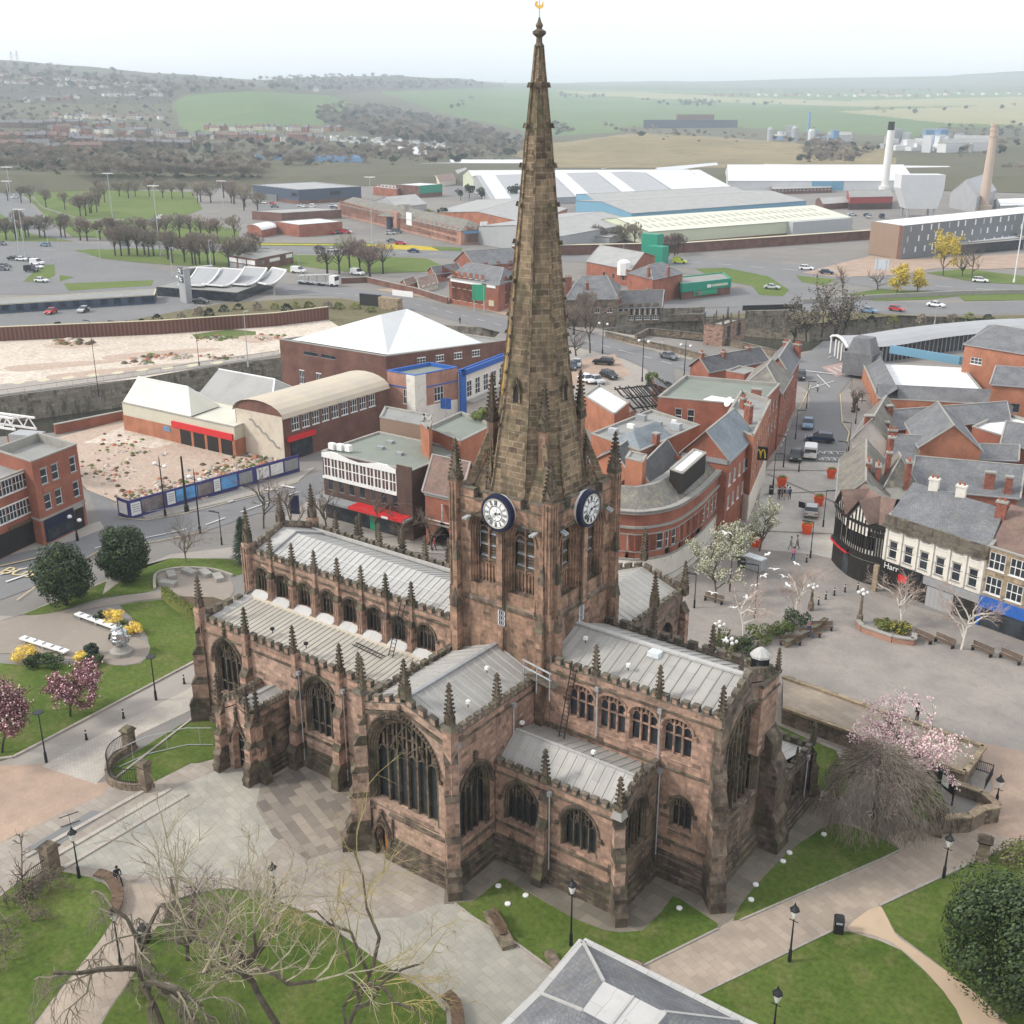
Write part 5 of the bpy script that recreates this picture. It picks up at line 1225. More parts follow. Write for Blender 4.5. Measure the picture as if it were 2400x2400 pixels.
 # ---- gutters, pipes, ladders, floodlights
mb=MB()
for(x,y,z0,z1)in((-35.2,SY-.25,0.2,7.0),(-34.95+.0,HY0-.12,9.0,12.6),(-30.1,HY0-.12,9.0,12.6),(-54.2,YA-.3,.2,8.3),(-59.0,YA-.3,.2,8.3),(TX1+.12,47.9,.2,10.9),(TX1+.12,54.0,7.2,11.0),(-29.85,56.8,.2,8.2),(VX1+.1,70.0,.2,4.4),(TX0-.15,51.0,.2,10.5)):
 mb.mark();mb.bar((x,y,z0),(x,y,z1),.1,'galv',n=6);mb.box(x-.14,x+.14,y-.14,y+.14,z1-.1,z1+.25,'grey_paint')
mb.build('downpipe',church)
mb=MB()
for(p,q,side)in(((-37.1,55.8,8.6),(-36.9,56.9,13.6),(1,0,0)),((-53.2,56.0,9.8),(-52.9,57.3,13.9),(1,0,0)),((-57.0,55.9,9.85),(-53.6,55.6,9.8),(0,1,0))):
 mb.mark();p,q,sd_=Vector(p),Vector(q),Vector(side)
 mb.bar(p-sd_*.22,q-sd_*.22,.05,'black_paint');mb.bar(p+sd_*.22,q+sd_*.22,.05,'black_paint')
 n=int((q-p).length/.3)
 for i in range(n):c=p.lerp(q,(i+.5)/n);mb.bar(c-sd_*.22,c+sd_*.22,.03,'black_paint')
mb.build('ladder',church)
mb=MB()
for(x,y,z)in((-33.5,58.4,14.0),(-37.6,59.4,14.4),(-42.2,54.0,12.9),(-41.0,50.4,12.3),(-39.6,54.6,9.2),(-33.6,54.4,9.2),(-63.9,53.6,9.7),(-59.8,53.4,9.7),(-56.1,53.3,9.7)):
 mb.mark();mb.bar((x,y,z-.1),(x,y,z+.25),.05,'black_paint');mb.box(x-.13,x+.13,y-.12,y+.12,z+.2,z+.42,'lamp_glass' if y>56 or x>-43 else 'black_paint')
mb.build('floodlight',church)
mb=MB()
for z in(12.3,12.9,13.4):
 mb.bar((-40.7,56.2,z),(-37.9,55.6,z),.12,'galv' if z>12.5 else 'coping_stone',h=.06)
mb.add([(-40.7,56.2,12.2),(-37.9,55.6,12.2),(-37.7,56.6,12.2),(-40.5,57.2,12.2)],[(0,1,2,3)],'coping_stone')
for x,y in((-40.6,56.2),(-39.3,55.9),(-38.0,55.6)):mb.bar((x,y,11.3),(x,y,13.5),.07,'grey_paint')
mb.build('roof_platform',church)
# ------------------------------------------------------------------ buildings
_wc={}
def window_mesh(w,h,st):
 k=(round(w,2),round(h,2),st)
 if k in _wc:return _wc[k]
 mb=MB();fm,gl,t,cols,rows,silm,dep={'sash':('white_paint','glass',.07,1,2,'concrete',.14),'grid':('white_paint','glass',.05,3,2,'white_paint',.1),'case':('white_paint','glass',.07,2,1,'white_paint',.1),'case3':('white_paint','glass',.07,3,2,'white_paint',.1),'blind':('white_paint','blind',.07,1,2,'white_paint',.12),'plain':('grey_paint','glass',.05,1,1,None,.1),'shop':('timber_black','glass',.08,3,1,None,.2),'cream':('sign_cream','glass',.12,2,1,'sign_cream',.1),'band':('white_paint','glass',.12,2,2,'white_paint',.05),'board':('bench_wood','bench_wood',.04,2,1,None,.1),'arch':('white_paint','glass',.06,3,3,'white_paint',.08),'tall':('white_paint','glass',.06,2,3,'white_paint',.08)}[st]
 mb.quad((-w/2,dep,0),(w/2,dep,0),(w/2,dep,h),(-w/2,dep,h),gl)
 for x in[-w/2+t/2,w/2-t/2]+[-w/2+w*i/cols for i in range(1,cols)]:mb.box(x-t/2,x+t/2,dep-.06,dep-.005,0,h,fm)
 for z in[t/2,h-t/2]+[h*i/rows for i in range(1,rows)]:mb.box(-w/2,w/2,dep-.07,dep-.008,z-t/2,z+t/2,fm)
 if silm:mb.box(-w/2-.08,w/2+.08,-.07,dep,-.1,0,silm)
 if st in('sash','blind','tall','grid'):mb.box(-w/2-.05,w/2+.05,-.03,.02,h,h+.16,silm)
 _wc[k]=mb.mesh('window');return _wc[k]
def put_windows(root,org,ang,L,wins):
 """returns hole outlines; wins = list of (n, w, h, [sill heights], style, margin_l, margin_r) in metres or fractions"""
 holes=[]
 for n,w_,h_,zs,st,ml,mr in wins:
  a,b=L*ml,L*(1-mr)
  for zz in zs:
   for i in range(n):
    x=(a+b)/2 if n==1 else a+(b-a)*(i+.5)/n
    holes.append(rect(x-w_/2,x+w_/2,zz,zz+h_))
    p=xf((org[0],org[1],0),ang)@Vector((x,0,zz))
    inst('shopfront' if st=='shop' else 'window',window_mesh(w_,h_,st),root,p-root.location,ang)
 return holes
def chimney_part(root,x,y,z0,z1,w=.9,d=.55,pots=3,mat='chimney_brick',ang=0.0):
 mb=MB();mb.M=xf((x,y,0),ang)
 mb.box(-w/2,w/2,-d/2,d/2,z0,z1-.2,mat);mb.box(-w/2-.08,w/2+.08,-d/2-.08,d/2+.08,z1-.2,z1,mat if mat!='chimney_brick' else 'concrete')
 for i in range(pots):mb.rings([(z1,.11),(z1+.35,.13)],6,'pot',-w/2+w*(i+.5)/pots,0)
 mb.build('chimney',root)
def bld(label,cat,L,F,R_,Fb=None,h=None,wall_m='red_brick',roof='flat',roof_m='flat_roof_grey',rh=2.5,w0=(),w1=(),name='building',group=None,trim='concrete',over=.3,parap=.45,chim=(),band=(),par_m=None,hipf=.0,w2=(),zb=0):
 if h is None:h=height_of(F,Fb)
 f,l,r=[Vector((G(p[0],p[1],h).x,G(p[0],p[1],h).y))for p in(F,L,R_)]
 d=l+r-f
 return bldw(label,cat,l,f,r,d,h,wall_m,roof,roof_m,rh,w0,w1,name,group,trim,over,parap,chim,band,par_m,hipf,w2,zb)
def bldw(label,cat,l,f,r,d,h,wall_m='red_brick',roof='flat',roof_m='flat_roof_grey',rh=2.5,w0=(),w1=(),name='building',group=None,trim='concrete',over=.3,parap=.45,chim=(),band=(),par_m=None,hipf=.0,w2=(),zb=0):
 ctr=(l+f+r+d)/4
 root=empty(name,(ctr.x,ctr.y,0),label,cat,group)
 ar=(f.x-l.x)*(r.y-f.y)-(r.x-f.x)*(f.y-l.y)
 cs=[l,f,r,d]
 if ar<0:cs=[l,d,r,f]
 mb=MB();top=h+(parap if roof=='flat' else 0)
 for i in range(4):
  a,b=cs[i],cs[(i+1)%4];e=b-a;L=e.length;ang=math.atan2(e.y,e.x)
  spec=()
  if ar>=0:spec=w0 if i==0 else w1 if i==1 else w2 if i==3 else()
  else:spec=w2 if i==0 else w0 if i==3 else()
  holes=put_windows(root,a,ang,L,spec)
  mb.M=xf((a.x,a.y,0),ang)
  out=rect(0,L,zb,top)
  g0=roof in('gable_lf',)and i in(1,3);g1=roof in('gable_fr',)and i in(0,2)
  if g0 or g1:out=[(0,zb),(L,zb),(L,top),(L/2,top+rh),(0,top)]
  if roof=='barrel' and i in(1,3)or roof=='barrel_fr' and i in(0,2):
   out=[(0,0),(L,0),(L,top)]+[(L/2+L/2*math.cos(t*math.pi/8),top+rh*math.sin(t*math.pi/8))for t in range(1,8)]+[(0,top)]
  wall(mb,out,holes,.18,wall_m)
  for(z0,z1,m_,o_)in band:mb.box(-.02,L+.02,-o_,0,z0,z1,m_)
  mb.M=None
 mb.build('walls',root)
 mb=MB()
 A,B,C_,D_=cs
 def P(v,z):return(v.x,v.y,z)
 def cen(a,b):return(a+b)/2
 if roof=='flat':
  mb.add([P(v,h)for v in cs],[(0,1,2,3)],roof_m)
  c4=ctr
  for i in range(4):
   a,b=cs[i],cs[(i+1)%4];e=(b-a).normalized();n_=Vector((e.y,-e.x))
   a2,b2=a-n_*.28+e*.28,b-n_*.28-e*.28;a1,b1=a+n_*.06-e*.06,b+n_*.06+e*.06;zt=top+.02
   mb.add([P(a1,zt),P(b1,zt),P(b2,zt),P(a2,zt),P(a1,zt-.15),P(b1,zt-.15),P(a2,h),P(b2,h)],[(0,1,2,3),(4,5,1,0),(3,2,7,6)],par_m or trim)
 else:
  if ar>=0:l2,f2,r2_,d2=cs
  else:l2,d2,r2_,f2=cs[0],cs[1],cs[2],cs[3]
  ef=(f2-l2).normalized();er=(r2_-f2).normalized();o=over
  l3,f3,r3,d3=l2-ef*o-er*o,f2+ef*o-er*o,r2_+ef*o+er*o,d2-ef*o+er*o
  if roof=='gable_lf' or roof=='hip_lf':
   m1,m2=cen(l3,d3),cen(f3,r3);k=(hipf*(m2-m1).length)if roof=='hip_lf' else 0.0
   dd=(m2-m1).normalized();m1,m2=m1+dd*k,m2-dd*k
   mb.add([P(l3,h-.05),P(f3,h-.05),P(m2,h+rh),P(m1,h+rh)],[(0,1,2,3)],roof_m);mb.add([P(r3,h-.05),P(d3,h-.05),P(m1,h+rh),P(m2,h+rh)],[(0,1,2,3)],roof_m)
   if k:mb.add([P(f3,h-.05),P(r3,h-.05),P(m2,h+rh)],[(0,1,2)],roof_m);mb.add([P(d3,h-.05),P(l3,h-.05),P(m1,h+rh)],[(0,1,2)],roof_m)
   mb.bar(P(m1,h+rh),P(m2,h+rh),.25,trim,h=.1)
   for a,b in((l3,f3),(r3,d3)):mb.bar(P(a,h-.08),P(b,h-.08),.14,'grey_paint')
   if k:
    for a,b in((f3,m2),(r3,m2),(l3,m1),(d3,m1)):mb.bar(P(a,h-.03),P(b,h+rh),.16,trim,h=.08)
   else:
    for a,b in((f3,m2),(r3,m2),(l3,m1),(d3,m1)):mb.bar(P(a,h),P(b,h+rh+.03),.22,trim,h=.14)
  elif roof in('gable_fr','hip_fr'):
   m1,m2=cen(l3,f3),cen(d3,r3);k=(hipf*(m2-m1).length)if roof=='hip_fr' else 0.0
   dd=(m2-m1).normalized();m1,m2=m1+dd*k,m2-dd*k
   mb.add([P(f3,h-.05),P(r3,h-.05),P(m2,h+rh),P(m1,h+rh)],[(0,1,2,3)],roof_m);mb.add([P(d3,h-.05),P(l3,h-.05),P(m1,h+rh),P(m2,h+rh)],[(0,1,2,3)],roof_m)
   if k:mb.add([P(l3,h-.05),P(f3,h-.05),P(m1,h+rh)],[(0,1,2)],roof_m);mb.add([P(r3,h-.05),P(d3,h-.05),P(m2,h+rh)],[(0,1,2)],roof_m)
   mb.bar(P(m1,h+rh),P(m2,h+rh),.25,trim,h=.1)
   for a,b in((f3,r3),(l3,d3)):mb.bar(P(a,h-.08),P(b,h-.08),.14,'grey_paint')
   for a,b in((f3,m1),(l3,m1),(r3,m2),(d3,m2)):mb.bar(P(a,h),P(b,h+rh+.03),.2,trim,h=.12)
  elif roof in('barrel','barrel_fr'):
   a,b,c_,d_=(l3,f3,r3,d3)if roof=='barrel' else(f3,r3,d3,l3)
   n_=10;vs=[]
   for t in range(n_+1):
    th=math.pi*t/n_;q=(1-math.cos(th))/2;z=h+rh*math.sin(th)+.05
    p0=a.lerp(d_,q);p1=b.lerp(c_,q);vs+=[P(p0,z),P(p1,z)]
   mb.add(vs,[(2*t,2*t+1,2*t+3,2*t+2)for t in range(n_)],roof_m)
 ro=mb.build('roof',root)
 for(u,v,zt,w_,pots)in chim:
  p=f+(l-f)*u+(r-f)*v;e=f-l
  chimney_part(ro,p.x,p.y,h-.5,h+zt,w_,.6,pots,ang=math.atan2(e.y,e.x))
 return root,(l,f,r,d,h)
def face_panel(root,a,b,t0,t1,z0,z1,mat,out=.06,name='sign',thick=.06):
 e=b-a;L=e.length;ang=math.atan2(e.y,e.x);mb=MB();mb.M=xf((a.x,a.y,0),ang)
 mb.box(L*t0,L*t1,-out-thick,-.01,z0,z1,mat);mb.M=None
 return mb.build(name,root)
def face_text(root,a,b,t,z,txt,size,mat,out=.14):
 e=b-a;ang=math.atan2(e.y,e.x);p=a+e*t;n_=Vector((e.y,-e.x)).normalized()*out
 return text_on(txt,size,mat,root,(p.x+n_.x,p.y+n_.y,z),ang)
b_,(l,f,r,d,h)=bld('three storey red brick corner building with dark shopfront beside the demolition site','building',(76,1102),(182,1060),(92,1033),1231,roof_m='flat_roof_grey',parap=1.1,par_m='concrete',w0=[(2,1.1,1.9,[4.2,7.4],'sash',.1,.42),(1,1.0,1.9,[4.2,7.4],'sash',.78,.06)],band=[(3.2,3.45,'concrete',.12)])
face_panel(b_,l,f,.06,.70,.3,3.1,'navy_paint',.02,'shopfront');face_panel(b_,l,f,.10,.66,.6,1.9,'glass',.08,'shop_window');face_panel(b_,l,f,.74,.93,.1,2.7,'timber_black',.04,'doorway');face_panel(b_,l,f,.72,.95,2.75,3.2,'concrete',.1,'lintel')
face_panel(b_,l,f,.14,.5,6.35,7.0,'red_brick',.05,'brick_panel')
b_,(l,f,r,d,h)=bld('red brick block with white grid windows and black garage front at left edge','building',(-75,1162),(76,1102),(-20,1060),1264,roof_m='flat_roof_grey',parap=.5,w0=[(6,1.55,1.8,[4.0,7.2],'grid',.0,.0)])
face_panel(b_,l,f,.05,.97,.2,2.9,'timber_black',.03,'garage_front');face_panel(b_,l,f,.5,.96,2.95,3.3,'bench_wood',.1,'fascia')
fb=empty('footbridge',tuple(G(40,1040)),'white steel lattice footbridge end with grey box beside the left brick block','bridge');mb=MB()
p0,p1=G(-60,985,7),G(85,1005,7)
for dz in(0,1.6):mb.bar((p0.x,p0.y,7+dz),(p1.x,p1.y,7+dz),.25,'white_paint');mb.bar((p0.x-2,p0.y-2,7+dz),(p1.x-2,p1.y-2,7+dz),.25,'white_paint')
for i in range(10):
 a=p0.lerp(p1,i/10);c=p0.lerp(p1,(i+1)/10);mb.bar((a.x,a.y,7+1.6*(i%2)),(c.x,c.y,7+1.6*((i+1)%2)),.14,'white_paint');mb.bar((a.x,a.y,8.6),(c.x-2,c.y-2,8.6),.12,'white_paint');mb.bar((a.x-2,a.y-2,7+1.6*(i%2)),(c.x-2,c.y-2,7+1.6*((i+1)%2)),.14,'white_paint')
mb.build('lattice',fb);mb=MB();q=G(60,1045,5);mb.box(q.x-1.6,q.x+1.6,q.y-1.6,q.y+1.6,0,6.5,'red_brick');mb.build('brick_tower',fb)
mb=MB();mb.bar(tuple(G(35,1025,7)),tuple(G(95,1030,7)),2.4,'grey_sheet',h=1.6);mb.build('box',fb)
b_,(l,f,r,d,h)=bld('cream metal clad market hall with brick base, red fascia and twin pitched roofs','hall',(286,945),(549,1003),(660,960),1071,wall_m='cream_sheet',roof='flat',roof_m='cream_roof',parap=.15,band=[(0,2.6,'orange_brick',.12)])
e1=f-l;e2=r-f
for(t0,t1,v0,v1,rh_,m_)in((.0,.62,.02,.62,3.4,'cream_roof'),(.34,1.0,.75,1.75,3.6,'asbestos_roof')):
 mb=MB();A=l+e1*t0+e2*v0;B=l+e1*t1+e2*v0;C_=l+e1*t1+e2*v1;D_=l+e1*t0+e2*v1;z=h+.2
 m1=(A+D_)/2+e1*.02;m2=(B+C_)/2-e1*.14
 mb.add([(A.x,A.y,z),(B.x,B.y,z),(m2.x,m2.y,z+rh_),(m1.x,m1.y,z+rh_),(C_.x,C_.y,z),(D_.x,D_.y,z)],[(0,1,2,3),(4,5,3,2),(1,4,2),(5,0,3)],m_)
 if v1>1:mb.add([(A.x,A.y,0),(B.x,B.y,0),(C_.x,C_.y,0),(D_.x,D_.y,0),(A.x,A.y,z),(B.x,B.y,z),(C_.x,C_.y,z),(D_.x,D_.y,z)],[(0,1,5,4),(1,2,6,5),(2,3,7,6),(3,0,4,7)],'cream_sheet')
 for p,q in((m1,m2),):mb.bar((p.x,p.y,z+rh_),(q.x,q.y,z+rh_),.3,'flat_roof_white',h=.15)
 mb.bar((B.x,B.y,z),(m2.x,m2.y,z+rh_),.25,'flat_roof_white',h=.12);mb.bar((C_.x,C_.y,z),(m2.x,m2.y,z+rh_),.25,'flat_roof_white',h=.12)
 mb.build('pitched_roof',b_)
face_panel(b_,l,f,.46,.985,2.55,3.5,'red_paint',.2,'fascia');face_text(b_,l,f,.66,3.0,'market',.8,'white_paint',.32)if False else None
for i in range(4):face_panel(b_,l,f,.53+.118*i,.53+.118*i+.09,.0,2.4,'timber_black',.14,'shutter')
face_panel(b_,l,f,.38,.44,1.6,2.4,'far_blue',.16,'panel')
b_,(l,f,r,d,h)=bld('brown brick art deco building with curved barrel roof and pale rendered end wall','building',(551,960),(663,983),(908,911),1083,wall_m='brown_brick',roof='barrel_fr',roof_m='barrel_roof_sheet',rh=2.2,w1=[(9,1.5,2.0,[4.4],'case3',.06,.12)],band=[])
face_panel(b_,l,f,.02,.99,.1,h+.3,'render_cream',.02,'render');face_panel(b_,f,r,.02,.26,3.0,3.7,'red_paint',.5,'fascia');face_panel(b_,f,r,.05,.24,.2,2.9,'glass',.1,'shopfront')
e=f-l;mb=MB()
for k in range(9):t=k/9;p=l+e*(.3+.6*t);mb.bar((p.x,p.y,h*(.85-.6*t)+.4*(k%2)),((l+e*(.3+.6*(t+.11))).x,(l+e*(.3+.6*(t+.11))).y,h*(.85-.6*(t+.11))+.4*((k+1)%2)),.3,'concrete',h=.3)
mb.build('wall_scar',b_)
b_,(l,f,r,d,h)=bld('large brown brick hall under a broad white hipped roof','hall',(655,798),(905,838),(1190,800),h=9.5,wall_m='brown_brick',roof='flat',roof_m='flat_roof_grey',parap=.3,w0=[(2,1.2,2.4,[2.2],'grid',.12,.55),(2,3.6,.7,[7.6],'plain',.22,.45)],w1=[(4,1.6,1.0,[7.6],'grid',.2,.2)])
mb=MB();q=[l+(f-l)*.09+(r-f)*.03,f+(l-f)*.02+(r-f)*.03,r+(f-r)*.22+(l-f)*.0,l+(f-l)*.09+(r-f)*.78]
m1=l+(f-l)*.62+(r-f)*.30;m2=l+(f-l)*.50+(r-f)*.62
z=h+.35;mb.add([(v.x,v.y,z)for v in q]+[(m1.x,m1.y,z+5.2),(m2.x,m2.y,z+5.2)],[(0,1,4),(1,2,5,4),(2,3,5),(3,0,4,5)],'pyramid_roof');mb.build('white_roof',b_)
b_,(l,f,r,d,h)=bld('two storey brick and cream faience corner building with blue trim beside the white roofed hall','building',(907,876),(972,888),(1072,868),1007,wall_m='pink_brick',roof='flat',roof_m='flat_roof_green',parap=.6,par_m='blue_paint',w0=[(1,1.6,2.4,[4.0],'case3',.5,.1)],w1=[(1,2.0,2.4,[4.0],'case3',.3,.2)],band=[(6.6,6.8,'blue_paint',.06)])
face_panel(b_,l,f,.72,1.02,0,h+.5,'white_render',.12,'corner_pier');face_panel(b_,f,r,-.02,.24,0,h+.5,'white_render',.12,'corner_pier');face_panel(b_,f,r,.24,1.0,.2,3.6,'white_render',.05,'ground_floor')
inst('window',window_mesh(1.3,2.4,'case3'),b_,Vector((f.x+(r-f).x*.08,f.y+(r-f).y*.08-.25,4.0))-b_.location,math.atan2((r-f).y,(r-f).x))
b_,(l,f,r,d,h)=bld('cream cinema front with bright blue frame and tall windows','building',(1068,876),(1078,880),(1187,838),985,wall_m='white_render',roof='flat',roof_m='flat_roof_grey',parap=.5,par_m='blue_paint',w1=[(5,1.6,2.8,[3.4],'tall',.1,.02)],band=[])
face_panel(b_,f,r,-.02,.09,0,h+.7,'blue_paint',.3,'blue_pier');face_panel(b_,f,r,.0,1.02,h-.2,h+.7,'blue_paint',.3,'blue_band');face_panel(b_,f,r,.96,1.03,0,h+.7,'blue_paint',.3,'blue_pier');face_panel(b_,f,r,.1,.98,2.7,2.95,'concrete',1.6,'canopy')
b_,(l,f,r,d,h)=bld('flat green roofed 1960s block with a white strip of windows above a shop canopy','building',(755,1060),(962,1108),(1090,1058),1268,wall_m='dark_brick',roof='flat',roof_m='flat_roof_green',parap=.25,par_m='concrete',w0=[(7,1.0,1.7,[3.9],'plain',.02,.12)])
for i in range(10):
 t=.015+.083*i;p=l+(f-l)*(t+.04);inst('window',window_mesh((f-l).length*.081,2.6,'band'),b_,Vector((p.x,p.y,h-3.0))-b_.location,math.atan2((f-l).y,(f-l).x))
face_panel(b_,l,f,.0,.85,h-3.3,h-3.0,'white_paint',.12,'band');e=f-l
mb=MB();ang=math.atan2(e.y,e.x);mb.M=xf((l.x,l.y,0),ang);LL=e.length*.85
for i in range(8):
 x0,x1=LL*i/8,LL*(i+1)/8;z0=h-.42+.38*(1 if i%4 in(1,2)else 0)if False else h-.3+.3*math.sin(i*1.2);z1=h-.3+.3*math.sin((i+1)*1.2)
 mb.add([(x0,-.14,h-.55),(x1,-.14,h-.55),(x1,-.14,z1+.35),(x0,-.14,z0+.35),(x1,.1,z1+.35),(x0,.1,z0+.35)],[(0,1,2,3),(3,2,4,5)],'white_paint')
mb.M=None;mb.build('fascia',b_)
face_panel(b_,l,f,.86,1.02,0,h+.7,'dark_brick',.12,'brick_pier');face_panel(b_,l,f,-.05,1.02,2.85,3.15,'grey_paint',1.8,'canopy');face_panel(b_,l,f,.40,1.0,2.9,3.25,'red_paint',1.86,'shop_sign');face_panel(b_,l,f,.78,.85,2.95,3.2,'white_paint',1.95,'sign_panel');face_panel(b_,l,f,.02,.98,.2,2.6,'glass',.05,'shopfront')
face_panel(b_,l,f,.54,.62,.2,2.4,'green_paint',.2,'poster')
mb=MB();p=l+(f-l)*.03+(r-f)*.12
for i in range(3):mb.mark();mb.box(p.x-.3+i*1.1,p.x+.6+i*1.1,p.y-.3+.3*i,p.y+.3+.3*i,h+.2,h+1.0,'white_paint')
for(u,v)in((.35,.5),(.6,.45),(.3,.75)):q=l+(f-l)*u+(r-f)*v;mb.mark();mb.box(q.x-.5,q.x+.5,q.y-.3,q.y+.3,h,h+.35,'grey_paint')
mb.build('roof_unit',b_)
bx=bld('brick lift tower with boarded doors and satellite dishes behind the green flat roof','building',(890,980),(1003,1002),(1012,975),h=9.6,wall_m='timber_board',roof='flat',roof_m='flat_roof_grey',parap=.2)[0]
bld('tall orange brick stair block behind the green flat roof','building',(985,992),(1005,1010),(1012,990),h=12.5,wall_m='orange_brick',parap=.2)
b_=bld('plain orange brick rear wall of a flat roofed shop left of the tower','building',(1000,1008),(1080,1040),(1160,1000),h=10.2,wall_m='orange_brick',roof_m='flat_roof_green',parap=.4)[0]
b_,(l,f,r,d,h)=bld('small red brick building with brown tiled roof and stone trimmed arched window beside the tower','building',(996,1150),(1075,1168),(1120,1125),h=7.0,wall_m='red_brick',roof='gable_lf',roof_m='clay_tile',rh=3.4,w0=[(2,2.6,2.2,[3.6],'arch',.02,.02)],band=[(6.5,7.0,'concrete',.15),(3.0,3.2,'concrete',.1)])
b_,(l,f,r,d,h)=bld('orange brick shop block with blue slate roof and plant on the flat part','building',(1385,1020),(1500,1062),(1640,1000),h=9.0,wall_m='orange_brick',roof='flat',roof_m='flat_roof_grey',parap=.3,chim=[(.0,.25,1.8,.8,0)])
mb=MB();e1=l-f;e2=r-f
q=[f+e1*.62+e2*.02,f+e2*.02,f+e2*.55,f+e1*.62+e2*.55];m1=f+e1*.3+e2*.12;m2=f+e1*.3+e2*.5
mb.add([(v.x,v.y,h+.1)for v in q]+[(m1.x,m1.y,h+1.8),(m2.x,m2.y,h+1.8)],[(0,1,4),(1,2,5,4),(2,3,5),(3,0,4,5)],'blue_slate');mb.build('slate_roof',b_)
mb=MB()
for i,(u,v,s_)in enumerate(((.8,.2,.9),(.75,.45,.7),(.5,.7,.8),(.2,.75,1.1),(.4,.9,.5),(.85,.7,1.0))):q=f+e1*u+e2*v;mb.mark();mb.box(q.x-s_*.7,q.x+s_*.7,q.y-s_*.4,q.y+s_*.4,h,h+s_*.8,('galv','white_paint','grey_paint')[i%3])
mb.build('roof_unit',b_)
bld('big gabled red brick shop with grey blue slate roof beside the high street','building',(1600,1060),(1706,1078),(1766,1022),h=10.2,wall_m='red_brick',roof='gable_fr',roof_m='blue_slate',rh=3.2,w1=[(5,.9,1.6,[3.6,6.6],'case',.03,.03)],band=[(9.6,10.2,'grey_paint',.15)])
bld('red brick gable with slate roof behind the curved building, left one near the tower','building',(1400,1075),(1478,1112),(1530,1070),h=7.5,wall_m='orange_brick',roof='gable_fr',roof_m='dark_slate',rh=2.2,chim=[(.3,.8,2.2,.7,0)])
bld('orange brick penthouse box among the slate roofs behind the curved building','building',(1466,1075),(1506,1085),(1516,1068),h=12.6,wall_m='orange_brick',roof_m='flat_roof_grey',parap=.15)
bld('dark slate pitched roof range between the orange penthouse and the curved building','building',(1465,1130),(1530,1146),(1590,1080),h=7.8,wall_m='red_brick',roof='gable_fr',roof_m='dark_slate',rh=2.4)
bld('dark lift house with pale flat roof above the curved building','building',(1570,1100),(1600,1110),(1655,1062),h=11.6,wall_m='timber_black',roof_m='flat_roof_white',parap=.1,zb=9.2)
def poly_building(name,label,cat,pts,h,depth,wall_m,wins_per,roof_m,style,mans=1.6,bands=(),top_m='flat_roof_grey',zs=(3.7,7.2),ww=1.15,wh=1.8,parm='concrete'):
 fr=[Vector((G(x,y,h).x,G(x,y,h).y))for x,y in pts]
 ctr=sum(fr,Vector((0,0)))/len(fr);root=empty(name,(ctr.x,ctr.y,0),label,cat)
 mb=MB();wid=0
 bk=[]
 for i in range(len(fr)):
  a=fr[max(0,i-1)];b=fr[min(len(fr)-1,i+1)];e=(b-a).normalized();n_=Vector((-e.y,e.x));bk.append((fr[i],n_))
 for i in range(len(fr)-1):
  a,b=fr[i],fr[i+1];e=b-a;L=e.length;ang=math.atan2(e.y,e.x);nn=wins_per[i]
  holes=[]
  for k in range(nn):
   for z in zs:
    x=L*(k+.5)/nn;w_=ww*(1.5 if(k+i)%3==0 and L>6 else 1);holes.append(rect(x-w_/2,x+w_/2,z,z+wh));p=xf((a.x,a.y,0),ang)@Vector((x,0,z));inst('window',window_mesh(w_,wh,style),root,p-root.location,ang)
  mb.M=xf((a.x,a.y,0),ang);wall(mb,rect(0,L,0,h),holes,.18,wall_m)
  for(z0,z1,m_,o_)in bands:mb.box(-.03,L+.03,-o_,0,z0,z1,m_)
  mb.M=None
 a,n0=bk[0];b,n1=bk[-1]
 for(p,n_)in((a,n0),(b,n1)):
  q=p+n_*depth;mb.add([(p.x,p.y,0),(q.x,q.y,0),(q.x,q.y,h),(p.x,p.y,h)],[(0,1,2,3)],wall_m)
 for i in range(len(bk)-1):
  p=bk[i][0]+bk[i][1]*depth;q=bk[i+1][0]+bk[i+1][1]*depth;mb.add([(p.x,p.y,0),(q.x,q.y,0),(q.x,q.y,h),(p.x,p.y,h)],[(0,1,2,3)],wall_m)
 mb.build('walls',root);mb=MB()
 for i in range(len(bk)-1):
  (a,na),(b,nb)=bk[i],bk[i+1]
  def q(p,n_,d_,z):v=p+n_*d_;return(v.x,v.y,z)
  mb.quad(q(a,na,.35,h-.1),q(b,nb,.35,h-.1),q(b,nb,2.8,h+mans),q(a,na,2.8,h+mans),roof_m)
  mb.quad(q(a,na,2.8,h+mans),q(b,nb,2.8,h+mans),q(b,nb,4.2,h+mans-.4),q(a,na,4.2,h+mans-.4),top_m)
  mb.quad(q(a,na,4.2,h+mans-.4),q(b,nb,4.2,h+mans-.4),q(b,nb,5.0,h-.6),q(a,na,5.0,h-.6),roof_m)
  mb.quad(q(a,na,5.0,h-.6),q(b,nb,5.0,h-.6),q(b,nb,depth,h-.6),q(a,na,depth,h-.6),top_m)
 mb.build('roof',root)
 mb=MB()
 for i in range(len(fr)-1):a,b=fr[i],fr[i+1];mb.bar((a.x,a.y,h),(b.x,b.y,h),.7,parm,h=.3)
 mb.build('cornice',root)
 return root,fr,bk
hC=height_of((1599,1182),1352)
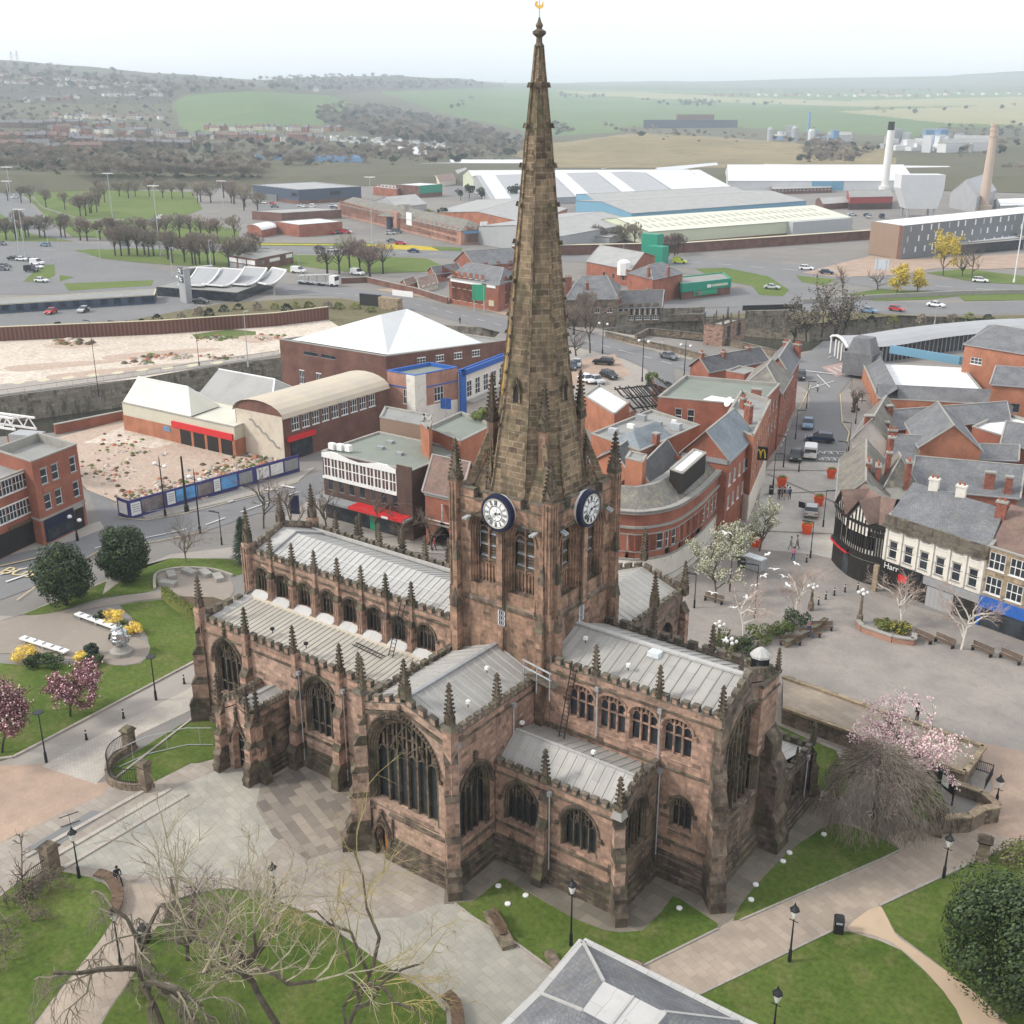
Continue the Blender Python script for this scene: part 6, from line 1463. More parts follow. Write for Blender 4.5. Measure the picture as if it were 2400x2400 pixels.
b_,fr,bk=poly_building('curved_building','curved red brick bank with pale stone bands and grey slate roof on the square','building',smooth_open([(1425,1194),(1490,1200),(1524,1198),(1560,1192),(1590,1182),(1620,1163),(1650,1140),(1704,1084)],2),hC,9.0,'red_brick',[1,2,1,1,1,1,2,1,2,2,2,3,3,4],'mossy_slate','sash',1.9,bands=[(hC-.25,hC+.05,'concrete',.35),(hC-1.9,hC-1.65,'concrete',.25),(hC-5.6,hC-5.4,'concrete',.12),(0,3.0,'white_render',.06)],zs=(hC-4.6,hC-7.9),ww=.95,wh=1.9)
b_,(l,f,r,d,h)=bld('narrow tan stone fronted building with carved gable between two red brick shops','building',(1690,1098),(1706,1080),(1724,1062),h=hC-.2,wall_m='ashlar_tan',parap=1.0,w1=[(1,.9,1.8,[3.8,7.0],'plain',.2,.2)])
b_,(l,f,r,d,h)=bld('dark blue fronted shop at the foot of the narrow stone building','building',(1712,1150),(1716,1152),(1748,1075),h=4.2,wall_m='navy_paint',roof_m='slate',parap=.1,w1=[(4,1.2,2.0,[.8],'shop',.05,.05)])
b_,(l,f,r,d,h)=bld('tall red brick restaurant front with a black sign projecting over the high street','building',(1690,1000),(1766,1030),(1806,945),h=10.8,wall_m='orange_brick',roof_m='flat_roof_grey',parap=.5,w0=[(1,1.0,1.4,[6.8],'case',.7,.1)],w1=[(8,1.0,1.6,[4.4,7.6],'sash',.02,.02)],chim=[(.35,.3,2.6,1.1,2),(.7,.6,1.6,.8,2)],band=[(0,3.4,'white_render',.08)])
sg=empty('projecting_sign',(0,0,0),'square black projecting sign with golden arches above the high street','sign');p=G(1783,1064,7.0);sg.location=(p.x,p.y,6.2)
mb=MB();mb.M=xf((p.x,p.y,0),R(20));mb.box(-.9,.9,-.12,.12,6.2,8.0,'black_paint');mb.box(-1.3,-.9,-.05,.05,7.0,7.1,'grey_paint');mb.M=None;mb.build('panel',sg)
mb=MB();mb.M=xf((p.x,p.y,0),R(20))
for c in(-.3,.3):
 A=[(c+.3*math.cos(math.pi*i/10),6.5+1.15*math.sin(math.pi*i/10))for i in range(11)]
 for i in range(10):mb.bar((A[i][0],-.16,A[i][1]),(A[i+1][0],-.16,A[i+1][1]),.06,'yellow_paint',h=.15)
mb.M=None;mb.build('golden_arches',sg)
b_,(l,f,r,d,h)=bld('flat green roofed terrace with cast stone parapet halfway up the high street','building',(1542,936),(1780,958),(1828,905),h=10.2,wall_m='red_brick',roof_m='flat_roof_green',parap=.45,w0=[(2,1.0,1.9,[7.2],'sash',.15,.6)],w1=[(6,1.0,1.6,[4.2,7.3],'sash',.02,.02)],chim=[(.1,.3,1.8,1.4,0)])
mb=MB();q=f+(l-f)*.35+(r-f)*.1;mb.box(q.x-3.4,q.x+3.4,q.y-.3,q.y+2.4,h,h+.08,'flat_roof_white');mb.build('pale_roof_patch',b_)
for(u,v)in((.28,-.05),(.16,-.05)):
 q=f+(l-f)*u;mb=MB();mb.rings([(0,.08),(.05,.5),(.16,.75)],14,'lamp_glass');o=inst('satellite_dish',mb.mesh('satellite_dish'),b_,Vector((q.x,q.y-.6,h+.7))-b_.location);o.rotation_euler=(R(60),0,R(-30))
b_=bld('gabled red brick range with dark slate roofs at the top of the high street','building',(1618,858),(1662,872),(1800,845),905,wall_m='red_brick',roof='gable_fr',roof_m='dark_slate',rh=2.2,chim=[(.5,.02,3.2,.9,2),(.4,.35,2.8,1.0,3),(.5,.8,2.6,1.0,3)])[0]
bld('small flat topped brick outbuildings behind the gabled high street range','building',(1702,872),(1745,880),(1775,868),h=5.0,wall_m='red_brick',roof_m='flat_roof_grey',parap=.3)
bld('slate roofed corner block with brick gable at the upper end of the high street','building',(1795,868),(1850,880),(1874,838),h=9.0,wall_m='red_brick',roof='gable_fr',roof_m='slate',rh=2.6,w1=[(3,.9,1.5,[4,6.8],'sash',.05,.05)],chim=[(.1,.9,2.6,1.2,4),(.6,.9,2.6,1.0,3)])
bld('hipped slate roofed shop between the corner block and the green roofed terrace','building',(1740,908),(1830,922),(1855,880),h=9.0,wall_m='red_brick',roof='hip_fr',roof_m='mossy_slate',rh=3.0,hipf=.3,w1=[(4,.9,1.5,[4,6.8],'sash',.05,.05)])
b_,(l,f,r,d,h)=bld('low brick building with a stained pale flat roof beside the burnt out warehouse','building',(1368,930),(1440,975),(1476,945),h=5.0,wall_m='orange_brick',roof_m='flat_roof_white',parap=.3)
ru=empty('burnt_warehouse',tuple(G(1520,945)),'burnt out warehouse with charred bare roof rafters','ruin');mb=MB()
a,b,c=G(1440,918,4),G(1500,955,3),G(1570,890,5)
for i in range(26):
 t=i/25;p=a.lerp(c,t);q=p+(b-a)*.75;mb.bar((p.x,p.y,4.6+random.Random(i).uniform(-.3,.3)),(q.x,q.y,2.2+random.Random(i+50).uniform(-.5,.5)),.16,'timber_black')
for k in(0,.35,.7):p=a+(b-a)*k;q=c+(b-a)*k;mb.bar((p.x,p.y,4.4-3*k),(q.x,q.y,4.4-3*k),.2,'timber_black')
mb.build('rafters',ru);mb=MB();rr=random.Random(4)
for i in range(160):p=a+(b-a)*rr.uniform(.1,1.6)+(c-a)*rr.uniform(-.2,1.0);s_=rr.uniform(.15,.6);mb.frus(p.x,p.y,0,s_,s_*1.3,s_,s_*.5,s_*.4,rr.choice(['timber_black','concrete','orange_brick','grey_paint']))
tag(mb.build('rubble',ru),kind='stuff');q1,q2=G(1530,885,5),G(1575,910,5);mb=MB();mb.add([(q1.x,q1.y,0),(q2.x,q2.y,0),(q2.x,q2.y,4.6),(q1.x,q1.y,5.4)],[(0,1,2,3)],'brown_brick');mb.add([(q1.x,q1.y,5.4),(q2.x,q2.y,4.6),tuple(G(1558,906,4.5)),tuple(G(1535,900,4.7))],[(0,1,2,3)],'dark_slate');mb.build('standing_wall',ru)
hT=height_of((1966,1184),1312)
b_,fr,bk=poly_building('tudor_building','black and white half timbered corner building with curved front','building',smooth_open([(1963,1184),(1976,1198),(2000,1216),(2032,1230),(2075,1240)],2),hT,8.0,'white_render',[1,1,1,1,1,1,1,1],'clay_tile','shop',2.6,bands=[(2.7,3.3,'timber_black',.12)],zs=(3.9,.3),ww=1.0,wh=1.6,parm='timber_black',top_m='mossy_slate')
for i in range(len(fr)-1):
 a,b2=fr[i],fr[i+1];e=b2-a;L=e.length;mb=MB();mb.M=xf((a.x,a.y,0),math.atan2(e.y,e.x))
 for x in(0,L*.33,L*.66,L):mb.box(x-.08,x+.08,-.1,0,3.2,hT,'timber_black')
 for z in(3.3,5.7,6.0,7.0,hT-.15):mb.box(0,L,-.09,0,z-.09,z+.09,'timber_black')
 for x0,x1 in((0,L*.33),(L*.66,L)):mb.bar((x0,-.06,6.0),(x1,-.06,7.0),.1,'timber_black')
 for k in range(6):mb.box(L*(k+.5)/6-.05,L*(k+.5)/6+.05,-.1,0,5.6,6.1,'timber_black')
 mb.box(0,L,-.05,-.02,0,2.6,'timber_black')if i!=3 else mb.box(0,L,-.05,-.02,0,2.6,'glass')
 if i in(0,1,2,3):mb.box(0,L,-.45,-.1,2.65,2.85,'red_paint');mb.box(0,L,-.35,-.1,2.85,3.2,'black_paint')
 mb.M=None;mb.build('timber_frame',b_)
for i in(2,5):
 p,n_=bk[i];e=Vector((n_.y,-n_.x));mb=MB()
 A,B=p-e*1.4-n_*.1,p+e*1.4-n_*.1;z=hT;T=p-n_*.1;K=p+n_*2.8
 mb.add([(A.x,A.y,z-1.2),(B.x,B.y,z-1.2),(B.x,B.y,z+.6),(T.x,T.y,z+2.4),(A.x,A.y,z+.6)],[(0,1,2,3,4)],'white_render')
 mb.add([(A.x-e.x*.3-n_.x*.4,A.y-e.y*.3-n_.y*.4,z+.3),(T.x-n_.x*.4,T.y-n_.y*.4,z+2.6),(K.x,K.y,z+2.6),(A.x-e.x*.3+n_.x*2,A.y-e.y*.3+n_.y*2,z+.3),(B.x+e.x*.3-n_.x*.4,B.y+e.y*.3-n_.y*.4,z+.3),(B.x+e.x*.3+n_.x*2,B.y+e.y*.3+n_.y*2,z+.3)],[(0,1,2,3),(4,5,2,1)],'clay_tile')
 for k in range(-2,3):q=p+e*.5*k-n_*.16;mb.bar((q.x,q.y,z-1.2),(q.x,q.y,z+2.2-abs(k)*.8),.12,'timber_black')
 mb.bar((A.x-n_.x*.1,A.y-n_.y*.1,z+.5),(T.x-n_.x*.1,T.y-n_.y*.1,z+2.4),.2,'timber_black');mb.bar((B.x-n_.x*.1,B.y-n_.y*.1,z+.5),(T.x-n_.x*.1,T.y-n_.y*.1,z+2.4),.2,'timber_black')
 mb.build('dormer',b_)
mb=MB()
for(px_,py_)in((2005,1352),(2048,1384)):mb.mark();q=G(px_,py_);mb.box(q.x-.25,q.x+.25,q.y-.25,q.y+.25,0,3.0,'ashlar_tan')
mb.build('stone_column',b_)
b_,(l,f,r,d,h)=bld('cream rendered stone building with grey cornice and six bays on the square','building',(2079,1213),(2316,1290),(2372,1218),1462,wall_m='white_render',roof='flat',roof_m='flat_roof_grey',parap=.2,w0=[(6,1.0,1.75,[6.6],'blind',.02,.02),(6,1.0,1.95,[3.7],'sash',.02,.02)],band=[(h-.01,h+.0,'concrete',.1)])
hB=h;face_panel(b_,l,f,-.01,1.01,h-.9,h-.5,'coping_stone',.45,'cornice');face_panel(b_,l,f,-.01,1.01,h-.5,h+.45,'coping_stone',.1,'parapet');face_panel(b_,l,f,.0,1.0,.1,3.2,'timber_black',.05,'shopfront');face_panel(b_,l,f,.45,1.0,2.3,3.2,'grey_paint',.12,'fascia');face_panel(b_,l,f,.5,.76,.0,2.2,'grey_sheet',.14,'shutter');face_panel(b_,l,f,.0,.42,2.4,3.25,'black_paint',.14,'fascia');face_text(b_,l,f,.12,2.82,'Harr',.95,'white_paint',.26);face_panel(b_,l,f,.2,.29,1.5,2.35,'red_paint',.16,'poster')
for i in range(7):face_panel(b_,l,f,.02+.16*i-.012,.02+.16*i+.012,3.4,h-1.0,'white_render',.1,'pilaster')
mb=MB();e1=l-f;e2=r-f;q=[f+e2*.06,l+e2*.06,l+e2*1.0,f+e2*1.0];m1=f+e1*.02+e2*.62;m2=l-e1*.06+e2*.62
mb.add([(v.x,v.y,h+.1)for v in q]+[(m1.x,m1.y,h+2.4),(m2.x,m2.y,h+2.4)],[(0,1,5,4),(2,3,4,5),(1,2,5),(3,0,4)],'slate');mb.build('slate_roof',b_)
for(u,v)in((.03,.5),(.72,.6),(.45,.62)):q=f+e1*u+e2*v;chimney_part(b_,q.x,q.y,h,h+3.6,1.0,.6,2,'white_render' if v>.55 else 'chimney_brick')
b_,(l,f,r,d,h)=bld('brown brick shop with paired white windows and a bright blue fascia at the right edge','building',(2316,1290),(2520,1354),(2570,1270),h=hB,wall_m='ashlar_tan',roof='flat',roof_m='clay_tile',parap=.5,w0=[(4,1.7,1.8,[6.3,3.7],'case3',.0,.0)])
for(a,b2)in((.0,1.0),):face_panel(b_,l,f,a,b2,2.1,3.3,'blue_paint',.2,'fascia');face_panel(b_,l,f,.02,1.0,.1,2.0,'glass',.05,'shopfront');face_panel(b_,l,f,-.0,.03,0,2.2,'blue_paint',.15,'shop_pier')
mb=MB();e1=l-f;e2=r-f;mb.add([(v.x,v.y,z)for v,z in((f+e2*.06,h),(l+e2*.06,h),(l+e2*.7,h+2.6),(f+e2*.7,h+2.6))],[(0,1,2,3)],'clay_tile');mb.build('tile_roof',b_)
bld('side street house with mossy grey roof and yellow topped chimneys left of the Tudor gables','house',(1972,1078),(1964,1176),(2082,1190),h=6.4,wall_m='white_render',roof='gable_lf',roof_m='mossy_slate',rh=3.0,chim=[(.35,.55,3.6,1.6,4),(.32,.75,3.4,1.6,4),(.42,.95,4.6,.6,1)])
bld('hipped mossy roofed house with white gable between brick chimneys','house',(2060,1105),(2075,1140),(2145,1135),h=7.4,wall_m='white_render',roof='hip_lf',roof_m='mossy_slate',rh=3.0,hipf=.35,chim=[(1.0,.3,4.4,.9,1),(.0,.7,3.0,1.0,3)])
bld('long low grey slate roofed hall behind the cream building','hall',(2135,1142),(2385,1166),(2392,1112),h=6.6,wall_m='red_brick',roof='gable_lf',roof_m='slate',rh=2.6,w0=[(9,1.2,1.0,[4.4],'board',.02,.02)],chim=[(.28,.1,2.6,1.1,0),(.1,.05,2.4,.8,0)])
bld('grey slate roof with hipped left end in the middle of the market roofs','building',(2075,1082),(2245,1092),(2252,1050),h=6.6,wall_m='red_brick',roof='hip_lf',roof_m='slate',rh=2.6,hipf=.12,chim=[(.98,.5,3.2,1.1,3)])
bld('big brick gable with skylit slate roof in the middle of the market roofs','building',(2157,1048),(2299,1057),(2258,1000),h=8.5,wall_m='orange_brick',roof='gable_fr',roof_m='slate',rh=3.2)
bld('low brown brick lean-to right of the big gable','building',(2299,1075),(2382,1078),(2380,1048),h=6.5,wall_m='brown_brick',roof='gable_lf',roof_m='slate',rh=1.2)
bld('pub with white gable wall and grey roof beside the high street','pub',(1999,1030),(2078,1032),(2108,975),h=6.8,wall_m='white_render',roof='gable_fr',roof_m='mossy_slate',rh=3.0,chim=[(.6,.03,3.4,1.2,0),(.15,.3,1.6,.6,0)])
bld('long slate roofed market wing with hipped end, below the white flat roof','market',(2025,1012),(2366,985),(2370,955),h=6.5,wall_m='red_brick',roof='hip_lf',roof_m='slate',rh=2.0,hipf=.05,chim=[(.86,.35,3.0,.9,0)])
b_,(l,f,r,d,h)=bld('market hall with white flat roof ringed by grey tiled skirts and orange brick walls','market',(2020,850),(2058,936),(2330,950),972,wall_m='orange_brick',roof_m='flat_roof_white',parap=.2)
mb=MB();e1=l-f;e2=r-f;zz=h
for(a,b2,n_)in((f,r,e1),(f,l,e2)):
 n_=n_.normalized();mb.add([(a.x,a.y,zz-.3),(b2.x,b2.y,zz-.3),(b2.x+n_.x*3,b2.y+n_.y*3,zz+2.0),(a.x+n_.x*3,a.y+n_.y*3,zz+2.0),(b2.x+n_.x*3.2,b2.y+n_.y*3.2,zz),(a.x+n_.x*3.2,a.y+n_.y*3.2,zz)],[(0,1,2,3),(3,2,4,5)],'slate')
q=l;mb.box(q.x-2.8,q.x+2.8,q.y-2.8,q.y+2.8,h-2,h+2.2,'slate');mb.frus(q.x,q.y,h+2.2,h+5.0,2.4,2.4,1.6,1.6,'slate');mb.build('tiled_skirt',b_)
mb=MB();Q=[G(x,y,h+.8)for x,y in((2086,818),(2250,845),(2420,852))]
for a,c in zip(Q,Q[1:]):mb.bar(tuple(a),tuple(c),.4,'blue_sheet',h=1.6)
mb.build('blue_parapet',b_)
bld('orange brick market block with dark square windows at the right edge','market',(2325,900),(2520,915),(2530,880),h=9.0,wall_m='orange_brick',roof='gable_lf',roof_m='slate',rh=1.8,w0=[(5,1.4,1.4,[4.8],'plain',.05,.05)])
bld('flat white roof with blue parapet below the orange brick market block','market',(2278,1005),(2350,1028),(2420,992),h=6.4,wall_m='red_brick',roof_m='flat_roof_white',parap=.4)
bld('slate roofed range with red and white shop sign at the right edge','building',(2350,1040),(2480,1062),(2490,1020),h=6.6,wall_m='red_brick',roof='gable_lf',roof_m='slate',rh=2.0)
bld('red brick building with white window and hipped grey roof above the market','building',(2262,806),(2480,842),(2520,795),h=8.0,wall_m='orange_brick',roof='hip_lf',roof_m='slate',rh=2.4,hipf=.2,w0=[(1,2.2,1.2,[4.6],'case3',.05,.75)])
bs=empty('bus_station',tuple(G(2200,810)),'long curved bus station with grey arched roof and glazed side','bus station')
mb=MB();up=smooth_open([(1984,806),(2080,803),(2200,784),(2320,771),(2450,763),(2700,765)],3);N_=len(up);cs=[]
for i in range(N_):
 a=G(*up[max(0,i-1)],4);b2=G(*up[min(N_-1,i+1)],4);e=(b2-a);e.z=0;e.normalize();n_=Vector((-e.y,e.x,0));cs.append((G(*up[i],4),n_))
sec=[(-.8,3.4),(1.0,4.1),(3.5,4.5),(6.2,4.5),(8.8,4.0),(10.2,3.4)]
vs=[(c.x+n_.x*o,c.y+n_.y*o,z)for c,n_ in cs for o,z in sec];K=len(sec)
mb.add(vs,[(i*K+j,(i+1)*K+j,(i+1)*K+j+1,i*K+j+1)for i in range(N_-1)for j in range(K-1)],'grey_sheet');mb.build('roof',bs)
mb=MB()
for i in range(N_-1):
 (a,na),(b2,nb)=cs[i],cs[i+1];mb.quad((a.x,a.y,0),(b2.x,b2.y,0),(b2.x,b2.y,3.6),(a.x,a.y,3.6),'glass');mb.bar((a.x,a.y,0),(a.x,a.y,3.6),.3,'grey_paint')
 for t in(.25,.5,.75):p=a.lerp(b2,t);mb.bar((p.x-na.x*.1,p.y-na.y*.1,0),(p.x-na.x*.1,p.y-na.y*.1,3.6),.16,'galv')
mb.build('glazing',bs)
(c0,n0)=cs[0];mb=MB()
for j in range(K-1):mb.bar((c0.x+n0.x*sec[j][0],c0.y+n0.y*sec[j][0],sec[j][1]),(c0.x+n0.x*sec[j+1][0],c0.y+n0.y*sec[j+1][0],sec[j+1][1]),.4,'white_paint')
for o in(0,2.5,4.5,6.5,9.6):mb.bar((c0.x+n0.x*o,c0.y+n0.y*o,0),(c0.x+n0.x*o,c0.y+n0.y*o,3.6),.3,'grey_paint' if o in(3,8)else 'white_paint')
mb.build('entrance_arch',bs)
# ------------------------------------------------------------------ distant land: hills with fields and woods
RW=[700,900,1200,1600,2100,2700,3500,4500,6000,8500,9500]
CXS=[-700,0,200,400,600,740,900,1060,1190,1400,1600,1800,2000,2200,2400,3100]
TB={-700:[426,370,322,270,220,172,140,150,160,175,200],0:[426,372,325,275,225,175,141,150,160,175,200],200:[426,374,328,280,232,186,155,160,165,175,200],400:[426,378,338,305,240,200,172,175,178,180,205],600:[426,380,336,292,228,206,190,192,192,190,205],740:[426,383,346,302,252,222,200,180,184,190,205],900:[426,385,342,302,264,236,212,178,182,190,205],1060:[426,385,346,318,278,246,222,186,184,190,205],1190:[426,385,346,324,288,256,230,206,198,195,205],1400:[426,385,343,320,292,260,236,216,203,193,205],1600:[426,385,341,320,294,262,240,222,206,189,205],1800:[426,385,345,326,296,264,242,222,206,187,205],2000:[426,385,347,327,296,264,242,222,206,183,205],2200:[426,385,347,326,294,262,240,220,205,177,200],2400:[426,385,347,325,292,260,238,218,203,165,195],3100:[426,385,347,325,292,260,238,218,203,160,190]}
def lerp_tab(xs,ys,x):
 if x<=xs[0]:return ys[0]
 for i in range(len(xs)-1):
  if x<=xs[i+1]:
   t=(x-xs[i])/(xs[i+1]-xs[i]);t=t*t*(3-2*t)*.5+t*.5;return ys[i]*(1-t)+ys[i+1]*t
 return ys[-1]
from mathutils import noise as mnoise
def az_dir(px):
 d=ray(px,240);k=math.hypot(d.x,d.y);return d.x/k,d.y/k,k
def terr(px,r):
 """terrain height for azimuth of column px at range r"""
 dx,dy,k=az_dir(px)
 yp=lerp_tab(RW,[lerp_tab(CXS,[TB[c][i]for c in CXS],px)for i in range(len(RW))],r)
 d=ray(px,yp);z=CAMPOS.z+r*d.z/math.hypot(d.x,d.y)
 x,y=dx*r,dy*r
 f=min(1,max(0,(r-1000)/800))
 z+=f*9*mnoise.noise(Vector((x/600,y/600,0)))+f*3*mnoise.noise(Vector((x/170,y/170,3)))
 if 1300<px<2080 and 1050<r<1450:
  z+=9*math.exp(-((px-1450)/120)**2-((r-1230)/120)**2)+7*math.exp(-((px-1640)/110)**2-((r-1230)/120)**2)+5*math.exp(-((px-1850)/120)**2-((r-1230)/120)**2)
 return x,y,max(.25,z)if r>760 else.25+(z*0)
def inside(p,poly):
 x,y=p;c=False;n=len(poly)
 for i in range(n):
  (x1,y1),(x2,y2)=poly[i],poly[(i+1)%n]
  if(y1>y)!=(y2>y)and x<(x2-x1)*(y-y1)/(y2-y1)+x1:c=not c
 return c
FIELDS=[('field_green',[(402,244),(440,222),(600,214),(760,224),(835,245),(800,262),(745,300),(600,312),(425,314)]),('woodland_floor',[(738,256),(800,246),(900,250),(1010,272),(1110,296),(1195,330),(1150,352),(900,330),(800,305),(745,285)]),('woodland_floor',[(600,190),(740,174),(900,176),(1180,198),(1180,206),(1000,212),(860,216),(760,224),(640,214)]),('field_pale',[(1290,214),(1500,216),(1700,228),(1980,238),(2400,226),(2900,226),(2900,240),(2400,246),(2050,252),(1700,240),(1400,226)]),('field_pale',[(1960,262),(2400,244),(2900,250),(2900,296),(2400,294),(2200,288),(2050,272)]),('mound_scrub',[(1300,336),(1480,312),(1700,322),(1900,340),(2080,345),(2100,390),(1900,395),(1300,395),(1180,360)]),('hill_scrub',[(1700,190),(2900,160),(2900,212),(1700,216),(1200,206),(1190,196)]),('hill_scrub',[(1440,300),(1600,292),(1900,310),(2080,318),(2200,345),(1900,345),(1480,330)]),('hill_scrub',[(2200,300),(2900,290),(2900,440),(2100,440),(2080,340)]),('field_green',[(880,214),(1180,206),(1300,230),(1420,292),(1190,300),(1040,268)]),('field_green',[(1100,208),(2900,212),(2900,320),(2100,325),(1600,300),(1300,320),(1190,300)]),('woodland_floor',[(-800,110),(560,190),(600,215),(420,222),(395,246),(-800,240)])]
mb=MB();NC,NR=400,180;pxs=[-650+3700*i/NC for i in range(NC+1)];rs=[740*(9500/740)**(j/NR)for j in range(NR+1)]
grid=[[terr(px,r)for r in rs]for px in pxs]
for m_ in('hill_scrub','field_green','field_pale','mound_scrub','woodland_floor','verge'):mb.mi(m_)
vs=[p for col in grid for p in col];mb.v=vs
for i in range(NC):
 for j in range(NR):
  a=i*(NR+1)+j;mb.f.append((a,a+NR+1,a+NR+2,a+1))
  q=PR(grid[i][j]);m_='hill_scrub'
  for nm,pl in FIELDS:
   if inside(q,pl):m_=nm;break
  mb.m.append(mb.mats.index(m_))
mb.smooth=True;tag(mb.build('hills'),kind='structure')
def on_terr(px,py):
 """first terrain point seen at a pixel"""
 lo=None
 for j in range(NR):
  x,y,z=terr(px,rs[j]);q=PR((x,y,z))[1]
  if q<=py:return Vector((x,y,z)),rs[j]
 return None,None
 # ------------------------------------------------------------------ small far-off models
rnd=random.Random(11)
def far_tree(seed,h,w,kind):
 q=random.Random(seed);mb=MB();n={'winter':420,'dark':300,'bush':140,'conifer':180}[kind]
 leaf={'winter':('winter_crown','winter_crown_red','twig_grey'),'dark':('leaf_dark','leaf_dark','conifer'),'bush':('winter_crown','leaf_dark','hedge_leaf'),'conifer':('conifer','conifer','leaf_dark')}[kind]
 cm=leaf[seed%3]
 if kind!='bush':mb.rings([(0,.045*w),(h*.6,.02*w)],5,'dark_trunk')
 if kind=='winter':
  for k in range(9):
   a=q.uniform(0,6.28);e=q.uniform(.5,1.2);L=h*.5
   mb.bar((0,0,h*q.uniform(.25,.45)),(math.cos(a)*L*math.cos(e),math.sin(a)*L*math.cos(e),h*.35+L*math.sin(e)),.025*w,'dark_trunk',w1=.01*w)
 lob=[(q.uniform(-.32,.32)*w,q.uniform(-.28,.28)*w,q.uniform(.45,.82)*h,q.uniform(.18,.34))for _ in range(7)]
 for _ in range(n):
  if kind=='conifer':
   t=q.random();a=q.uniform(0,6.28);r=(1-t)*w*.5*q.uniform(.6,1);c=Vector((math.cos(a)*r,math.sin(a)*r,h*(.08+.92*t)))
  elif kind=='bush':
   a=q.uniform(0,6.28);e=q.uniform(0,1.5);r=q.uniform(.7,1);c=Vector((math.cos(a)*w/2*math.cos(e)*r,math.sin(a)*w/2*math.cos(e)*r,h*math.sin(e)*r))
  else:
   l=lob[q.randrange(7)];d=Vector((q.gauss(0,1),q.gauss(0,1),q.gauss(0,1))).normalized()*q.uniform(.6,1)**.5
   c=Vector((l[0]+d.x*l[3]*w,l[1]+d.y*l[3]*w,l[2]+d.z*l[3]*h*.55))
  if kind=='winter':
   s1=w*.085;s2=w*.013;d=(c-Vector((0,0,h*.45))).normalized()+Vector((q.uniform(-.5,.5),q.uniform(-.5,.5),q.uniform(-.2,.5)));d.normalize()
   v=d.orthogonal();mb.add([c-d*s1,c+v*s2,c+d*s1,c-v*s2],[(0,1,2,3)],cm)
  else:
   s_=w*q.uniform(.05,.095);u=Vector((q.gauss(0,1),q.gauss(0,1),q.gauss(0,1))).normalized();v=u.orthogonal().normalized()
   mb.add([c-u*s_,c+v*s_,c+u*s_,c-v*s_],[(0,1,2,3)],cm)
 return mb
FT={k:[far_tree(10*i+j,*s_,k).mesh('far_tree')for j in range(3)]for i,(k,s_)in enumerate((('winter',(10,8)),('dark',(9,7)),('bush',(3,5)),('conifer',(12,5))))}
TL={'winter':'bare winter tree','dark':'dark evergreen tree','bush':'low bush','conifer':'dark conifer'}
ntree=[0]
def ftree(px,py,kind,sc,where,flat=True,group='trees in the middle distance'):
 p=G(px,py,0)if flat else on_terr(px,py)[0]
 if p is None:return
 o=inst({'bush':'bush','conifer':'conifer_tree'}.get(kind,'tree'),rnd.choice(FT[kind]),None,p,rnd.uniform(0,6.28),(sc*rnd.uniform(.85,1.15),sc*rnd.uniform(.85,1.15),sc*rnd.uniform(.85,1.2)))
 tag(o,TL[kind]+' '+where,'bush' if kind=='bush' else 'tree',TL[kind]+'s '+where);ntree[0]+=1
def frow(pts,n,kind,sc,where,jit=6,flat=True):
 for i in range(n):
  t=(i+.5)/n*(len(pts)-1);k=min(int(t),len(pts)-2);f_=t-k
  ftree(pts[k][0]*(1-f_)+pts[k+1][0]*f_+rnd.uniform(-jit,jit),pts[k][1]*(1-f_)+pts[k+1][1]*f_+rnd.uniform(-jit,jit)*.5,kind,sc,where,flat)
frow([(265,600),(330,598),(400,612),(470,622),(560,628),(600,612)],24,'winter',.95,'on the grass slope above the railway station',10)
frow([(10,560),(60,555),(180,560),(300,560),(420,562),(560,560)],26,'winter',.9,'along the ring road on the left',10)
frow([(0,470),(90,480),(200,510)],6,'winter',.9,'beside the dual carriageway at the left edge',8)
frow([(185,500),(220,505),(240,470),(350,455),(440,470),(520,470),(560,480),(600,500)],26,'winter',1.0,'around the playing field',14)
frow([(60,410),(150,400),(260,410),(350,420),(470,430),(560,430),(620,420)],34,'winter',1.05,'behind the playing field',18)
frow([(640,390),(760,375),(900,365),(1100,362)],14,'winter',.9,'behind the industrial estate',10)
frow([(760,640),(800,645),(850,640),(870,645),(900,640),(790,630)],7,'winter',1.0,'on the roundabout grass',10)
for px,py in((440,415),(460,410),(480,410),(505,412),(540,400),(150,400),(165,398),(140,395)):ftree(px,py,'conifer' if px>430 else 'dark',1.0,'beyond the playing field')
for px,py,k,s_ in((1100,465,'dark',.9),(1130,472,'dark',.9),(1200,475,'dark',1.0),(1080,470,'dark',.7),(1010,530,'bush',2.0),(1040,532,'bush',2.2)):ftree(px,py,k,s_,'among the mills and sheds left of the spire')
frow([(1380,575),(1440,580),(1500,575)],5,'winter',.8,'in front of the pale green shed',12)
frow([(1560,600),(1600,598)],3,'winter',.8,'by the pale green shed wall',6)
frow([(1760,420),(1900,400),(2050,396),(2200,390)],8,'bush',1.8,'behind the white factory',12)
frow([(2260,430),(2350,425),(2400,430)],6,'winter',1.0,'behind the chimneys at the right',10)
for px,py in((1260,760),(1330,740),(1372,770),(1345,785)):ftree(px,py,'winter',.8,'by the car park right of the spire')
frow([(20,782),(300,768),(520,735),(700,725),(880,730)],22,'bush',.6,'on the bank behind the demolition site',12)
frow([(2000,760),(2200,752),(2350,750)],6,'bush',.6,'on the river bank above the bus station',10)
ftree(490,1140-0,'bush',.001,'x')if False else None
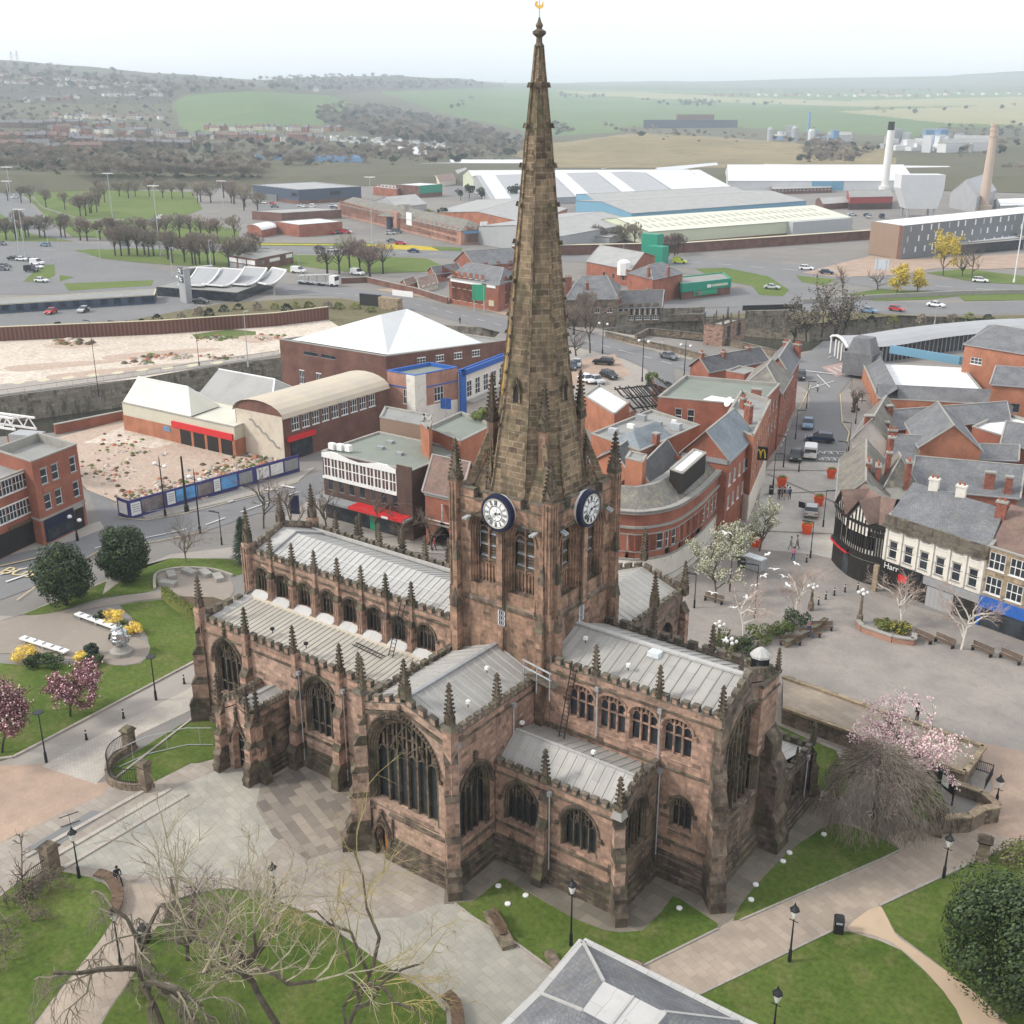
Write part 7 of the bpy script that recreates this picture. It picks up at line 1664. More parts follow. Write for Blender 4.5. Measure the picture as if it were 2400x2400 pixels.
def wood(name,label,regions,n,flat=False,kinds=('winter',),sc=1.0):
 mb=MB();q=random.Random(len(name)+n);done=0;tries=0
 src={k:[(me,[tuple(v.co)for v in me.vertices],[tuple(p.vertices)for p in me.polygons if 'trunk' not in me.materials[p.material_index].name],[p.material_index for p in me.polygons if 'trunk' not in me.materials[p.material_index].name],[m_.name for m_ in me.materials])for me in FT[k]]for k in kinds}
 while done<n and tries<n*12:
  tries+=1;pl,=[regions[q.randrange(len(regions))]]
  xs=[p[0]for p in pl];ys=[p[1]for p in pl];px,py=q.uniform(min(xs),max(xs)),q.uniform(min(ys),max(ys))
  if not inside((px,py),pl):continue
  p=G(px,py,0)if flat else on_terr(px,py)[0]
  if p is None:continue
  me,vv,ff,mm,mn=q.choice(src[q.choice(kinds)]);a=q.uniform(0,6.28);s_=sc*q.uniform(.7,1.25);c,s1=math.cos(a)*s_,math.sin(a)*s_
  base=len(mb.v)
  mb.v.extend([(p.x+x*c-y*s1,p.y+x*s1+y*c,p.z+(z*.95-1.6)*s_)for x,y,z in vv]);mb.f.extend([tuple(base+k for k in f_)for f_ in ff]);mb.m.extend([mb.mi(mn[k])for k in mm]);done+=1
 o=mb.build(name);tag(o,label,'woodland',kind='stuff')
wood('woodland','dark bare wood on the slope below the green fields',[[(742,262),(800,250),(900,254),(1010,276),(1110,300),(1190,332),(1140,350),(900,330),(800,305),(745,288)]],480,kinds=('winter','winter','winter','dark'),sc=1.35)
wood('woodland','woods along the crest of the left hill and the hill beyond',[[(-40,150),(200,165),(560,190),(600,215),(420,222),(395,244),(200,215),(-40,200)],[(600,192),(740,178),(900,180),(1180,200),(1000,212),(860,216),(640,214)]],560,sc=1.7,kinds=('winter','winter','winter','dark'))
wood('woodland','scattered trees and hedges over the left hillside',[[(-40,200),(400,215),(400,400),(-40,400)],[(430,316),(1000,345),(1150,360),(1100,385),(440,395)],[(-40,330),(430,350),(430,410),(-40,400)]],1000,sc=.9,kinds=('winter','winter','winter','bush','dark'))
wood('woodland','dark bushes and trees along the brown mounds',[[(1400,290),(1500,300),(1700,315),(1900,320),(2000,335),(2000,345),(1700,335),(1480,325)],[(1100,300),(1200,320),(1290,345),(1200,372),(1140,360)],[(1900,340),(2080,350),(2000,385),(1880,380)],[(2200,300),(2400,290),(2400,350),(2300,390),(2200,330)]],420,sc=.9,kinds=('winter','dark','bush','winter'))
wood('woodland','brown wood behind the playing field and along the old railway',[[(-40,395),(260,400),(620,392),(600,425),(440,440),(230,430),(60,405),(-40,400)],[(640,372),(900,350),(1180,365),(1180,378),(900,372),(660,392)]],420,False,('winter','winter','bush'),.85)
wood('hedgerows','hedges and lone trees between the far fields',[[(1500,238),(1900,244),(1900,252),(1500,248)],[(1300,222),(1420,226),(1420,234),(1300,232)],[(2000,262),(2400,248),(2400,256),(2050,272)],[(1590,240),(1690,240),(1690,250),(1590,250)],[(1260,290),(1330,300),(1350,320),(1280,320)],[(1050,262),(1110,230),(1115,232),(1060,268)],[(1700,214),(2400,216),(2400,220),(1700,220)]],150,sc=1.5,kinds=('dark','winter'))
# ------------------------------------------------------------------ hillside houses
def house_mesh(wm,rm,w_=7,d_=8,h_=5,n=1):
 mb=MB()
 for i in range(n):
  x=(i-(n-1)/2)*w_
  mb.box(x-w_/2,x+w_/2,-d_/2,d_/2,-1.5,h_,wm)
  for z in(1.0,3.4):
   for q in(-.25,.25):mb.box(x+q*w_-.5,x+q*w_+.5,-d_/2-.06,-d_/2,z,z+1.2,'white_paint');mb.box(x+q*w_-.38,x+q*w_+.38,-d_/2-.09,-d_/2-.05,z+.1,z+1.1,'glass')
  mb.box(x+w_/2-.5,x+w_/2+.4,-.6,.6,h_+1.5,h_+3.4,'chimney_brick')
 W=w_*n/2+.3
 mb.add([(-W,-d_/2-.3,h_-.1),(W,-d_/2-.3,h_-.1),(W,0,h_+2.6),(-W,0,h_+2.6),(W,d_/2+.3,h_-.1),(-W,d_/2+.3,h_-.1)],[(0,1,2,3),(4,5,3,2),(1,4,2),(5,0,3)],rm)
 return mb.mesh('house')
HM_={('brick',1):house_mesh('red_brick','slate'),('brick',3):house_mesh('red_brick','clay_tile',6,8,5.5,3),('white',1):house_mesh('white_render','slate'),('cream',2):house_mesh('render_cream','clay_tile',7,8,4.5,2),('brown',4):house_mesh('brown_brick','slate',5.5,8,5.5,4)}
HL={'brick':'red brick','white':'white','cream':'cream','brown':'dark brick'}
def hrow(p0,p1,n,kinds,where,jit=4,rot=None,sc=1.0):
 for i in range(n):
  t=(i+.5)/n;px=p0[0]*(1-t)+p1[0]*t+rnd.uniform(-jit,jit);py=p0[1]*(1-t)+p1[1]*t+rnd.uniform(-jit,jit)*.4
  p,r_=on_terr(px,py)
  if p is None:continue
  k=rnd.choice(kinds);a=YAW-R(90)+(rot if rot is not None else rnd.uniform(-.7,.7))
  o=inst('house' if k[1]==1 else 'terraced_houses',HM_[k],None,p,a,sc*rnd.uniform(.9,1.1));lb=HL[k[0]]+(' house ' if k[1]==1 else ' row of houses ')+where
  tag(o,'small '+lb,'house',HL[k[0]]+(' houses ' if k[1]==1 else ' rows of houses ')+where)
B1,B3,W1,C2,D4=('brick',1),('brick',3),('white',1),('cream',2),('brown',4)
hrow((0,300),(290,300),10,(B1,D4,B1),'on the lowest terrace of the left hillside',5,.1);hrow((100,312),(290,318),7,(B1,W1,B3),'on the middle terrace of the left hillside',5,1.2)
hrow((0,330),(220,338),8,(D4,B3),'in the dense terraces at the left',4,.1);hrow((0,352),(210,358),8,(D4,B1,B3),'in the front terraces at the left',4,.3);hrow((290,316),(420,322),6,(W1,C2,D4),'below the green field',5)
hrow((470,306),(800,310),17,(B1,W1,B1,C2),'along the foot of the green field',5);hrow((430,326),(760,332),15,(B1,B3,W1),'in front of the green field',7);hrow((220,345),(430,350),5,(D4,),'in the long terrace below the field',2,0.0)
hrow((0,180),(360,205),30,(W1,C2,W1),'high on the left hillside',7);hrow((0,196),(380,214),26,(W1,B1,C2),'across the left hillside',7);hrow((240,226),(385,228),12,(W1,),'in the white roofed row on the left hillside',2,.8)
hrow((60,240),(190,232),8,(B1,W1),'above the terraces on the left hillside',5);hrow((740,214),(745,216),1,(W1,),'standing alone at the edge of the wood',1,sc=1.6)
hrow((1640,226),(2180,228),26,(W1,B1,C2),'in the far village on the right ridge',5,sc=1.6);hrow((2180,224),(2400,220),8,(W1,C2),'at the right end of the far village',5,sc=1.5);hrow((120,278),(380,285),12,(W1,C2),'scattered above the terraces',8)
mbh=MB();mbh.box(-2.2,2.2,-1.6,1.6,0,2.3,'white_paint');mbh.add([(-2.4,-1.8,2.3),(2.4,-1.8,2.3),(2.4,0,3.1),(-2.4,0,3.1),(2.4,1.8,2.3),(-2.4,1.8,2.3)],[(0,1,2,3),(4,5,3,2)],'grey_paint');HUT=mbh.mesh('caravan')
for i in range(60):
 px=rnd.uniform(730,1040);py=326+(px-730)*.055+rnd.uniform(-6,7);p,r_=on_terr(px,py)
 if p is not None:tag(inst('caravan',HUT,None,p,rnd.uniform(0,3.1),rnd.uniform(.8,1.3)),'white hut on the allotments below the dark wood','hut','white huts on the allotments')
 # ------------------------------------------------------------------ industry
SH=dict(name='warehouse')
def shed(label,L,F,R_,Fb=None,**k):
 k.setdefault('name','warehouse');k.setdefault('roof','gable_fr');k.setdefault('roof_m','asbestos_roof');k.setdefault('over',.2);return bld(label,'warehouse',L,F,R_,Fb,**k)
b_,(l,f,r,d,h)=shed('huge pale green warehouse with skylit pitched roof right of the spire',(1371,517),(1521,543),(1994,508),583,wall_m='pale_green_sheet',roof_m='pale_green_roof',rh=3.0,band=[(0,1.6,'brown_brick',.1)])
mb=MB();ef=(r-f);el=(l-f)
for i in range(26):
 for v in(.12,.3,.62,.8):t=.04+.92*i/26;q=f+ef*t+el*v;z=h+3.0*(1-abs(v-.5)*2)+.12;q2=q+el*.1;z2=h+3.0*(1-abs(v+.1-.5)*2)+.12;w_=ef.normalized()*1.2;mb.quad((q.x,q.y,z),(q.x+w_.x,q.y+w_.y,z),(q2.x+w_.x,q2.y+w_.y,z2),(q2.x,q2.y,z2),'cream_sheet')
tag(mb.build('skylights',b_),kind='stuff')
face_panel(b_,f,r,.66,.98,.3,6.0,'galv',3.0,'steel_rack')
shed('low grey shed immediately right of the spire',(1120,530),(1300,556),(1500,520),h=6.5,wall_m='grey_sheet',rh=2.2);shed('long grey shed with brick base beside the pale green warehouse',(1150,545),(1428,556),(1500,535),583,wall_m='grey_sheet',rh=1.5,band=[(0,1.5,'brown_brick',.1)])
b_,(l,f,r,d,h)=shed('very long green grey shed with dark roof and white cross stripes',(1090,420),(1150,468),(1675,450),484,wall_m='grey_sheet',roof_m='grey_sheet',rh=7.0)
mb=MB();ef,el=r-f,l-f
for t in(.02,.36,.58,.82):
 q,q2=f+ef*t,f+ef*t+el*.5;w_=ef.normalized()*(9 if t<.8 else 40);mb.quad((q.x,q.y,h+.25),(q.x+w_.x,q.y+w_.y,h+.25),(q2.x+w_.x,q2.y+w_.y,h+7.2),(q2.x,q2.y,h+7.2),'white_sheet')
mb.build('roof_stripes',b_);face_panel(b_,f,r,.46,.57,.5,h-.2,'far_blue',.2,'blue_panel')
shed('white roofed ridge of the long green grey shed',(1085,410),(1110,420),(1640,418),450,wall_m='pale_green_sheet',roof_m='white_sheet',rh=4)
shed('grey shed with white skylight dots beyond the pale green warehouse',(1350,470),(1480,500),(1890,470),h=6,wall_m='blue_sheet',rh=2.2);shed('pale blue walled shed with grey roof behind the spire',(1350,455),(1400,475),(1760,455),h=6,wall_m='blue_sheet',rh=2)
shed('flat grey roofed shed between the mill and the spire',(1010,498),(1240,524),(1330,488),h=6,wall_m='orange_brick',rh=2.4);shed('orange brick walled shed with pale roof right of the mill tower',(1140,530),(1232,566),(1330,545),575,wall_m='orange_brick',rh=2.4)
b_,(l,f,r,d,h)=shed('long white factory with white ribbed roof',(1700,402),(1706,424),(2145,424),448,wall_m='white_sheet',roof_m='white_sheet',rh=7.0);face_panel(b_,f,r,.45,.62,.5,h,'blue_sheet',.1,'blue_panel')
shed('second white roofed hall behind the long white factory',(1780,392),(1800,404),(2250,410),420,wall_m='white_sheet',roof_m='white_sheet',rh=4);shed('brick office strip in front of the white factory',(1808,436),(1810,444),(1950,440),456,wall_m='brown_brick',roof='flat',parap=.2,w1=[(16,1.2,1.0,[1.8],'case',.02,.02)])
shed('white gabled shed with open end beyond the long shed',(1530,402),(1545,412),(1690,398),424,wall_m='white_sheet',roof_m='white_sheet',rh=4);shed('white roofed depot at the left of the white factory',(1400,398),(1420,412),(1530,402),420,wall_m='white_sheet',roof_m='white_sheet',rh=3);shed('black and white sheds beyond the mill',(965,386),(1012,398),(1200,392),404,wall_m='navy_sheet',roof_m='asbestos_roof',rh=3);shed('grey roofed depot row behind the spire',(1050,378),(1060,388),(1260,388),398,wall_m='grey_sheet',roof_m='white_sheet',rh=3)
b_,(l,f,r,d,h)=shed('dark blue retail shed with pale roof and small white signs',(592,434),(699,446),(846,438),479,wall_m='navy_sheet',roof='flat',roof_m='flat_roof_grey',parap=.3,par_m='grey_paint',band=[(0,1.8,'brown_brick',.08)])
mb=MB()
for i in range(10):q=l+(f-l)*(.08+.09*i)+(r-f)*.1;q2=q+(r-f)*.8;mb.bar((q.x,q.y,h+.1),(q2.x,q2.y,h+.1),1.2,'flat_roof_white',h=.1)
mb.build('roof_lights',b_);face_panel(b_,l,f,.86,.96,h*.55,h*.8,'black_paint',.1,'sign');face_panel(b_,f,r,.5,.66,h*.55,h*.8,'black_paint',.1,'sign');face_panel(b_,l,f,.3,.55,0,3.4,'dark_sheet',.6,'entrance')
b_,(l,f,r,d,h)=shed('red brick store with dark green sign panel',(928,433),(982,436),(1036,432),464,wall_m='brown_brick',roof='flat',roof_m='pyramid_roof',parap=.2);face_panel(b_,f,r,.0,1.0,h*.35,h+.2,'green_sheet',.15,'sign_panel');b_ and text_on('Parkfield',1.6,'white_paint',b_,((f.x+r.x)/2,(f.y+r.y)/2-.4,h*.75),math.atan2((r-f).y,(r-f).x))if False else None
shed('low red brick wing left of the green signed store',(874,438),(930,444),(950,438),463,wall_m='red_brick',roof='flat',parap=.2,w0=[(6,2.0,.8,[5.0],'board',.05,.05)])
b_,(l,f,r,d,h)=bld('long Victorian red brick mill with three rows of windows','mill',(791,477),(1080,541),(1147,536),575,wall_m='pink_brick',name='mill',roof='hip_lf',roof_m='mossy_slate',rh=3.0,hipf=.04,w0=[(28,1.0,1.3,[.8,3.2,5.5],'sash',.01,.01)],w1=[(3,1.1,1.2,[.8,3.2,5.5],'sash',.1,.3)])
print('mill h',h)
face_panel(b_,l,f,.47,.56,0,h+2.0,'pink_brick',1.2,'gate_tower');face_panel(b_,l,f,.5,.53,0,4.5,'navy_paint',2.5,'gateway');face_panel(b_,l,f,.62,.66,3,8,'white_paint',.2,'banner');face_panel(b_,f,r,.1,.6,4.0,5.0,'far_blue',.2,'sign');face_panel(b_,f,r,.68,.92,4,8,'white_paint',.2,'sign')
mb=MB();q=l+(f-l)*.515+(r-f)*.4;mb.frus(q.x,q.y,h,h+4.4,8,8,1.5,1.5,'mossy_slate');mb.build('tower_roof',b_)
shed('grey pyramid roofed shed behind the mill',(880,470),(930,485),(1000,478),h=7,wall_m='grey_sheet',rh=3.0)
shed('red brick garage with folded white roof',(646,520),(700,528),(802,520),556,wall_m='red_brick',roof='flat',roof_m='pyramid_roof',parap=.2);shed('small red brick garage with curved white roof',(580,533),(612,540),(648,533),557,wall_m='red_brick',roof='barrel_fr',roof_m='pyramid_roof',rh=1.6);shed('brown brick block behind the garages',(590,495),(660,500),(800,492),520,wall_m='brown_brick',roof='flat',parap=.2)
shed('orange brick factory with blue upper storey',(598,372),(602,378),(860,380),394,wall_m='orange_brick',roof='flat',roof_m='flat_roof_white',parap=.2,band=[(5.2,8.6,'far_blue',.15)]);shed('blue and green sheds in front of the orange factory',(725,398),(735,412),(810,408),424,wall_m='green_sheet',rh=2);shed('white shed on the industrial estate left of the blue retail store',(530,398),(548,410),(588,404),420,wall_m='white_sheet',roof_m='white_sheet',rh=2.0);shed('white ended shed with stepped roof lights on the estate',(930,352),(936,362),(1003,362),378,wall_m='brown_brick',roof_m='white_sheet',rh=5);shed('small pale gabled shed by the mill road',(1015,412),(1030,425),(1068,420),438,wall_m='render_cream',roof_m='clay_tile',rh=2);shed('dark green shed by the mill road',(1060,400),(1075,412),(1100,405),425,wall_m='dark_sheet',rh=2)
frow([(860,395),(960,400)],2,'bush',1.2,'on the industrial estate')
b_,(l,f,r,d,h)=bld('long dark modern college block with brown timber end wall','college',(2043,519),(2118,530),(2560,484),609,wall_m='brown_brick',name='college',roof='flat',roof_m='flat_roof_white',parap=.15,w0=[(1,.8,2.0,[7.5],'plain',.4,.5),(3,.8,1.6,[4.6],'sash',.45,.2)],w1=[])
face_panel(b_,l,f,.0,.9,.1,h,'timber_board',.06,'timber_cladding');face_panel(b_,f,r,.0,1.0,.1,h+.1,'dark_sheet',.08,'dark_cladding');e=r-f;L_=e.length
for z,off in((2.0,.0),(5.6,.01),(9.0,.02)):
 for i in range(22):t=.01+off+i*.043+(.008 if i%3 else 0);face_panel(b_,f,r,t,t+.006,z,z+1.9,'lamp_glass' if i%4 else 'galv',.16,'window')
bld('low glass fronted wing with flat roof beside the college','college',(2226,558),(2250,575),(2400,562),598,wall_m='glass',name='college_wing',roof='flat',roof_m='flat_roof_white',parap=.2,band=[(3.8,4.3,'concrete',.5)])
shed('red metal clad shed at the foot of the white chimney',(1985,446),(1992,462),(2093,460),492,wall_m='red_sheet',roof_m='flat_roof_grey',rh=1.5,band=[(0,3,'dark_brick',.1)]);shed('grey brick sheds left of the red shed',(1912,468),(1930,478),(1990,474),492,wall_m='brown_brick',rh=2)
shed('big pale grey gabled factory hall between the chimneys',(2228,450),(2290,462),(2335,445),500,wall_m='grey_sheet',roof_m='grey_sheet',rh=7);shed('grey concrete sheds at the right edge',(2330,470),(2345,482),(2480,478),498,wall_m='grey_sheet',roof_m='flat_roof_white',rh=2)
hp=empty('silo',tuple(G(2150,506)),'large white wedge shaped hopper building beside the white chimney','silo');q=G(2150,508);mb=MB();a_=R(36)
mb.M=xf((q.x,q.y,0),a_);mb.add([(-7,-5,4),(7,-5,4),(7,5,4),(-7,5,4),(-11,-5,13),(9,-5,13),(9,5,13),(-11,5,13),(-11,-5,19),(9,-5,19),(9,5,19),(-11,5,19)],[(0,1,5,4),(1,2,6,5),(2,3,7,6),(3,0,4,7),(4,5,9,8),(5,6,10,9),(6,7,11,10),(7,4,8,11),(8,9,10,11)],'white_sheet')
for x in(-6,6):
 for y in(-4,4):mb.box(x-.4,x+.4,y-.4,y+.4,0,5,'galv')
mb.M=None;mb.build('hopper',hp)
def chimney(label,base,top,r0,r1,mat,capm,rings=()):
 g=G(*base);z=hgt(top[0],top[1],g);o=empty('factory_chimney',tuple(g),label,'chimney');mb=MB();mb.rings([(0,r0*1.6),(3,r0*1.6),(3.1,r0),(z*.88,r1*1.08),(z*.885,r1*1.08)],16,mat,g.x,g.y);mb.build('shaft',o)
 mb=MB();mb.rings([(z*.88,r1*1.12),(z,r1*1.05)],16,capm,g.x,g.y)
 for k in rings:mb.rings([(z*k,r1*1.35),(z*k+.8,r1*1.35)],16,mat,g.x,g.y)
 mb.build('top',o)
chimney('tall white factory chimney with black top',(2072,448),(2096,285),2.3,1.7,'chimney_white','timber_black');chimney('tall tan brick factory chimney right of the white one',(2303,496),(2334,291),2.6,1.5,'chimney_tan','chimney_tan',(.86,.93,.98));chimney('slim white stack in the far works',(1905,332),(1908,297),.9,.7,'chimney_white','timber_black')
chimney('blue grey tower of the far cement works',(1893,322),(1897,262),2.6,1.8,'far_blue','far_blue')
for i in range(46):
 px=rnd.choice([rnd.uniform(1800,1990),rnd.uniform(2050,2330),rnd.uniform(2100,2300)]);py={0:322,1:345}[px>2000]+rnd.uniform(-6,14);p,r_=on_terr(px,py)
 if p is None:continue
 mb=MB();s_=rnd.uniform(.6,1.6);k=rnd.randrange(4);m_=rnd.choice(['far_blue','grey_sheet','white_sheet','grey_sheet','galv'])
 if k==0:mb.rings([(0,2.6*s_),(10*s_,2.6*s_),(12*s_,1.2*s_)],10,m_);lb='round silo in the far works'
 elif k==1:mb.box(-9*s_,9*s_,-5,5,0,5*s_,m_);mb.add([(-9.2*s_,-5.2,5*s_),(9.2*s_,-5.2,5*s_),(9.2*s_,0,7.5*s_),(-9.2*s_,0,7.5*s_),(9.2*s_,5.2,5*s_),(-9.2*s_,5.2,5*s_)],[(0,1,2,3),(4,5,3,2),(1,4,2),(5,0,3)],'asbestos_roof');lb='low pitched shed in the far works'
 elif k==2:mb.box(-3*s_,3*s_,-3*s_,3*s_,0,11*s_,m_);mb.box(-4*s_,4*s_,-.6,.6,11*s_,12*s_,'galv');mb.bar((0,0,5*s_),(12*s_,3,1),1.2,m_);lb='conveyor tower in the far works'
 else:mb.box(-12*s_,12*s_,-4,4,0,3*s_,m_);mb.box(-6*s_,-2*s_,-4.2,4.2,3*s_,6*s_,'white_sheet');lb='low flat plant building in the far works'
 me=mb.mesh('works');tag(inst('works_building',me,None,p,YAW-R(90)+rnd.uniform(-.6,.6)),lb+', '+rnd.choice(['blue','grey','pale'])+' and weathered' if False else lb,'works',lb+' group')
bl=on_terr(1620,300)[0];bo=empty('barn',bl,'long dark barn with red roofed shed on the far green hillside','barn');mb=MB();mb.M=xf(bl,YAW-R(90));mb.box(-75,75,-6,6,-4,12,'navy_sheet');mb.box(-20,40,10,24,4,20,'clay_tile');mb.M=None;mb.build('walls',bo)
for px,py,hh in((42,152,34),(55,152,34),(350,166,34),(1184,203,30),(1226,205,30),(1557,216,30),(1972,215,26)):
 p,r_=on_terr(px,py+3)
 if p is None:continue
 o=empty('pylon',p,'thin lattice pylon on the skyline','pylon','pylons on the skyline');mb=MB()
 for sx in(-1,1):
  for sy in(-1,1):mb.bar((p.x+sx*3,p.y+sy*3,p.z),(p.x+sx*.5,p.y+sy*.5,p.z+hh),.45,'grey_paint')
 for k in(.65,.8,.93):mb.bar((p.x-7*(1.3-k),p.y-9*(1.3-k),p.z+hh*k),(p.x+7*(1.3-k),p.y+9*(1.3-k),p.z+hh*k),.4,'grey_paint')
 mb.build('lattice',o)
 # ------------------------------------------------------------------ middle distance buildings round the ring road and river
b_,(l,f,r,d,h)=bld('sandstone chapel on the bridge with small pinnacles and pale flat roof','chapel',(1650,764),(1694,768),(1748,752),812,name='bridge_chapel',wall_m='sandstone',roof_m='lead',parap=.6,par_m='coping_stone',w1=[(2,1.6,3.0,[1.2],'plain',.05,.05)])
for(u,v)in((0,0),(1,0),(0,1),(1,1),(0,.33),(0,.66),(.5,0),(1,.5)):p=f+(l-f)*u+(r-f)*v;inst('pinnacle',PIN_S,b_,Vector((p.x,p.y,h+.5))-b_.location)
b_=bld('half timbered pub with black and white upper floor and slate roof by the bridge','pub',(1447,722),(1549,720),(1556,700),758,wall_m='wall_stone',roof='gable_lf',roof_m='dark_slate',rh=3.2,w0=[(5,1.4,1.1,[3.8,1.0],'case3',.02,.02)],chim=[(.98,.1,2.5,.9,2),(.35,.6,3.5,.8,2)]);bb=b_;b_,(l,f,r,d,h)=b_
for i in range(16):face_panel(b_,l,f,i/16,i/16+.025,h*.55,h-.1,'timber_black' if i%2 else 'white_render',.04,'timber_strip')
bld('long stone fronted building with hipped slate roof left of the timbered pub','building',(1325,702),(1447,700),(1452,670),766,wall_m='wall_stone',roof='hip_lf',roof_m='slate',rh=4.0,hipf=.25,w0=[(4,1.2,1.2,[3.4],'case',.02,.02)],chim=[(.98,.3,4.5,1.6,3),(.6,.2,3.4,.7,2)])
b_=bld('low stone building with slot windows right of the timbered pub','building',(1552,740),(1650,738),(1655,728),752,wall_m='wall_stone',parap=.3)[0]
b_,(l,f,r,d,h)=bld('three storey red brick office with grey hipped roof and pale sign board','office',(1052,650),(1168,668),(1225,650),731,name='office',wall_m='red_brick',roof='hip_lf',roof_m='slate',rh=3.2,hipf=.15,w0=[(6,1.1,1.3,[1.2,4.4,7.4],'cream',.03,.25)],w1=[(2,1.1,1.3,[1.2,4.4,7.2],'cream',.1,.1)])
face_panel(b_,l,f,.04,.68,5.9,6.8,'lamp_glass',.12,'sign');face_panel(b_,l,f,.78,.95,5.8,6.6,'lamp_glass',.12,'sign');face_panel(b_,l,f,.82,.92,1.2,2.6,'sign_cream',.12,'notice')
bld('red brick hall with grey gabled roof above the ring road','hall',(1065,612),(1113,622),(1222,614),640,wall_m='red_brick',roof='gable_fr',roof_m='slate',rh=3.8,w1=[(3,1.4,2.0,[1.0],'case',.1,.1)])
bld('small red brick house with slate roof left of the office','house',(1003,635),(1020,643),(1080,634),662,wall_m='red_brick',roof='gable_fr',roof_m='dark_slate',rh=1.8,w1=[(2,.8,1.1,[1,3.4],'sash',.1,.1)])
bld('bungalow with grey roof and white windows by the river road','house',(972,655),(985,676),(1026,664),688,wall_m='render_cream',roof='gable_fr',roof_m='clay_tile',rh=1.6,w1=[(3,1.3,1.0,[1.0],'case',.05,.05)])
bld('small orange brick house beside the bungalow','house',(940,662),(952,668),(975,660),684,wall_m='orange_brick',roof='gable_fr',roof_m='clay_tile',rh=1.2)
b_,(l,f,r,d,h)=bld('brick superstore unit with bright green fascia and posters','shop',(1583,652),(1598,668),(1713,655),704,name='shop',wall_m='brown_brick',roof_m='flat_roof_grey',parap=.3,par_m='green_paint')
face_panel(b_,f,r,0,1,h*.52,h+.35,'green_sheet',.2,'fascia');face_panel(b_,l,f,0,1,h*.52,h+.35,'green_sheet',.2,'fascia');face_panel(b_,f,r,.24,.72,.8,h*.5,'green_paint',.2,'poster');face_panel(b_,f,r,.5,.58,h*.65,h*.85,'lamp_glass',.3,'logo');face_panel(b_,f,r,.6,.92,h*.68,h*.84,'pale_green_sheet',.3,'lettering_band');face_panel(b_,f,r,.26,.4,1,h*.45,'picture_town',.26,'picture')
b_,(l,f,r,d,h)=bld('two storey red brick shop with white bands and green arched door','shop',(1526,655),(1531,661),(1586,655),706,name='shop',wall_m='red_brick',roof_m='slate',parap=.2,w1=[(4,1.3,1.4,[1.2,4.4],'plain',.02,.02)],band=[(2.8,3.1,'white_render',.1),(6.0,6.3,'white_render',.1),(4.0,4.2,'white_render',.1)])
bld('hipped grey roofed red brick building behind the green superstore','building',(1472,640),(1530,655),(1600,640),h=6.6,wall_m='red_brick',roof='hip_fr',roof_m='slate',rh=2.6,hipf=.3,chim=[(.2,.02,3.0,.8,2),(.0,.5,2.6,.8,2)])
b_,(l,f,r,d,h)=bld('red brick works with grey roof lights and green tanks','works',(1375,612),(1478,632),(1535,600),672,name='works',wall_m='red_brick',roof='gable_lf',roof_m='asbestos_roof',rh=3.0,w0=[(3,1.2,1.4,[1.4],'plain',.3,.05)])
mb=MB()
for(px,py,z)in((1527,612,9),(1540,620,6)):q=G(px,py);mb.box(q.x-3,q.x+3,q.y-2,q.y+2,0,z,'green_sheet')
mb.build('tank',b_);mb=MB();q=G(1461,668);mb.rings([(3,2.0),(6.5,2.0),(7.2,1.2)],8,'lamp_glass',q.x,q.y);mb.build('white_tank',b_)
b_,(l,f,r,d,h)=bld('flat roofed brown brick garage with white poster panels beyond the station','garage',(534,598),(600,608),(686,591),636,name='garage',wall_m='brown_brick',parap=.2)
for i in range(3):face_panel(b_,l,f,.05+.32*i,.32+.32*i,h*.5,h*.85,'lamp_glass',.1,'poster');face_panel(b_,l,f,.06+.32*i,.3+.32*i,.1,h*.42,'grey_sheet',.08,'shutter')
face_panel(b_,f,r,.35,.62,h*.55,h*.82,'lamp_glass',.1,'sign');face_panel(b_,f,r,.8,.97,h*.6,h*.9,'lamp_glass',.1,'sign');face_panel(b_,f,r,.05,.2,h*.5,h*.8,'picture_town',.1,'poster')
st=empty('railway_station',tuple(G(520,690)),'modern railway station with a row of tilted white edged canopies and grey tower','station')
for(a,c)in(((445,668),(490,628)),((498,668),(546,630)),((553,666),(600,627)),((608,663),(655,630)),((440,645),(470,625))):
 A,B=G(a[0],a[1],3.2),G(c[0],c[1],6.4);n_=Vector((-(B-A).y,(B-A).x,0)).normalized()*3.6;mb=MB();K=6;vs=[]
 for k in range(K+1):
  t=k/K;p=A.lerp(B,t);z=3.2+3.2*t*t-.3*math.sin(3.14*t);vs+=[(p.x-n_.x,p.y-n_.y,z),(p.x+n_.x,p.y+n_.y,z)]
 mb.add(vs,[(2*k,2*k+1,2*k+3,2*k+2)for k in range(K)],'grey_sheet')
 for s_ in(0,1):
  for k in range(K):mb.bar(vs[2*k+s_],vs[2*k+2+s_],.35,'white_paint')
 mb.bar(vs[0],vs[1],.35,'white_paint');mb.bar(vs[-2],vs[-1],.35,'white_paint');q=A.lerp(B,.35);mb.bar((q.x-n_.x,q.y-n_.y,0),(q.x-n_.x,q.y-n_.y,3),.4,'concrete')
 for t in(.0,.8):z=A.lerp(B,t);mb.bar((q.x-n_.x,q.y-n_.y,2.6),(z.x-n_.x,z.y-n_.y,3.2+2*t),.3,'concrete')
 mb.build('canopy',st)
b_,(l,f,r,d,h)=bld('grey station tower with double arrow emblem panels','tower',(415,630),(430,634),(444,630),712,name='station_tower',wall_m='grey_sheet',parap=.2)
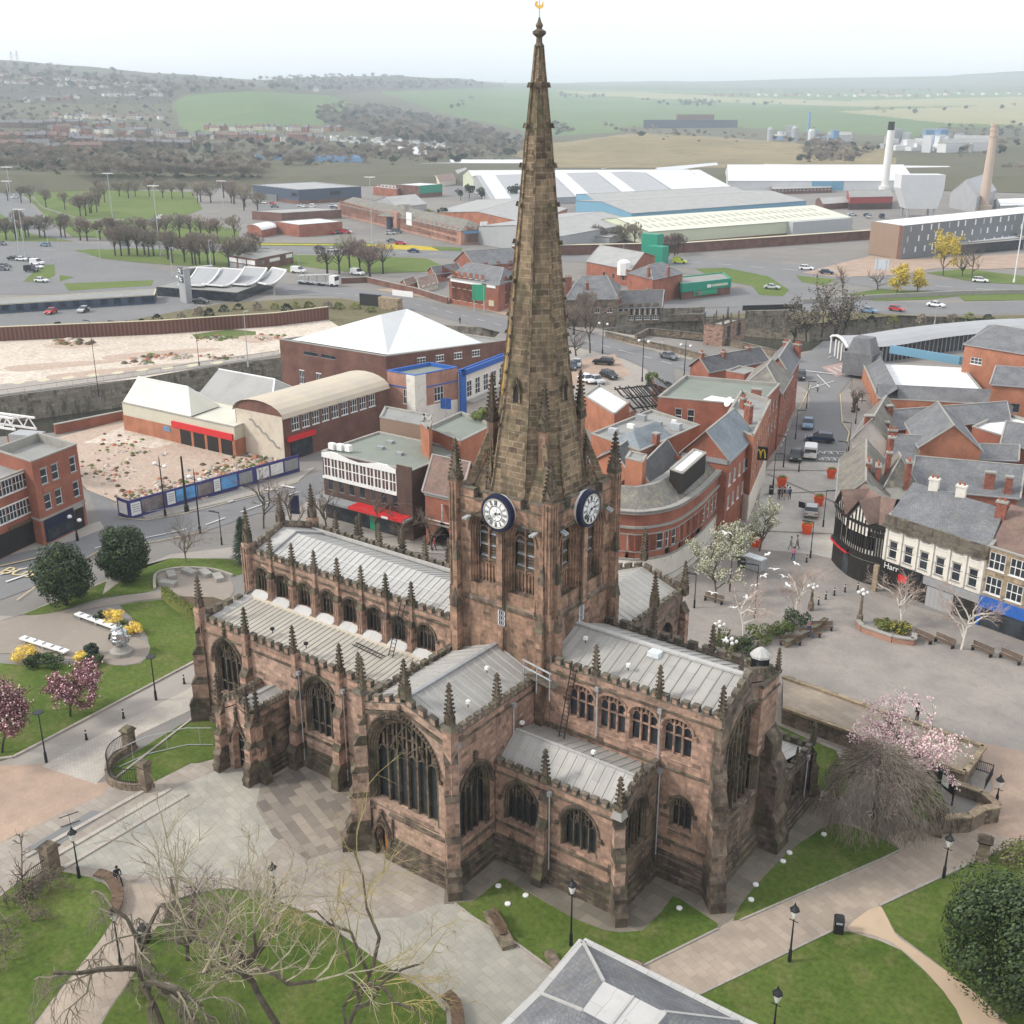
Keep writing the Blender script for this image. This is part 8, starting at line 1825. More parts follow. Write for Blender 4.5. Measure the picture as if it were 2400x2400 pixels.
for z in(h*.62,h*.88):
 face_panel(b_,l,f,.15,.85,z,z+1.6,'navy_sheet',.1,'emblem_panel');e=f-l;a_=math.atan2(e.y,e.x);mb=MB();p=l+e*.5;mb.M=xf((p.x,p.y,0),a_)
 for dz in(.55,1.05):mb.box(-.9,.9,-.3,-.2,z+dz-.08,z+dz+.08,'white_paint')
 mb.bar((-.5,-.25,z+1.4),(.2,-.25,z+.8),.15,'white_paint');mb.bar((.5,-.25,z+.2),(-.2,-.25,z+.8),.15,'white_paint');mb.M=None;mb.build('emblem',b_)
bx,(l2,f2,r2_,d2,h2)=bld('glass station hall under the canopies','station',(366,672),(555,686),(640,655),708,name='station_hall',wall_m='glass',roof_m='flat_roof_grey',parap=.1,band=[]);face_panel(bx,l2,f2,.36,.45,.1,2.5,'blue_paint',.3,'door')
b_,(l,f,r,d,h)=bld('long low platform building with pale roof edge running off to the left','station',(-120,722),(362,692),(366,678),712,name='platform_building',wall_m='navy_sheet',roof_m='flat_roof_grey',parap=.1,par_m='sign_cream',w0=[(14,5,1.8,[.6],'plain',.02,.02)])
def wall_run(name,label,cat,pts,h,th,mat,cap=None,z0=0.0,posts=None,group=None):
 q=[G(x,y,z0)for x,y in pts];o=empty(name,tuple(q[0]),label,cat,group);mb=MB()
 for a,b2 in zip(q,q[1:]):
  mb.bar((a.x,a.y,z0+h/2),(b2.x,b2.y,z0+h/2),th,mat,h=h)
  if cap:mb.bar((a.x,a.y,z0+h+.05),(b2.x,b2.y,z0+h+.05),th*1.5,cap,h=.12)
 mb.build('wall',o)
 return o,q
wall_run('piling_wall','rust brown sheet piling wall along the far side of the pale site','wall',[(-60,803),(0,800),(373,784),(646,765),(770,750)],3.2,.5,'rusty_pile','sign_cream')
wall_run('wall','stone wall along the lower river bank at the left','wall',[(130,1018),(290,985)],1.6,.4,'red_brick','concrete')
wall_run('wall','long tan stone parapet wall of the bridge road in front of the chapel','wall',[(1490,800),(1520,784),(1660,798),(1870,850)],1.4,.5,'wall_stone','coping_stone');wall_run('wall','second parapet wall of the old bridge beside the chapel door','wall',[(1420,790),(1482,806),(1560,822),(1680,852)],1.2,.5,'wall_stone','coping_stone')
wall_run('wall','high stone retaining wall behind the bridge chapel','wall',[(1400,768),(1500,756),(1650,750)],3.2,.5,'embankment_stone');wall_run('wall','tan retaining wall right of the bridge chapel','wall',[(1745,770),(1860,768)],4.2,.5,'embankment_stone');wall_run('railing','dark barrier along the road above the river on the right','fence',[(1740,728),(1880,724)],1.3,.2,'timber_black');wall_run('flyover','pale concrete flyover parapet at the right','bridge',[(1240+640,712),(2070,700),(2240,692),(2500,686)],1.2,.6,'concrete')
wall_run('railway_viaduct','long brown railway viaduct parapet below the pale green warehouse','bridge',[(1200,600),(1600,592),(2045,560)],3.4,1.5,'brown_brick','sign_cream');wall_run('fence','white picket fence by the bungalow','fence',[(920,692),(968,697)],1.5,.2,'white_paint');wall_run('wall','brown brick garden wall by the red brick office','wall',[(800,665),(860,662),(980,690),(1050,712)],1.6,.4,'brown_brick','concrete')
wall_run('railway_bridge','black steel railway bridge girder between stone abutments','bridge',[(845,715),(893,720)],3,.6,'timber_black','navy_paint');wall_run('bridge_abutment','tan stone abutment right of the black girder bridge','wall',[(893,722),(938,728)],3,2.0,'ashlar_tan')
hd,q=wall_run('hoarding','dark blue hoarding with picture panels round the demolition site','hoarding',[(279,1207),(306,1217),(600,1133),(702,1104)],2.5,.15,'hoarding_blue')
for(i,t0,t1,m_,z0,z1)in((0,.15,.85,'lamp_glass',.5,2.1),(1,.01,.08,'lamp_glass',.4,2.1),(1,.09,.26,'picture_town',.5,2.2),(1,.28,.34,'lamp_glass',.5,2.2),(1,.35,.51,'picture_blue',.6,2.2),(1,.52,.64,'picture_town',.5,2.1),(1,.65,.70,'lamp_glass',.5,2.2),(1,.71,.84,'picture_blue',.5,2.2),(1,.86,.97,'grey_paint',.5,2.1),(2,.03,.3,'lamp_glass',.5,2.1),(2,.34,.62,'lamp_glass',.5,2.1),(2,.66,.97,'grey_paint',.5,2.1)):
 a,b2=Vector((q[i].x,q[i].y)),Vector((q[i+1].x,q[i+1].y));face_panel(hd,a,b2,t0,t1,z0,z1,m_,.1,'picture_panel',.02)
 if m_=='lamp_glass' and i==1:
  for k in range(4):face_panel(hd,a,b2,t0+.008,t1-.008,z1-.35-.3*k,z1-.27-.3*k,'grey_paint',.14,'text_line',.01)
ct=empty('car_transporter',tuple(G(760,670)),'white car transporter lorry loaded with cars by the station road','lorry');a,b2=G(700,665),G(790,672);mb=MB();e=(b2-a).normalized();ang=math.atan2(e.y,e.x);mb.M=xf(tuple(a),ang);L_=(b2-a).length
mb.box(L_*.86,L_,-1.2,1.2,.6,3.2,'white_paint');mb.box(L_-.1,L_+.05,-1.1,1.1,1.8,2.9,'glass');mb.box(0,L_*.85,-1.2,1.2,.7,1.0,'galv');mb.bar((0,0,2.4),(L_*.85,0,3.4),2.3,'galv',h=.15)
for t in(.1,.3,.6,.93):mb.rings([(-1.3,.5),(1.3,.5)],10,'rubber')if False else mb.box(L_*t-.5,L_*t+.5,-1.25,1.25,0,.9,'rubber')
for t in(.0,.2,.42,.64,.84):mb.bar((L_*t,-1.1,.9),(L_*t+.5,-1.1,3.4),.15,'galv');mb.bar((L_*t,1.1,.9),(L_*t+.5,1.1,3.4),.15,'galv')
mb.M=None;mb.build('body',ct)
hF=8.5;P_={k:G(x,y,hF)for k,(x,y)in dict(a=(1366,2207),b=(1266,2328),c=(1170,2420),d=(1140,2560),e=(1900,2470),f=(1735,2393),g=(1900,2700)).items()};fr=empty('slate_roofed_building',tuple(Vector((P_['a'].x,P_['a'].y,0))),'building with hipped grey slate roof and pale lead flat at the bottom edge','building')
T_=[G(x,y,hF+2.6)for x,y in((1415,2300),(1556,2372),(1500,2440),(1365,2368))];mb=MB();v=[tuple(P_[k])for k in 'abcdfeg']+[tuple(t)for t in T_]
mb.add(v,[(0,1,10,7),(1,2,10),(2,3,10),(0,7,8,4),(4,8,5),(5,8,9),(5,9,6),(3,6,9,10)],'slate');mb.build('roof',fr);mb=MB();mb.add([tuple(t)for t in T_]+[tuple(t-Vector((0,0,.5)))for t in T_],[(0,1,2,3),(1,0,4,5),(2,1,5,6),(3,2,6,7)],'lead_pale');mb.bar(tuple(T_[1]-Vector((0,0,.1))),tuple(T_[2]-Vector((0,0,.1))),.3,'lead_nave');mb.bar(tuple(T_[0].lerp(T_[1],.5)),tuple(T_[3].lerp(T_[2],.5)),.12,'lead_nave');mb.build('lead_flat',fr)
mb=MB()
for k in('ab','bc','af','fe'):mb.bar(tuple(P_[k[0]]),tuple(P_[k[1]]),.45,'lead_nave',h=.2)
for a,b2 in((P_['a'],T_[0]),(P_['b'],T_[3]),(P_['f'],T_[1])):mb.bar(tuple(a),tuple(b2),.14,'lead_nave')
mb.build('gutter',fr);mb=MB();mb.prism([(P_[k].x*.997+.0,P_[k].y)for k in 'abcdgef'],0,hF-.1,'ashlar_tan',cap=False);mb.build('walls',fr)
q=[G(x,y,1.5)for x,y in((1835,1588),(2306,1752),(2262,1812),(1835,1660))];sh=empty('flag_roofed_shelter',(q[1].x,q[1].y,0),'long low stone building with flagstone roof sunk beside the square','building');mb=MB();mb.prism([(p.x,p.y)for p in q],0,1.5,'wall_stone','wall_flags');mb.build('walls',sh);mb=MB()
for i in range(3):a,b2=q[i],q[i+1];mb.bar((a.x,a.y,1.58),(b2.x,b2.y,1.58),.45,'ashlar_tan',h=.25)
mb.build('coping',sh)
# ------------------------------------------------------------------ near trees
def near_tree(name,label,base,h,spread,seed,trunk_m='bark',twig_m='twig_brown',lv=(7,5,5,4),droop=0.0,up=.8,r0=.22,fork=.35,leaf=None,nleaf=0,lsize=.12,lean=(0,0),group=None,cat='tree',sub=None,wig=.28,tw=.02):
 q=random.Random(seed);o=empty(name,tuple(base),label,cat,group);tb,cb,lb=MB(),MB(),MB();tips=[]
 def grow(p,d,L,r,lev):
  n=4 if lev<2 else 3;pts=[p];dd=d.copy()
  for i in range(n):
   dd=(dd+Vector((q.gauss(0,wig),q.gauss(0,wig),q.gauss(0,wig*.6)))*(.35 if lev==0 else 1)+Vector((0,0,-droop*lev*.22))).normalized();p2=pts[-1]+dd*L/n
   if p2.z<base.z+.25:p2.z=base.z+.25
   rr0,rr1=r*(1-i/n*.55),r*(1-(i+1)/n*.55)
   (tb if lev<1 else cb).bar(pts[-1],p2,rr0*2,trunk_m if lev<2 else twig_m,n=6 if lev==0 else 4 if lev==1 else 3,w1=rr1*2);pts.append(p2)
  if lev>=len(lv):tips.append(pts);return
  for k in range(lv[lev]):
   t=q.uniform(fork if lev==0 else.25,1.0);i=min(int(t*n),n-1);b=pts[i].lerp(pts[i+1],t*n-i)
   a=k*2.4+q.uniform(-.5,.5);e=q.uniform(.35,1.0)*(1.1-up*.5)
   s_=dd.orthogonal().normalized();s_=Matrix.Rotation(a,3,dd)@s_
   nd=(dd*math.cos(e)+s_*math.sin(e)+Vector((0,0,up*.35*(1-droop)))).normalized()
   if lev==0:nd=Vector((math.cos(a)*math.sin(e+.3),math.sin(a)*math.sin(e+.3),math.cos(e+.2)+.1)).normalized()
   grow(b,nd,(h*.5 if lev==0 else L*.62)*q.uniform(.75,1.15)*(spread if lev==0 else 1),max(tw*.5,r*(.55 if lev==0 else.5)),lev+1)
 grow(base.copy(),Vector((lean[0],lean[1],1)).normalized(),h*.55,r0,0)
 tb.build('trunk',o);cb.build('branches',o)
 if leaf:
  for _ in range(nleaf):
   ps=q.choice(tips);c=q.choice(ps)+Vector((q.gauss(0,1),q.gauss(0,1),q.gauss(0,1)))*lsize*1.6;u=Vector((q.gauss(0,1),q.gauss(0,1),q.gauss(0,1))).normalized()*lsize*q.uniform(.6,1.3);v=u.orthogonal().normalized()*u.length*.8
   lb.add([c-u,c+v,c+u,c-v],[(0,1,2,3)],q.choice(leaf))
  lb.build('leaves',o)
 return o
def leafy(name,label,base,w,h,seed,mats,n,ls=.2,cat='tree',bumps=26,group=None,flat=0.0,trunk=True):
 q=random.Random(seed);o=empty(name,tuple(base),label,cat,group);mb=MB()
 if trunk:t=MB();t.rings([(0,.3),(h*.5,.2)],7,'dark_trunk',base.x,base.y);t.build('trunk',o)
 lob=[]
 for _ in range(bumps):
  d=Vector((q.gauss(0,1),q.gauss(0,1),q.gauss(0,1))).normalized()*q.uniform(.6,1);lob.append((Vector((d.x*w*.36,d.y*w*.36,h*.5+d.z*h*.38)),q.uniform(.12,.19)))
 for _ in range(n):
  c,r=q.choice(lob);d=Vector((q.gauss(0,1),q.gauss(0,1),q.gauss(0,1))).normalized();k=q.uniform(.75,1.08)
  p=base+c+Vector((d.x*r*w*k,d.y*r*w*k,d.z*r*max(h,w*.8)*k))
  if p.z<base.z+.05:p.z=base.z+q.uniform(.05,.3)
  u=(d.orthogonal().normalized()+d*q.uniform(-.6,.6)).normalized()*ls*q.uniform(.6,1.4);v=d.cross(u).normalized()*u.length*.6
  mb.add([p-u,p+v,p+u,p-v],[(0,1,2,3)],q.choice(mats))
 mb.build('crown' if trunk else 'leaves',o);return o
def th(base,top):g=G(*base);return g,hgt(base[0],top,g)
near_tree('bare_tree','tall bare tree with yellowish lichen covered twigs in the foreground lawn',Vector(G(672,2470)),16.0,.8,5,'bark','pale_bark',(7,5,5,5),0,.95,.24,.36,wig=.34,tw=.02)
near_tree('bare_tree','slender second bare tree leaning right beside the tall foreground tree',Vector(G(800,2500)),12,1.0,9,'bark','yellow_bark',(6,5,4,4),.2,.7,.15,.3,lean=(.1,.2),wig=.36,tw=.02)
near_tree('weeping_tree','low weeping bare tree with arching trunk over the path at bottom left',Vector(G(395,2450)),8.5,1.1,21,'bark','twig_grey',(7,5,5,4),.9,.3,.26,.5,lean=(-.75,-.1),wig=.35,tw=.02)
near_tree('bare_tree','bare twiggy bush with purple tips at the lawn edge left of the tall tree',Vector(G(440,2250)),4.5,1.1,31,'bark','twig_purple',(7,5,5,4),.1,.5,.15,.1,wig=.3,tw=.022)
near_tree('sapling','thin upright sapling in the left shrub bed',Vector(G(56,2096)),9,.22,4,'twig_brown','twig_brown',(14,3),0,.9,.06,.15)
for i,(px,py)in enumerate(((20,2130),(75,2110),(120,2090),(25,2190),(75,2160),(10,2250))):near_tree('shrub',('leafless brown shrub in the bed by the left gate pier','leafless brown shrub at the left picture edge')[i>3],Vector(G(px,py)),2.2,1.0,50+i,'twig_brown',('twig_brown','twig_purple')[i%2],(8,5,4),.4,.3,.05,.05,group='brown shrubs in the left bed',cat='shrub',leaf=['hedge_leaf','twig_brown'],nleaf=260,lsize=.05)
for(b_,tp,lb,sd)in(((165,1680),1552,'small cherry tree with dusky pink leaves on the left lawn',3),((5,1765),1622,'larger dusky pink cherry tree at the left edge',8)):
 g,hh=th(b_,tp);near_tree('cherry_tree',lb,g,hh,.78,sd,'dark_trunk','twig_purple',(10,7,5),0,.6,.1,.3,leaf=['leaf_purple','leaf_purple','leaf_purple','blossom_pink'],nleaf=8500,lsize=.085)
for(b_,tp,wpx,lb,sd)in(((155,1418),1272,140,'large dark evergreen bush tree nearest the left road',1),((295,1362),1222,122,'dark evergreen tree right of its twin by the road',2)):
 g,hh=th(b_,tp);leafy('evergreen_tree',lb,g,wpx*(g-CAMPOS).length/FPX,hh,sd,['leaf_dark','leaf_dark','leaf_green'],15000,.15,bumps=70)
g,hh=th((437,1318),1215);near_tree('bare_tree','small bare tree on the lawn by the left road',g,hh,1.0,12,'twig_grey','twig_brown',(7,5,4,3),0,.6,.1,.3)
g,hh=th((572,1322),1212);o=empty('fir_tree',tuple(g),'dark green fir tree at the corner of the nave','tree');mb=MB();q=random.Random(2);mb.bar(tuple(g),(g.x,g.y,hh),.3,'dark_trunk',w1=.05);mb.build('trunk',o);mb=MB()
for k in range(900):
 t=q.random()**.8;a=q.uniform(0,6.28);r=(1-t)*hh*.24*q.uniform(.5,1)+.1;z=hh*(.08+.92*t);c=Vector((g.x+math.cos(a)*r,g.y+math.sin(a)*r,z));u=Vector((math.cos(a),math.sin(a),-.35))*.38;v=Vector((-math.sin(a),math.cos(a),0))*.1;mb.add([c-u,c+v,c+u,c-v],[(0,1,2,3)],'conifer')
mb.build('crown',o)
for i,(b_,tp,s_)in enumerate((((618,1238),1095,.9),((690,1262),1125,.55),((765,1245),1130,.8),((882,1262),1130,.9),((935,1275),1180,.7),((1012,1290),1190,.9))):
 g,hh=th(b_,tp);near_tree('bare_tree','bare street tree behind the nave, '+['opposite the hoarding','just right of the tallest one','before the left end of the green roofed block','before the red canopy','before the brick pier','next to the tower'][i],g,hh,s_,60+i,'bark','twig_brown',(6,5,4,3),0,.8,.14,.35,group='street trees behind the nave')
for i,(b_,tp,s_)in enumerate((((1676,1412),1245,.62),((1732,1362),1210,.6),((1780,1292),1158,.6))):
 g,hh=th(b_,tp);near_tree('blossom_tree',['nearest','middle','farthest'][i]+' of three white blossoming street trees before the curved bank',g,hh,s_,80+i,'bark','twig_brown',(9,5,4),0,.9,.11,.3,leaf=['blossom_white','blossom_white','hedge_leaf'],nleaf=4200,lsize=.075,group='blossoming street trees')
for i,(b_,tp)in enumerate((((1740,1508),1355),((1860,1460),1325),((2112,1474),1345),((2253,1522),1365))):
 g,hh=th(b_,tp);near_tree('birch_tree','bare white birch '+['in the bed nearest the chancel','in the far end of the evergreen bed','in the stone planter with the lamp column','in a round grating by the cream building'][i],g,hh,.85,90+i,'birch_bark','birch_twig',(7,5,4,3),.1,.85,.13,.3,group='birch trees on the square',tw=.022)
g,hh=th((2045,1945),1752);o=empty('weeping_tree',tuple(g),'dense grey brown weeping tree east of the chancel','tree');mb=MB();mb.rings([(0,.25),(hh*.7,.12)],7,'bark',g.x,g.y);mb.build('trunk',o);mb=MB();q=random.Random(14);RW_=4.3
for k in range(5200):
 a=q.uniform(0,6.28);t=q.random()**.6;e=t*1.5;rr=RW_*math.sin(e)*q.uniform(.75,1.05)*(1+.16*math.sin(3*a+1)+.1*math.sin(7*a));z=hh*(.25+.75*math.cos(e))*q.uniform(.8,1.05);p=Vector((g.x+math.cos(a)*rr,g.y+math.sin(a)*rr,max(.6,z)));d=Vector((math.cos(a)*(1.1-t),math.sin(a)*(1.1-t),-t*1.2+.2))+Vector((q.gauss(0,.25),q.gauss(0,.25),q.gauss(0,.15)));L=q.uniform(.4,.95);p2=p+d*L;p2.z=max(.2,p2.z);mb.bar(p,p2,.05,('twig_grey','twig_brown')[k%2],n=3,w1=.02)
mb.build('branches',o)
g,hh=th((2105,1860),1668);near_tree('cherry_tree','wide cherry tree in pale pink blossom behind the weeping tree',g,hh,1.1,15,'bark','twig_purple',(10,7,5),0,.45,.16,.2,leaf=['blossom_pink','blossom_pink','blossom_white'],nleaf=12000,lsize=.08)
g=G(2345,2335);leafy('holly_tree','large glossy dark green holly filling the bottom right corner',Vector(g),9.8,8.6,7,['leaf_holly','leaf_holly','leaf_green','leaf_dark'],26000,.11,bumps=60)
for i,(px,py,s_)in enumerate(((1925,790,1.3),(1955,800,1.1),(1890,800,1.0),(1975,785,.9),(1860,812,.8))):g=G(px,py);near_tree('riverside_tree','bare ivy clad tree in the thicket by the river, number' if False else 'bare tree in the dark riverside thicket',g,9.5*s_,.85,110+i,'dark_trunk','twig_brown',(7,5,4),0,.8,.2,.2,leaf=['leaf_dark','twig_brown'],nleaf=500,lsize=.22,group='trees in the riverside thicket')
for i,(b_,tp,s_)in enumerate((((2210,647),552,.85),((2102,684),630,.9),((2150,684),636,.7))):g,hh=th(b_,tp);near_tree('willow_tree',['large yellow willow in front of the college','left small yellow willow on the verge','right small yellow willow on the verge'][i],g,hh,s_,120+i,'bark','leaf_yellow',(8,5,4),0,.8,.2,.25,leaf=['leaf_yellow'],nleaf=1600,lsize=.26)
for i,(b_,tp)in enumerate((((2255,648),575),((2277,655),560),((1975,690),620),((2057,680),630),((1383,828),690),((1350,835),760),((2003,967),905),((2352,1480),1400))):
 g,hh=th(b_,tp);near_tree('bare_tree','bare tree '+['left of the pair before the college','right of the pair before the college','on the traffic island','by the blue road sign','by the car park next to the bridge road','small, left of the car park tree','with a bench at the top of the high street','before the bright blue shopfront'][i],g,hh,.9,130+i,'bark','twig_brown',(7,5,4,3)if i in(4,6,7)else(7,5,4),0,.7,.2,.3)
for i,(px,py,w_,h_,m_,lb)in enumerate(((262,1462,3.0,1.5,['forsythia'],'yellow flowering shrub behind the long white bench'),(312,1485,2.6,1.3,['forsythia'],'yellow flowering shrub beside the silver sculpture'),(62,1545,3.2,1.4,['forsythia'],'yellow flowering shrub at the left edge'),(190,1550,1.6,1.0,['forsythia'],'small yellow shrub between green bushes'),(235,1455,1.6,1.2,['leaf_dark'],'dark bush left of the yellow shrub'),(80,1562,2.6,1.3,['leaf_green','leaf_dark'],'round green bush below the yellow shrub'),(120,1560,3.0,1.1,['leaf_green'],'low green bush in the middle of the left bed'),(220,1556,2.4,1.0,['leaf_green','conifer'],'low bright green bush near the cherry tree'),(217,1535,1.6,1.3,['conifer'],'blue grey round bush in the left bed'),(290,1475,1.6,1.0,['leaf_green','hedge_leaf'],'green bush between the yellow shrubs'),(272,1502,1.6,.8,['conifer'],'grey bush at the foot of the sculpture'),(1700,1528,4.2,1.9,['leaf_green','hedge_leaf','leaf_dark'],'green shrub mass around the near birch'),(1745,1530,3.8,1.7,['leaf_green','leaf_dark'],'dark green shrubs right of the near birch'),(1790,1500,4.5,1.4,['hedge_leaf','leaf_green'],'low olive shrubs in the middle of the bed'),(1862,1468,3.4,1.8,['leaf_dark','leaf_green'],'dark shrubs round the far birch'),(1830,1485,3.2,1.2,['leaf_green','hedge_leaf'],'mid green shrubs between the birches'),(2112,1482,2.8,1.1,['leaf_yellow','leaf_green','leaf_green'],'yellow green shrub in the stone planter'),(2070,1470,3.0,.6,['hedge_leaf'],'low growth in the stone planter'),(2395,2030,4.5,1.8,['hedge_leaf','twig_brown'],'olive shrub at the right edge above the holly'),(1530,905,4,3.0,['hedge_leaf','leaf_green'],'green bush growing beside the burnt warehouse'),(1135,985,4,1.6,['hedge_leaf','leaf_green'],'bush growing on the derelict flat roof'),(1405,952,2.6,2.0,['twig_brown','hedge_leaf'],'brown bush beside the low flat roof'))):
 z=10.2 if px==1135 else 0;g=G(px,py,z);n_={'forsythia':900}.get(m_[0],1200);leafy('bush',lb,Vector((g.x,g.y,z)),w_,h_,200+i,m_,n_,.1 if py>1000 else.2,'bush',14,trunk=False)
hg=[G(*p)for p in smooth_open([(388,1400),(410,1422),(440,1440),(480,1450)],5)];o=empty('hedge',tuple(hg[0]),'curved clipped hedge beside the west end of the church','hedge');mb=MB();q=random.Random(3)
for a,b2 in zip(hg,hg[1:]):mb.bar((a.x,a.y,.55),(b2.x,b2.y,.55),.8,'hedge_leaf',h=1.1)
for _ in range(2600):k=q.randrange(len(hg)-1);p=hg[k].lerp(hg[k+1],q.random())+Vector((q.uniform(-.45,.45),q.uniform(-.45,.45),q.choice([q.uniform(0,1.15),1.12])));u=Vector((q.gauss(0,1),q.gauss(0,1),q.gauss(0,1))).normalized()*.07;v=u.orthogonal();mb.add([p-u,p+v,p+u,p-v],[(0,1,2,3)],'hedge_leaf')
mb.build('leaves',o)
# ------------------------------------------------------------------ vehicles
def car(kind,col):
 o=bpy.data.objects.new({'van':'van'}.get(kind,'car'),None);COL.objects.link(o);L,W,H={'hatch':(4.0,1.75,1.45),'estate':(4.5,1.8,1.5),'saloon':(4.5,1.8,1.42),'van':(4.7,1.9,1.95)}[kind]
 low=[(-L/2,.35),(-L/2+.05,.85),(-L/2+.5,.95),(L/2-1.1,.92),(L/2-.15,.72),(L/2,.4)]
 if kind=='van':low=[(-L/2,.35),(-L/2,1.15),(L/2-1.0,1.1),(L/2-.1,.85),(L/2,.4)];cab=[(-L/2+.03,1.15),(-L/2+.08,H),(L/2-1.7,H),(L/2-.95,1.1)]
 else:cab=[(-L/2+(.25 if kind!='saloon' else.9),.93),(-L/2+(.5 if kind!='saloon' else 1.3),H-.06),(-L/2+1.5,H),(L/2-1.95,H-.03),(L/2-1.15,.92)]
 def loft(mb,pts,w0,w1,zt,mat,roofm=None):
  n=len(pts);vs=[]
  for s_ in(-1,1):
   for x,z in pts:k=(z-pts[0][1])/max(.01,zt-pts[0][1]);vs.append((x,s_*(w0+(w1-w0)*max(0,k)),z))
  mb.add(vs,[tuple(range(n)),tuple(range(2*n-1,n-1,-1))],mat)
  for i in range(n):j=(i+1)%n;mb.add([vs[i],vs[j],vs[n+j],vs[n+i]],[(0,1,2,3)],roofm if roofm and pts[i][1]>zt-.12 and pts[j][1]>zt-.12 else mat)
 mb=MB();loft(mb,low,W/2,W/2*.94,.95,col)
 if kind=='van':mb.box(-L/2+.06,L/2-2.0,-W/2*.95,W/2*.95,1.1,H,col)
 mb.build('body',o);mb=MB();loft(mb,cab,W/2*.93,W/2*.76,H,'glass',col)
 for s_ in(-1,1):
  for x in(-.55,.45):mb.bar((x,s_*W/2*.94,.92),(x*.95,s_*W/2*.77,H-.04),.07,col)
 mb.build('cabin',o)
 for sx in(-1,1):
  for sy in(-1,1):mb=MB();mb.rings([(-.11,.3),(-.1,.33),(.1,.33),(.11,.2)],12,'rubber');w_=inst('wheel',mb.mesh('wheel'),o,(sx*L*.31,sy*(W/2-.08),.33));w_.rotation_euler=(R(90),0,0)
  for sy in(-1,1):mb=MB();mb.box(-.04,.05,-.18,.18,-.07,.08,'lamp_glass' if sx>0 else 'tail_light');inst('headlight' if sx>0 else 'tail_light',mb.mesh('light'),o,(sx*(L/2-.06),sy*(W/2-.25),.62 if kind!='van' else.8))
 mb=MB();mb.box(-.03,.03,-.25,.25,-.06,.06,'number_plate');inst('number_plate',mb.mesh('plate'),o,(-L/2-.01,0,.55));return o
_cars={}
CN={'car_navy':'dark blue','car_black':'black','car_white':'white','car_silver':'silver','car_red':'red','car_blue':'pale blue','car_yellow':'yellow','car_grey':'grey'}
def put_car(px,py,col,kind,ang,where,sc=1.0,grp=None):
 k=(kind,col)
 if k not in _cars:_cars[k]=car(kind,col);o=_cars[k]
 else:o=copy_tree(_cars[k])
 g=G(px,py);o.location=(g.x,g.y,.15);o.rotation_euler=(0,0,R(ang));o.scale=(sc,)*3
 tag(o,CN[col]+(' van ' if kind=='van' else ' car ')+where,'van' if kind=='van' else 'car',grp)
U=110
for a in((1893,1003,'car_blue','hatch',U+180,'driving down the high street toward the square'),(1921,1036,'car_navy','estate',200,'turning across the high street'),(1865,1078,'car_black','hatch',U+180,'parked at the end of the high street by a white van'),(1899,1070,'car_white','van',U,'parked beside the black car at the end of the high street'),(1901,1206,'car_silver','hatch',U,'with its door open on the pale paving by the orange planters'),(1876,888,'car_black','estate',U+180,'waiting at the top of the high street'),(1568,842,'car_grey','saloon',-20,'driving on the bridge road'),(1414,855,'car_black','estate',200,'alone in the upper row of the small car park'),(1376,897,'car_white','estate',-25,'nearest in the small car park'),(1398,899,'car_silver','hatch',-25,'between a white and a black car in the small car park'),(1428,887,'car_black','estate',-25,'right end of the small car park row'),(1342,866,'car_navy','hatch',-60,'by the spire in the small car park'),(1352,860,'car_silver','hatch',-60,'behind the dark blue car by the spire')):put_car(*a,grp='cars near the high street')
mb=MB();mb.bar((0,0,.5),(.75,.35,.5),.9,'car_black',h=.08)if False else mb.box(.0,.9,-.04,.04,.4,1.2,'car_black');d_=inst('open_door',mb.mesh('door'),[o for o in COL.objects if o.get('label','').startswith('silver car with its door')][0],(.5,.9,0),R(60))
RRD='on the ring road '
for i in range(34):
 x,y=rnd.choice([(rnd.uniform(700,1060),rnd.uniform(545,552)+.0),(rnd.uniform(1700,2080),rnd.uniform(505,512)),(rnd.uniform(600,860),rnd.uniform(484,490)),(rnd.uniform(1080,1150),rnd.uniform(486,494))]);put_car(x,y,rnd.choice(['car_white','car_grey','car_silver','car_navy','car_red']),rnd.choice(['hatch','saloon','van']),rnd.choice([30,120,35]),'parked among the sheds and mills',grp='cars parked among the sheds and mills')
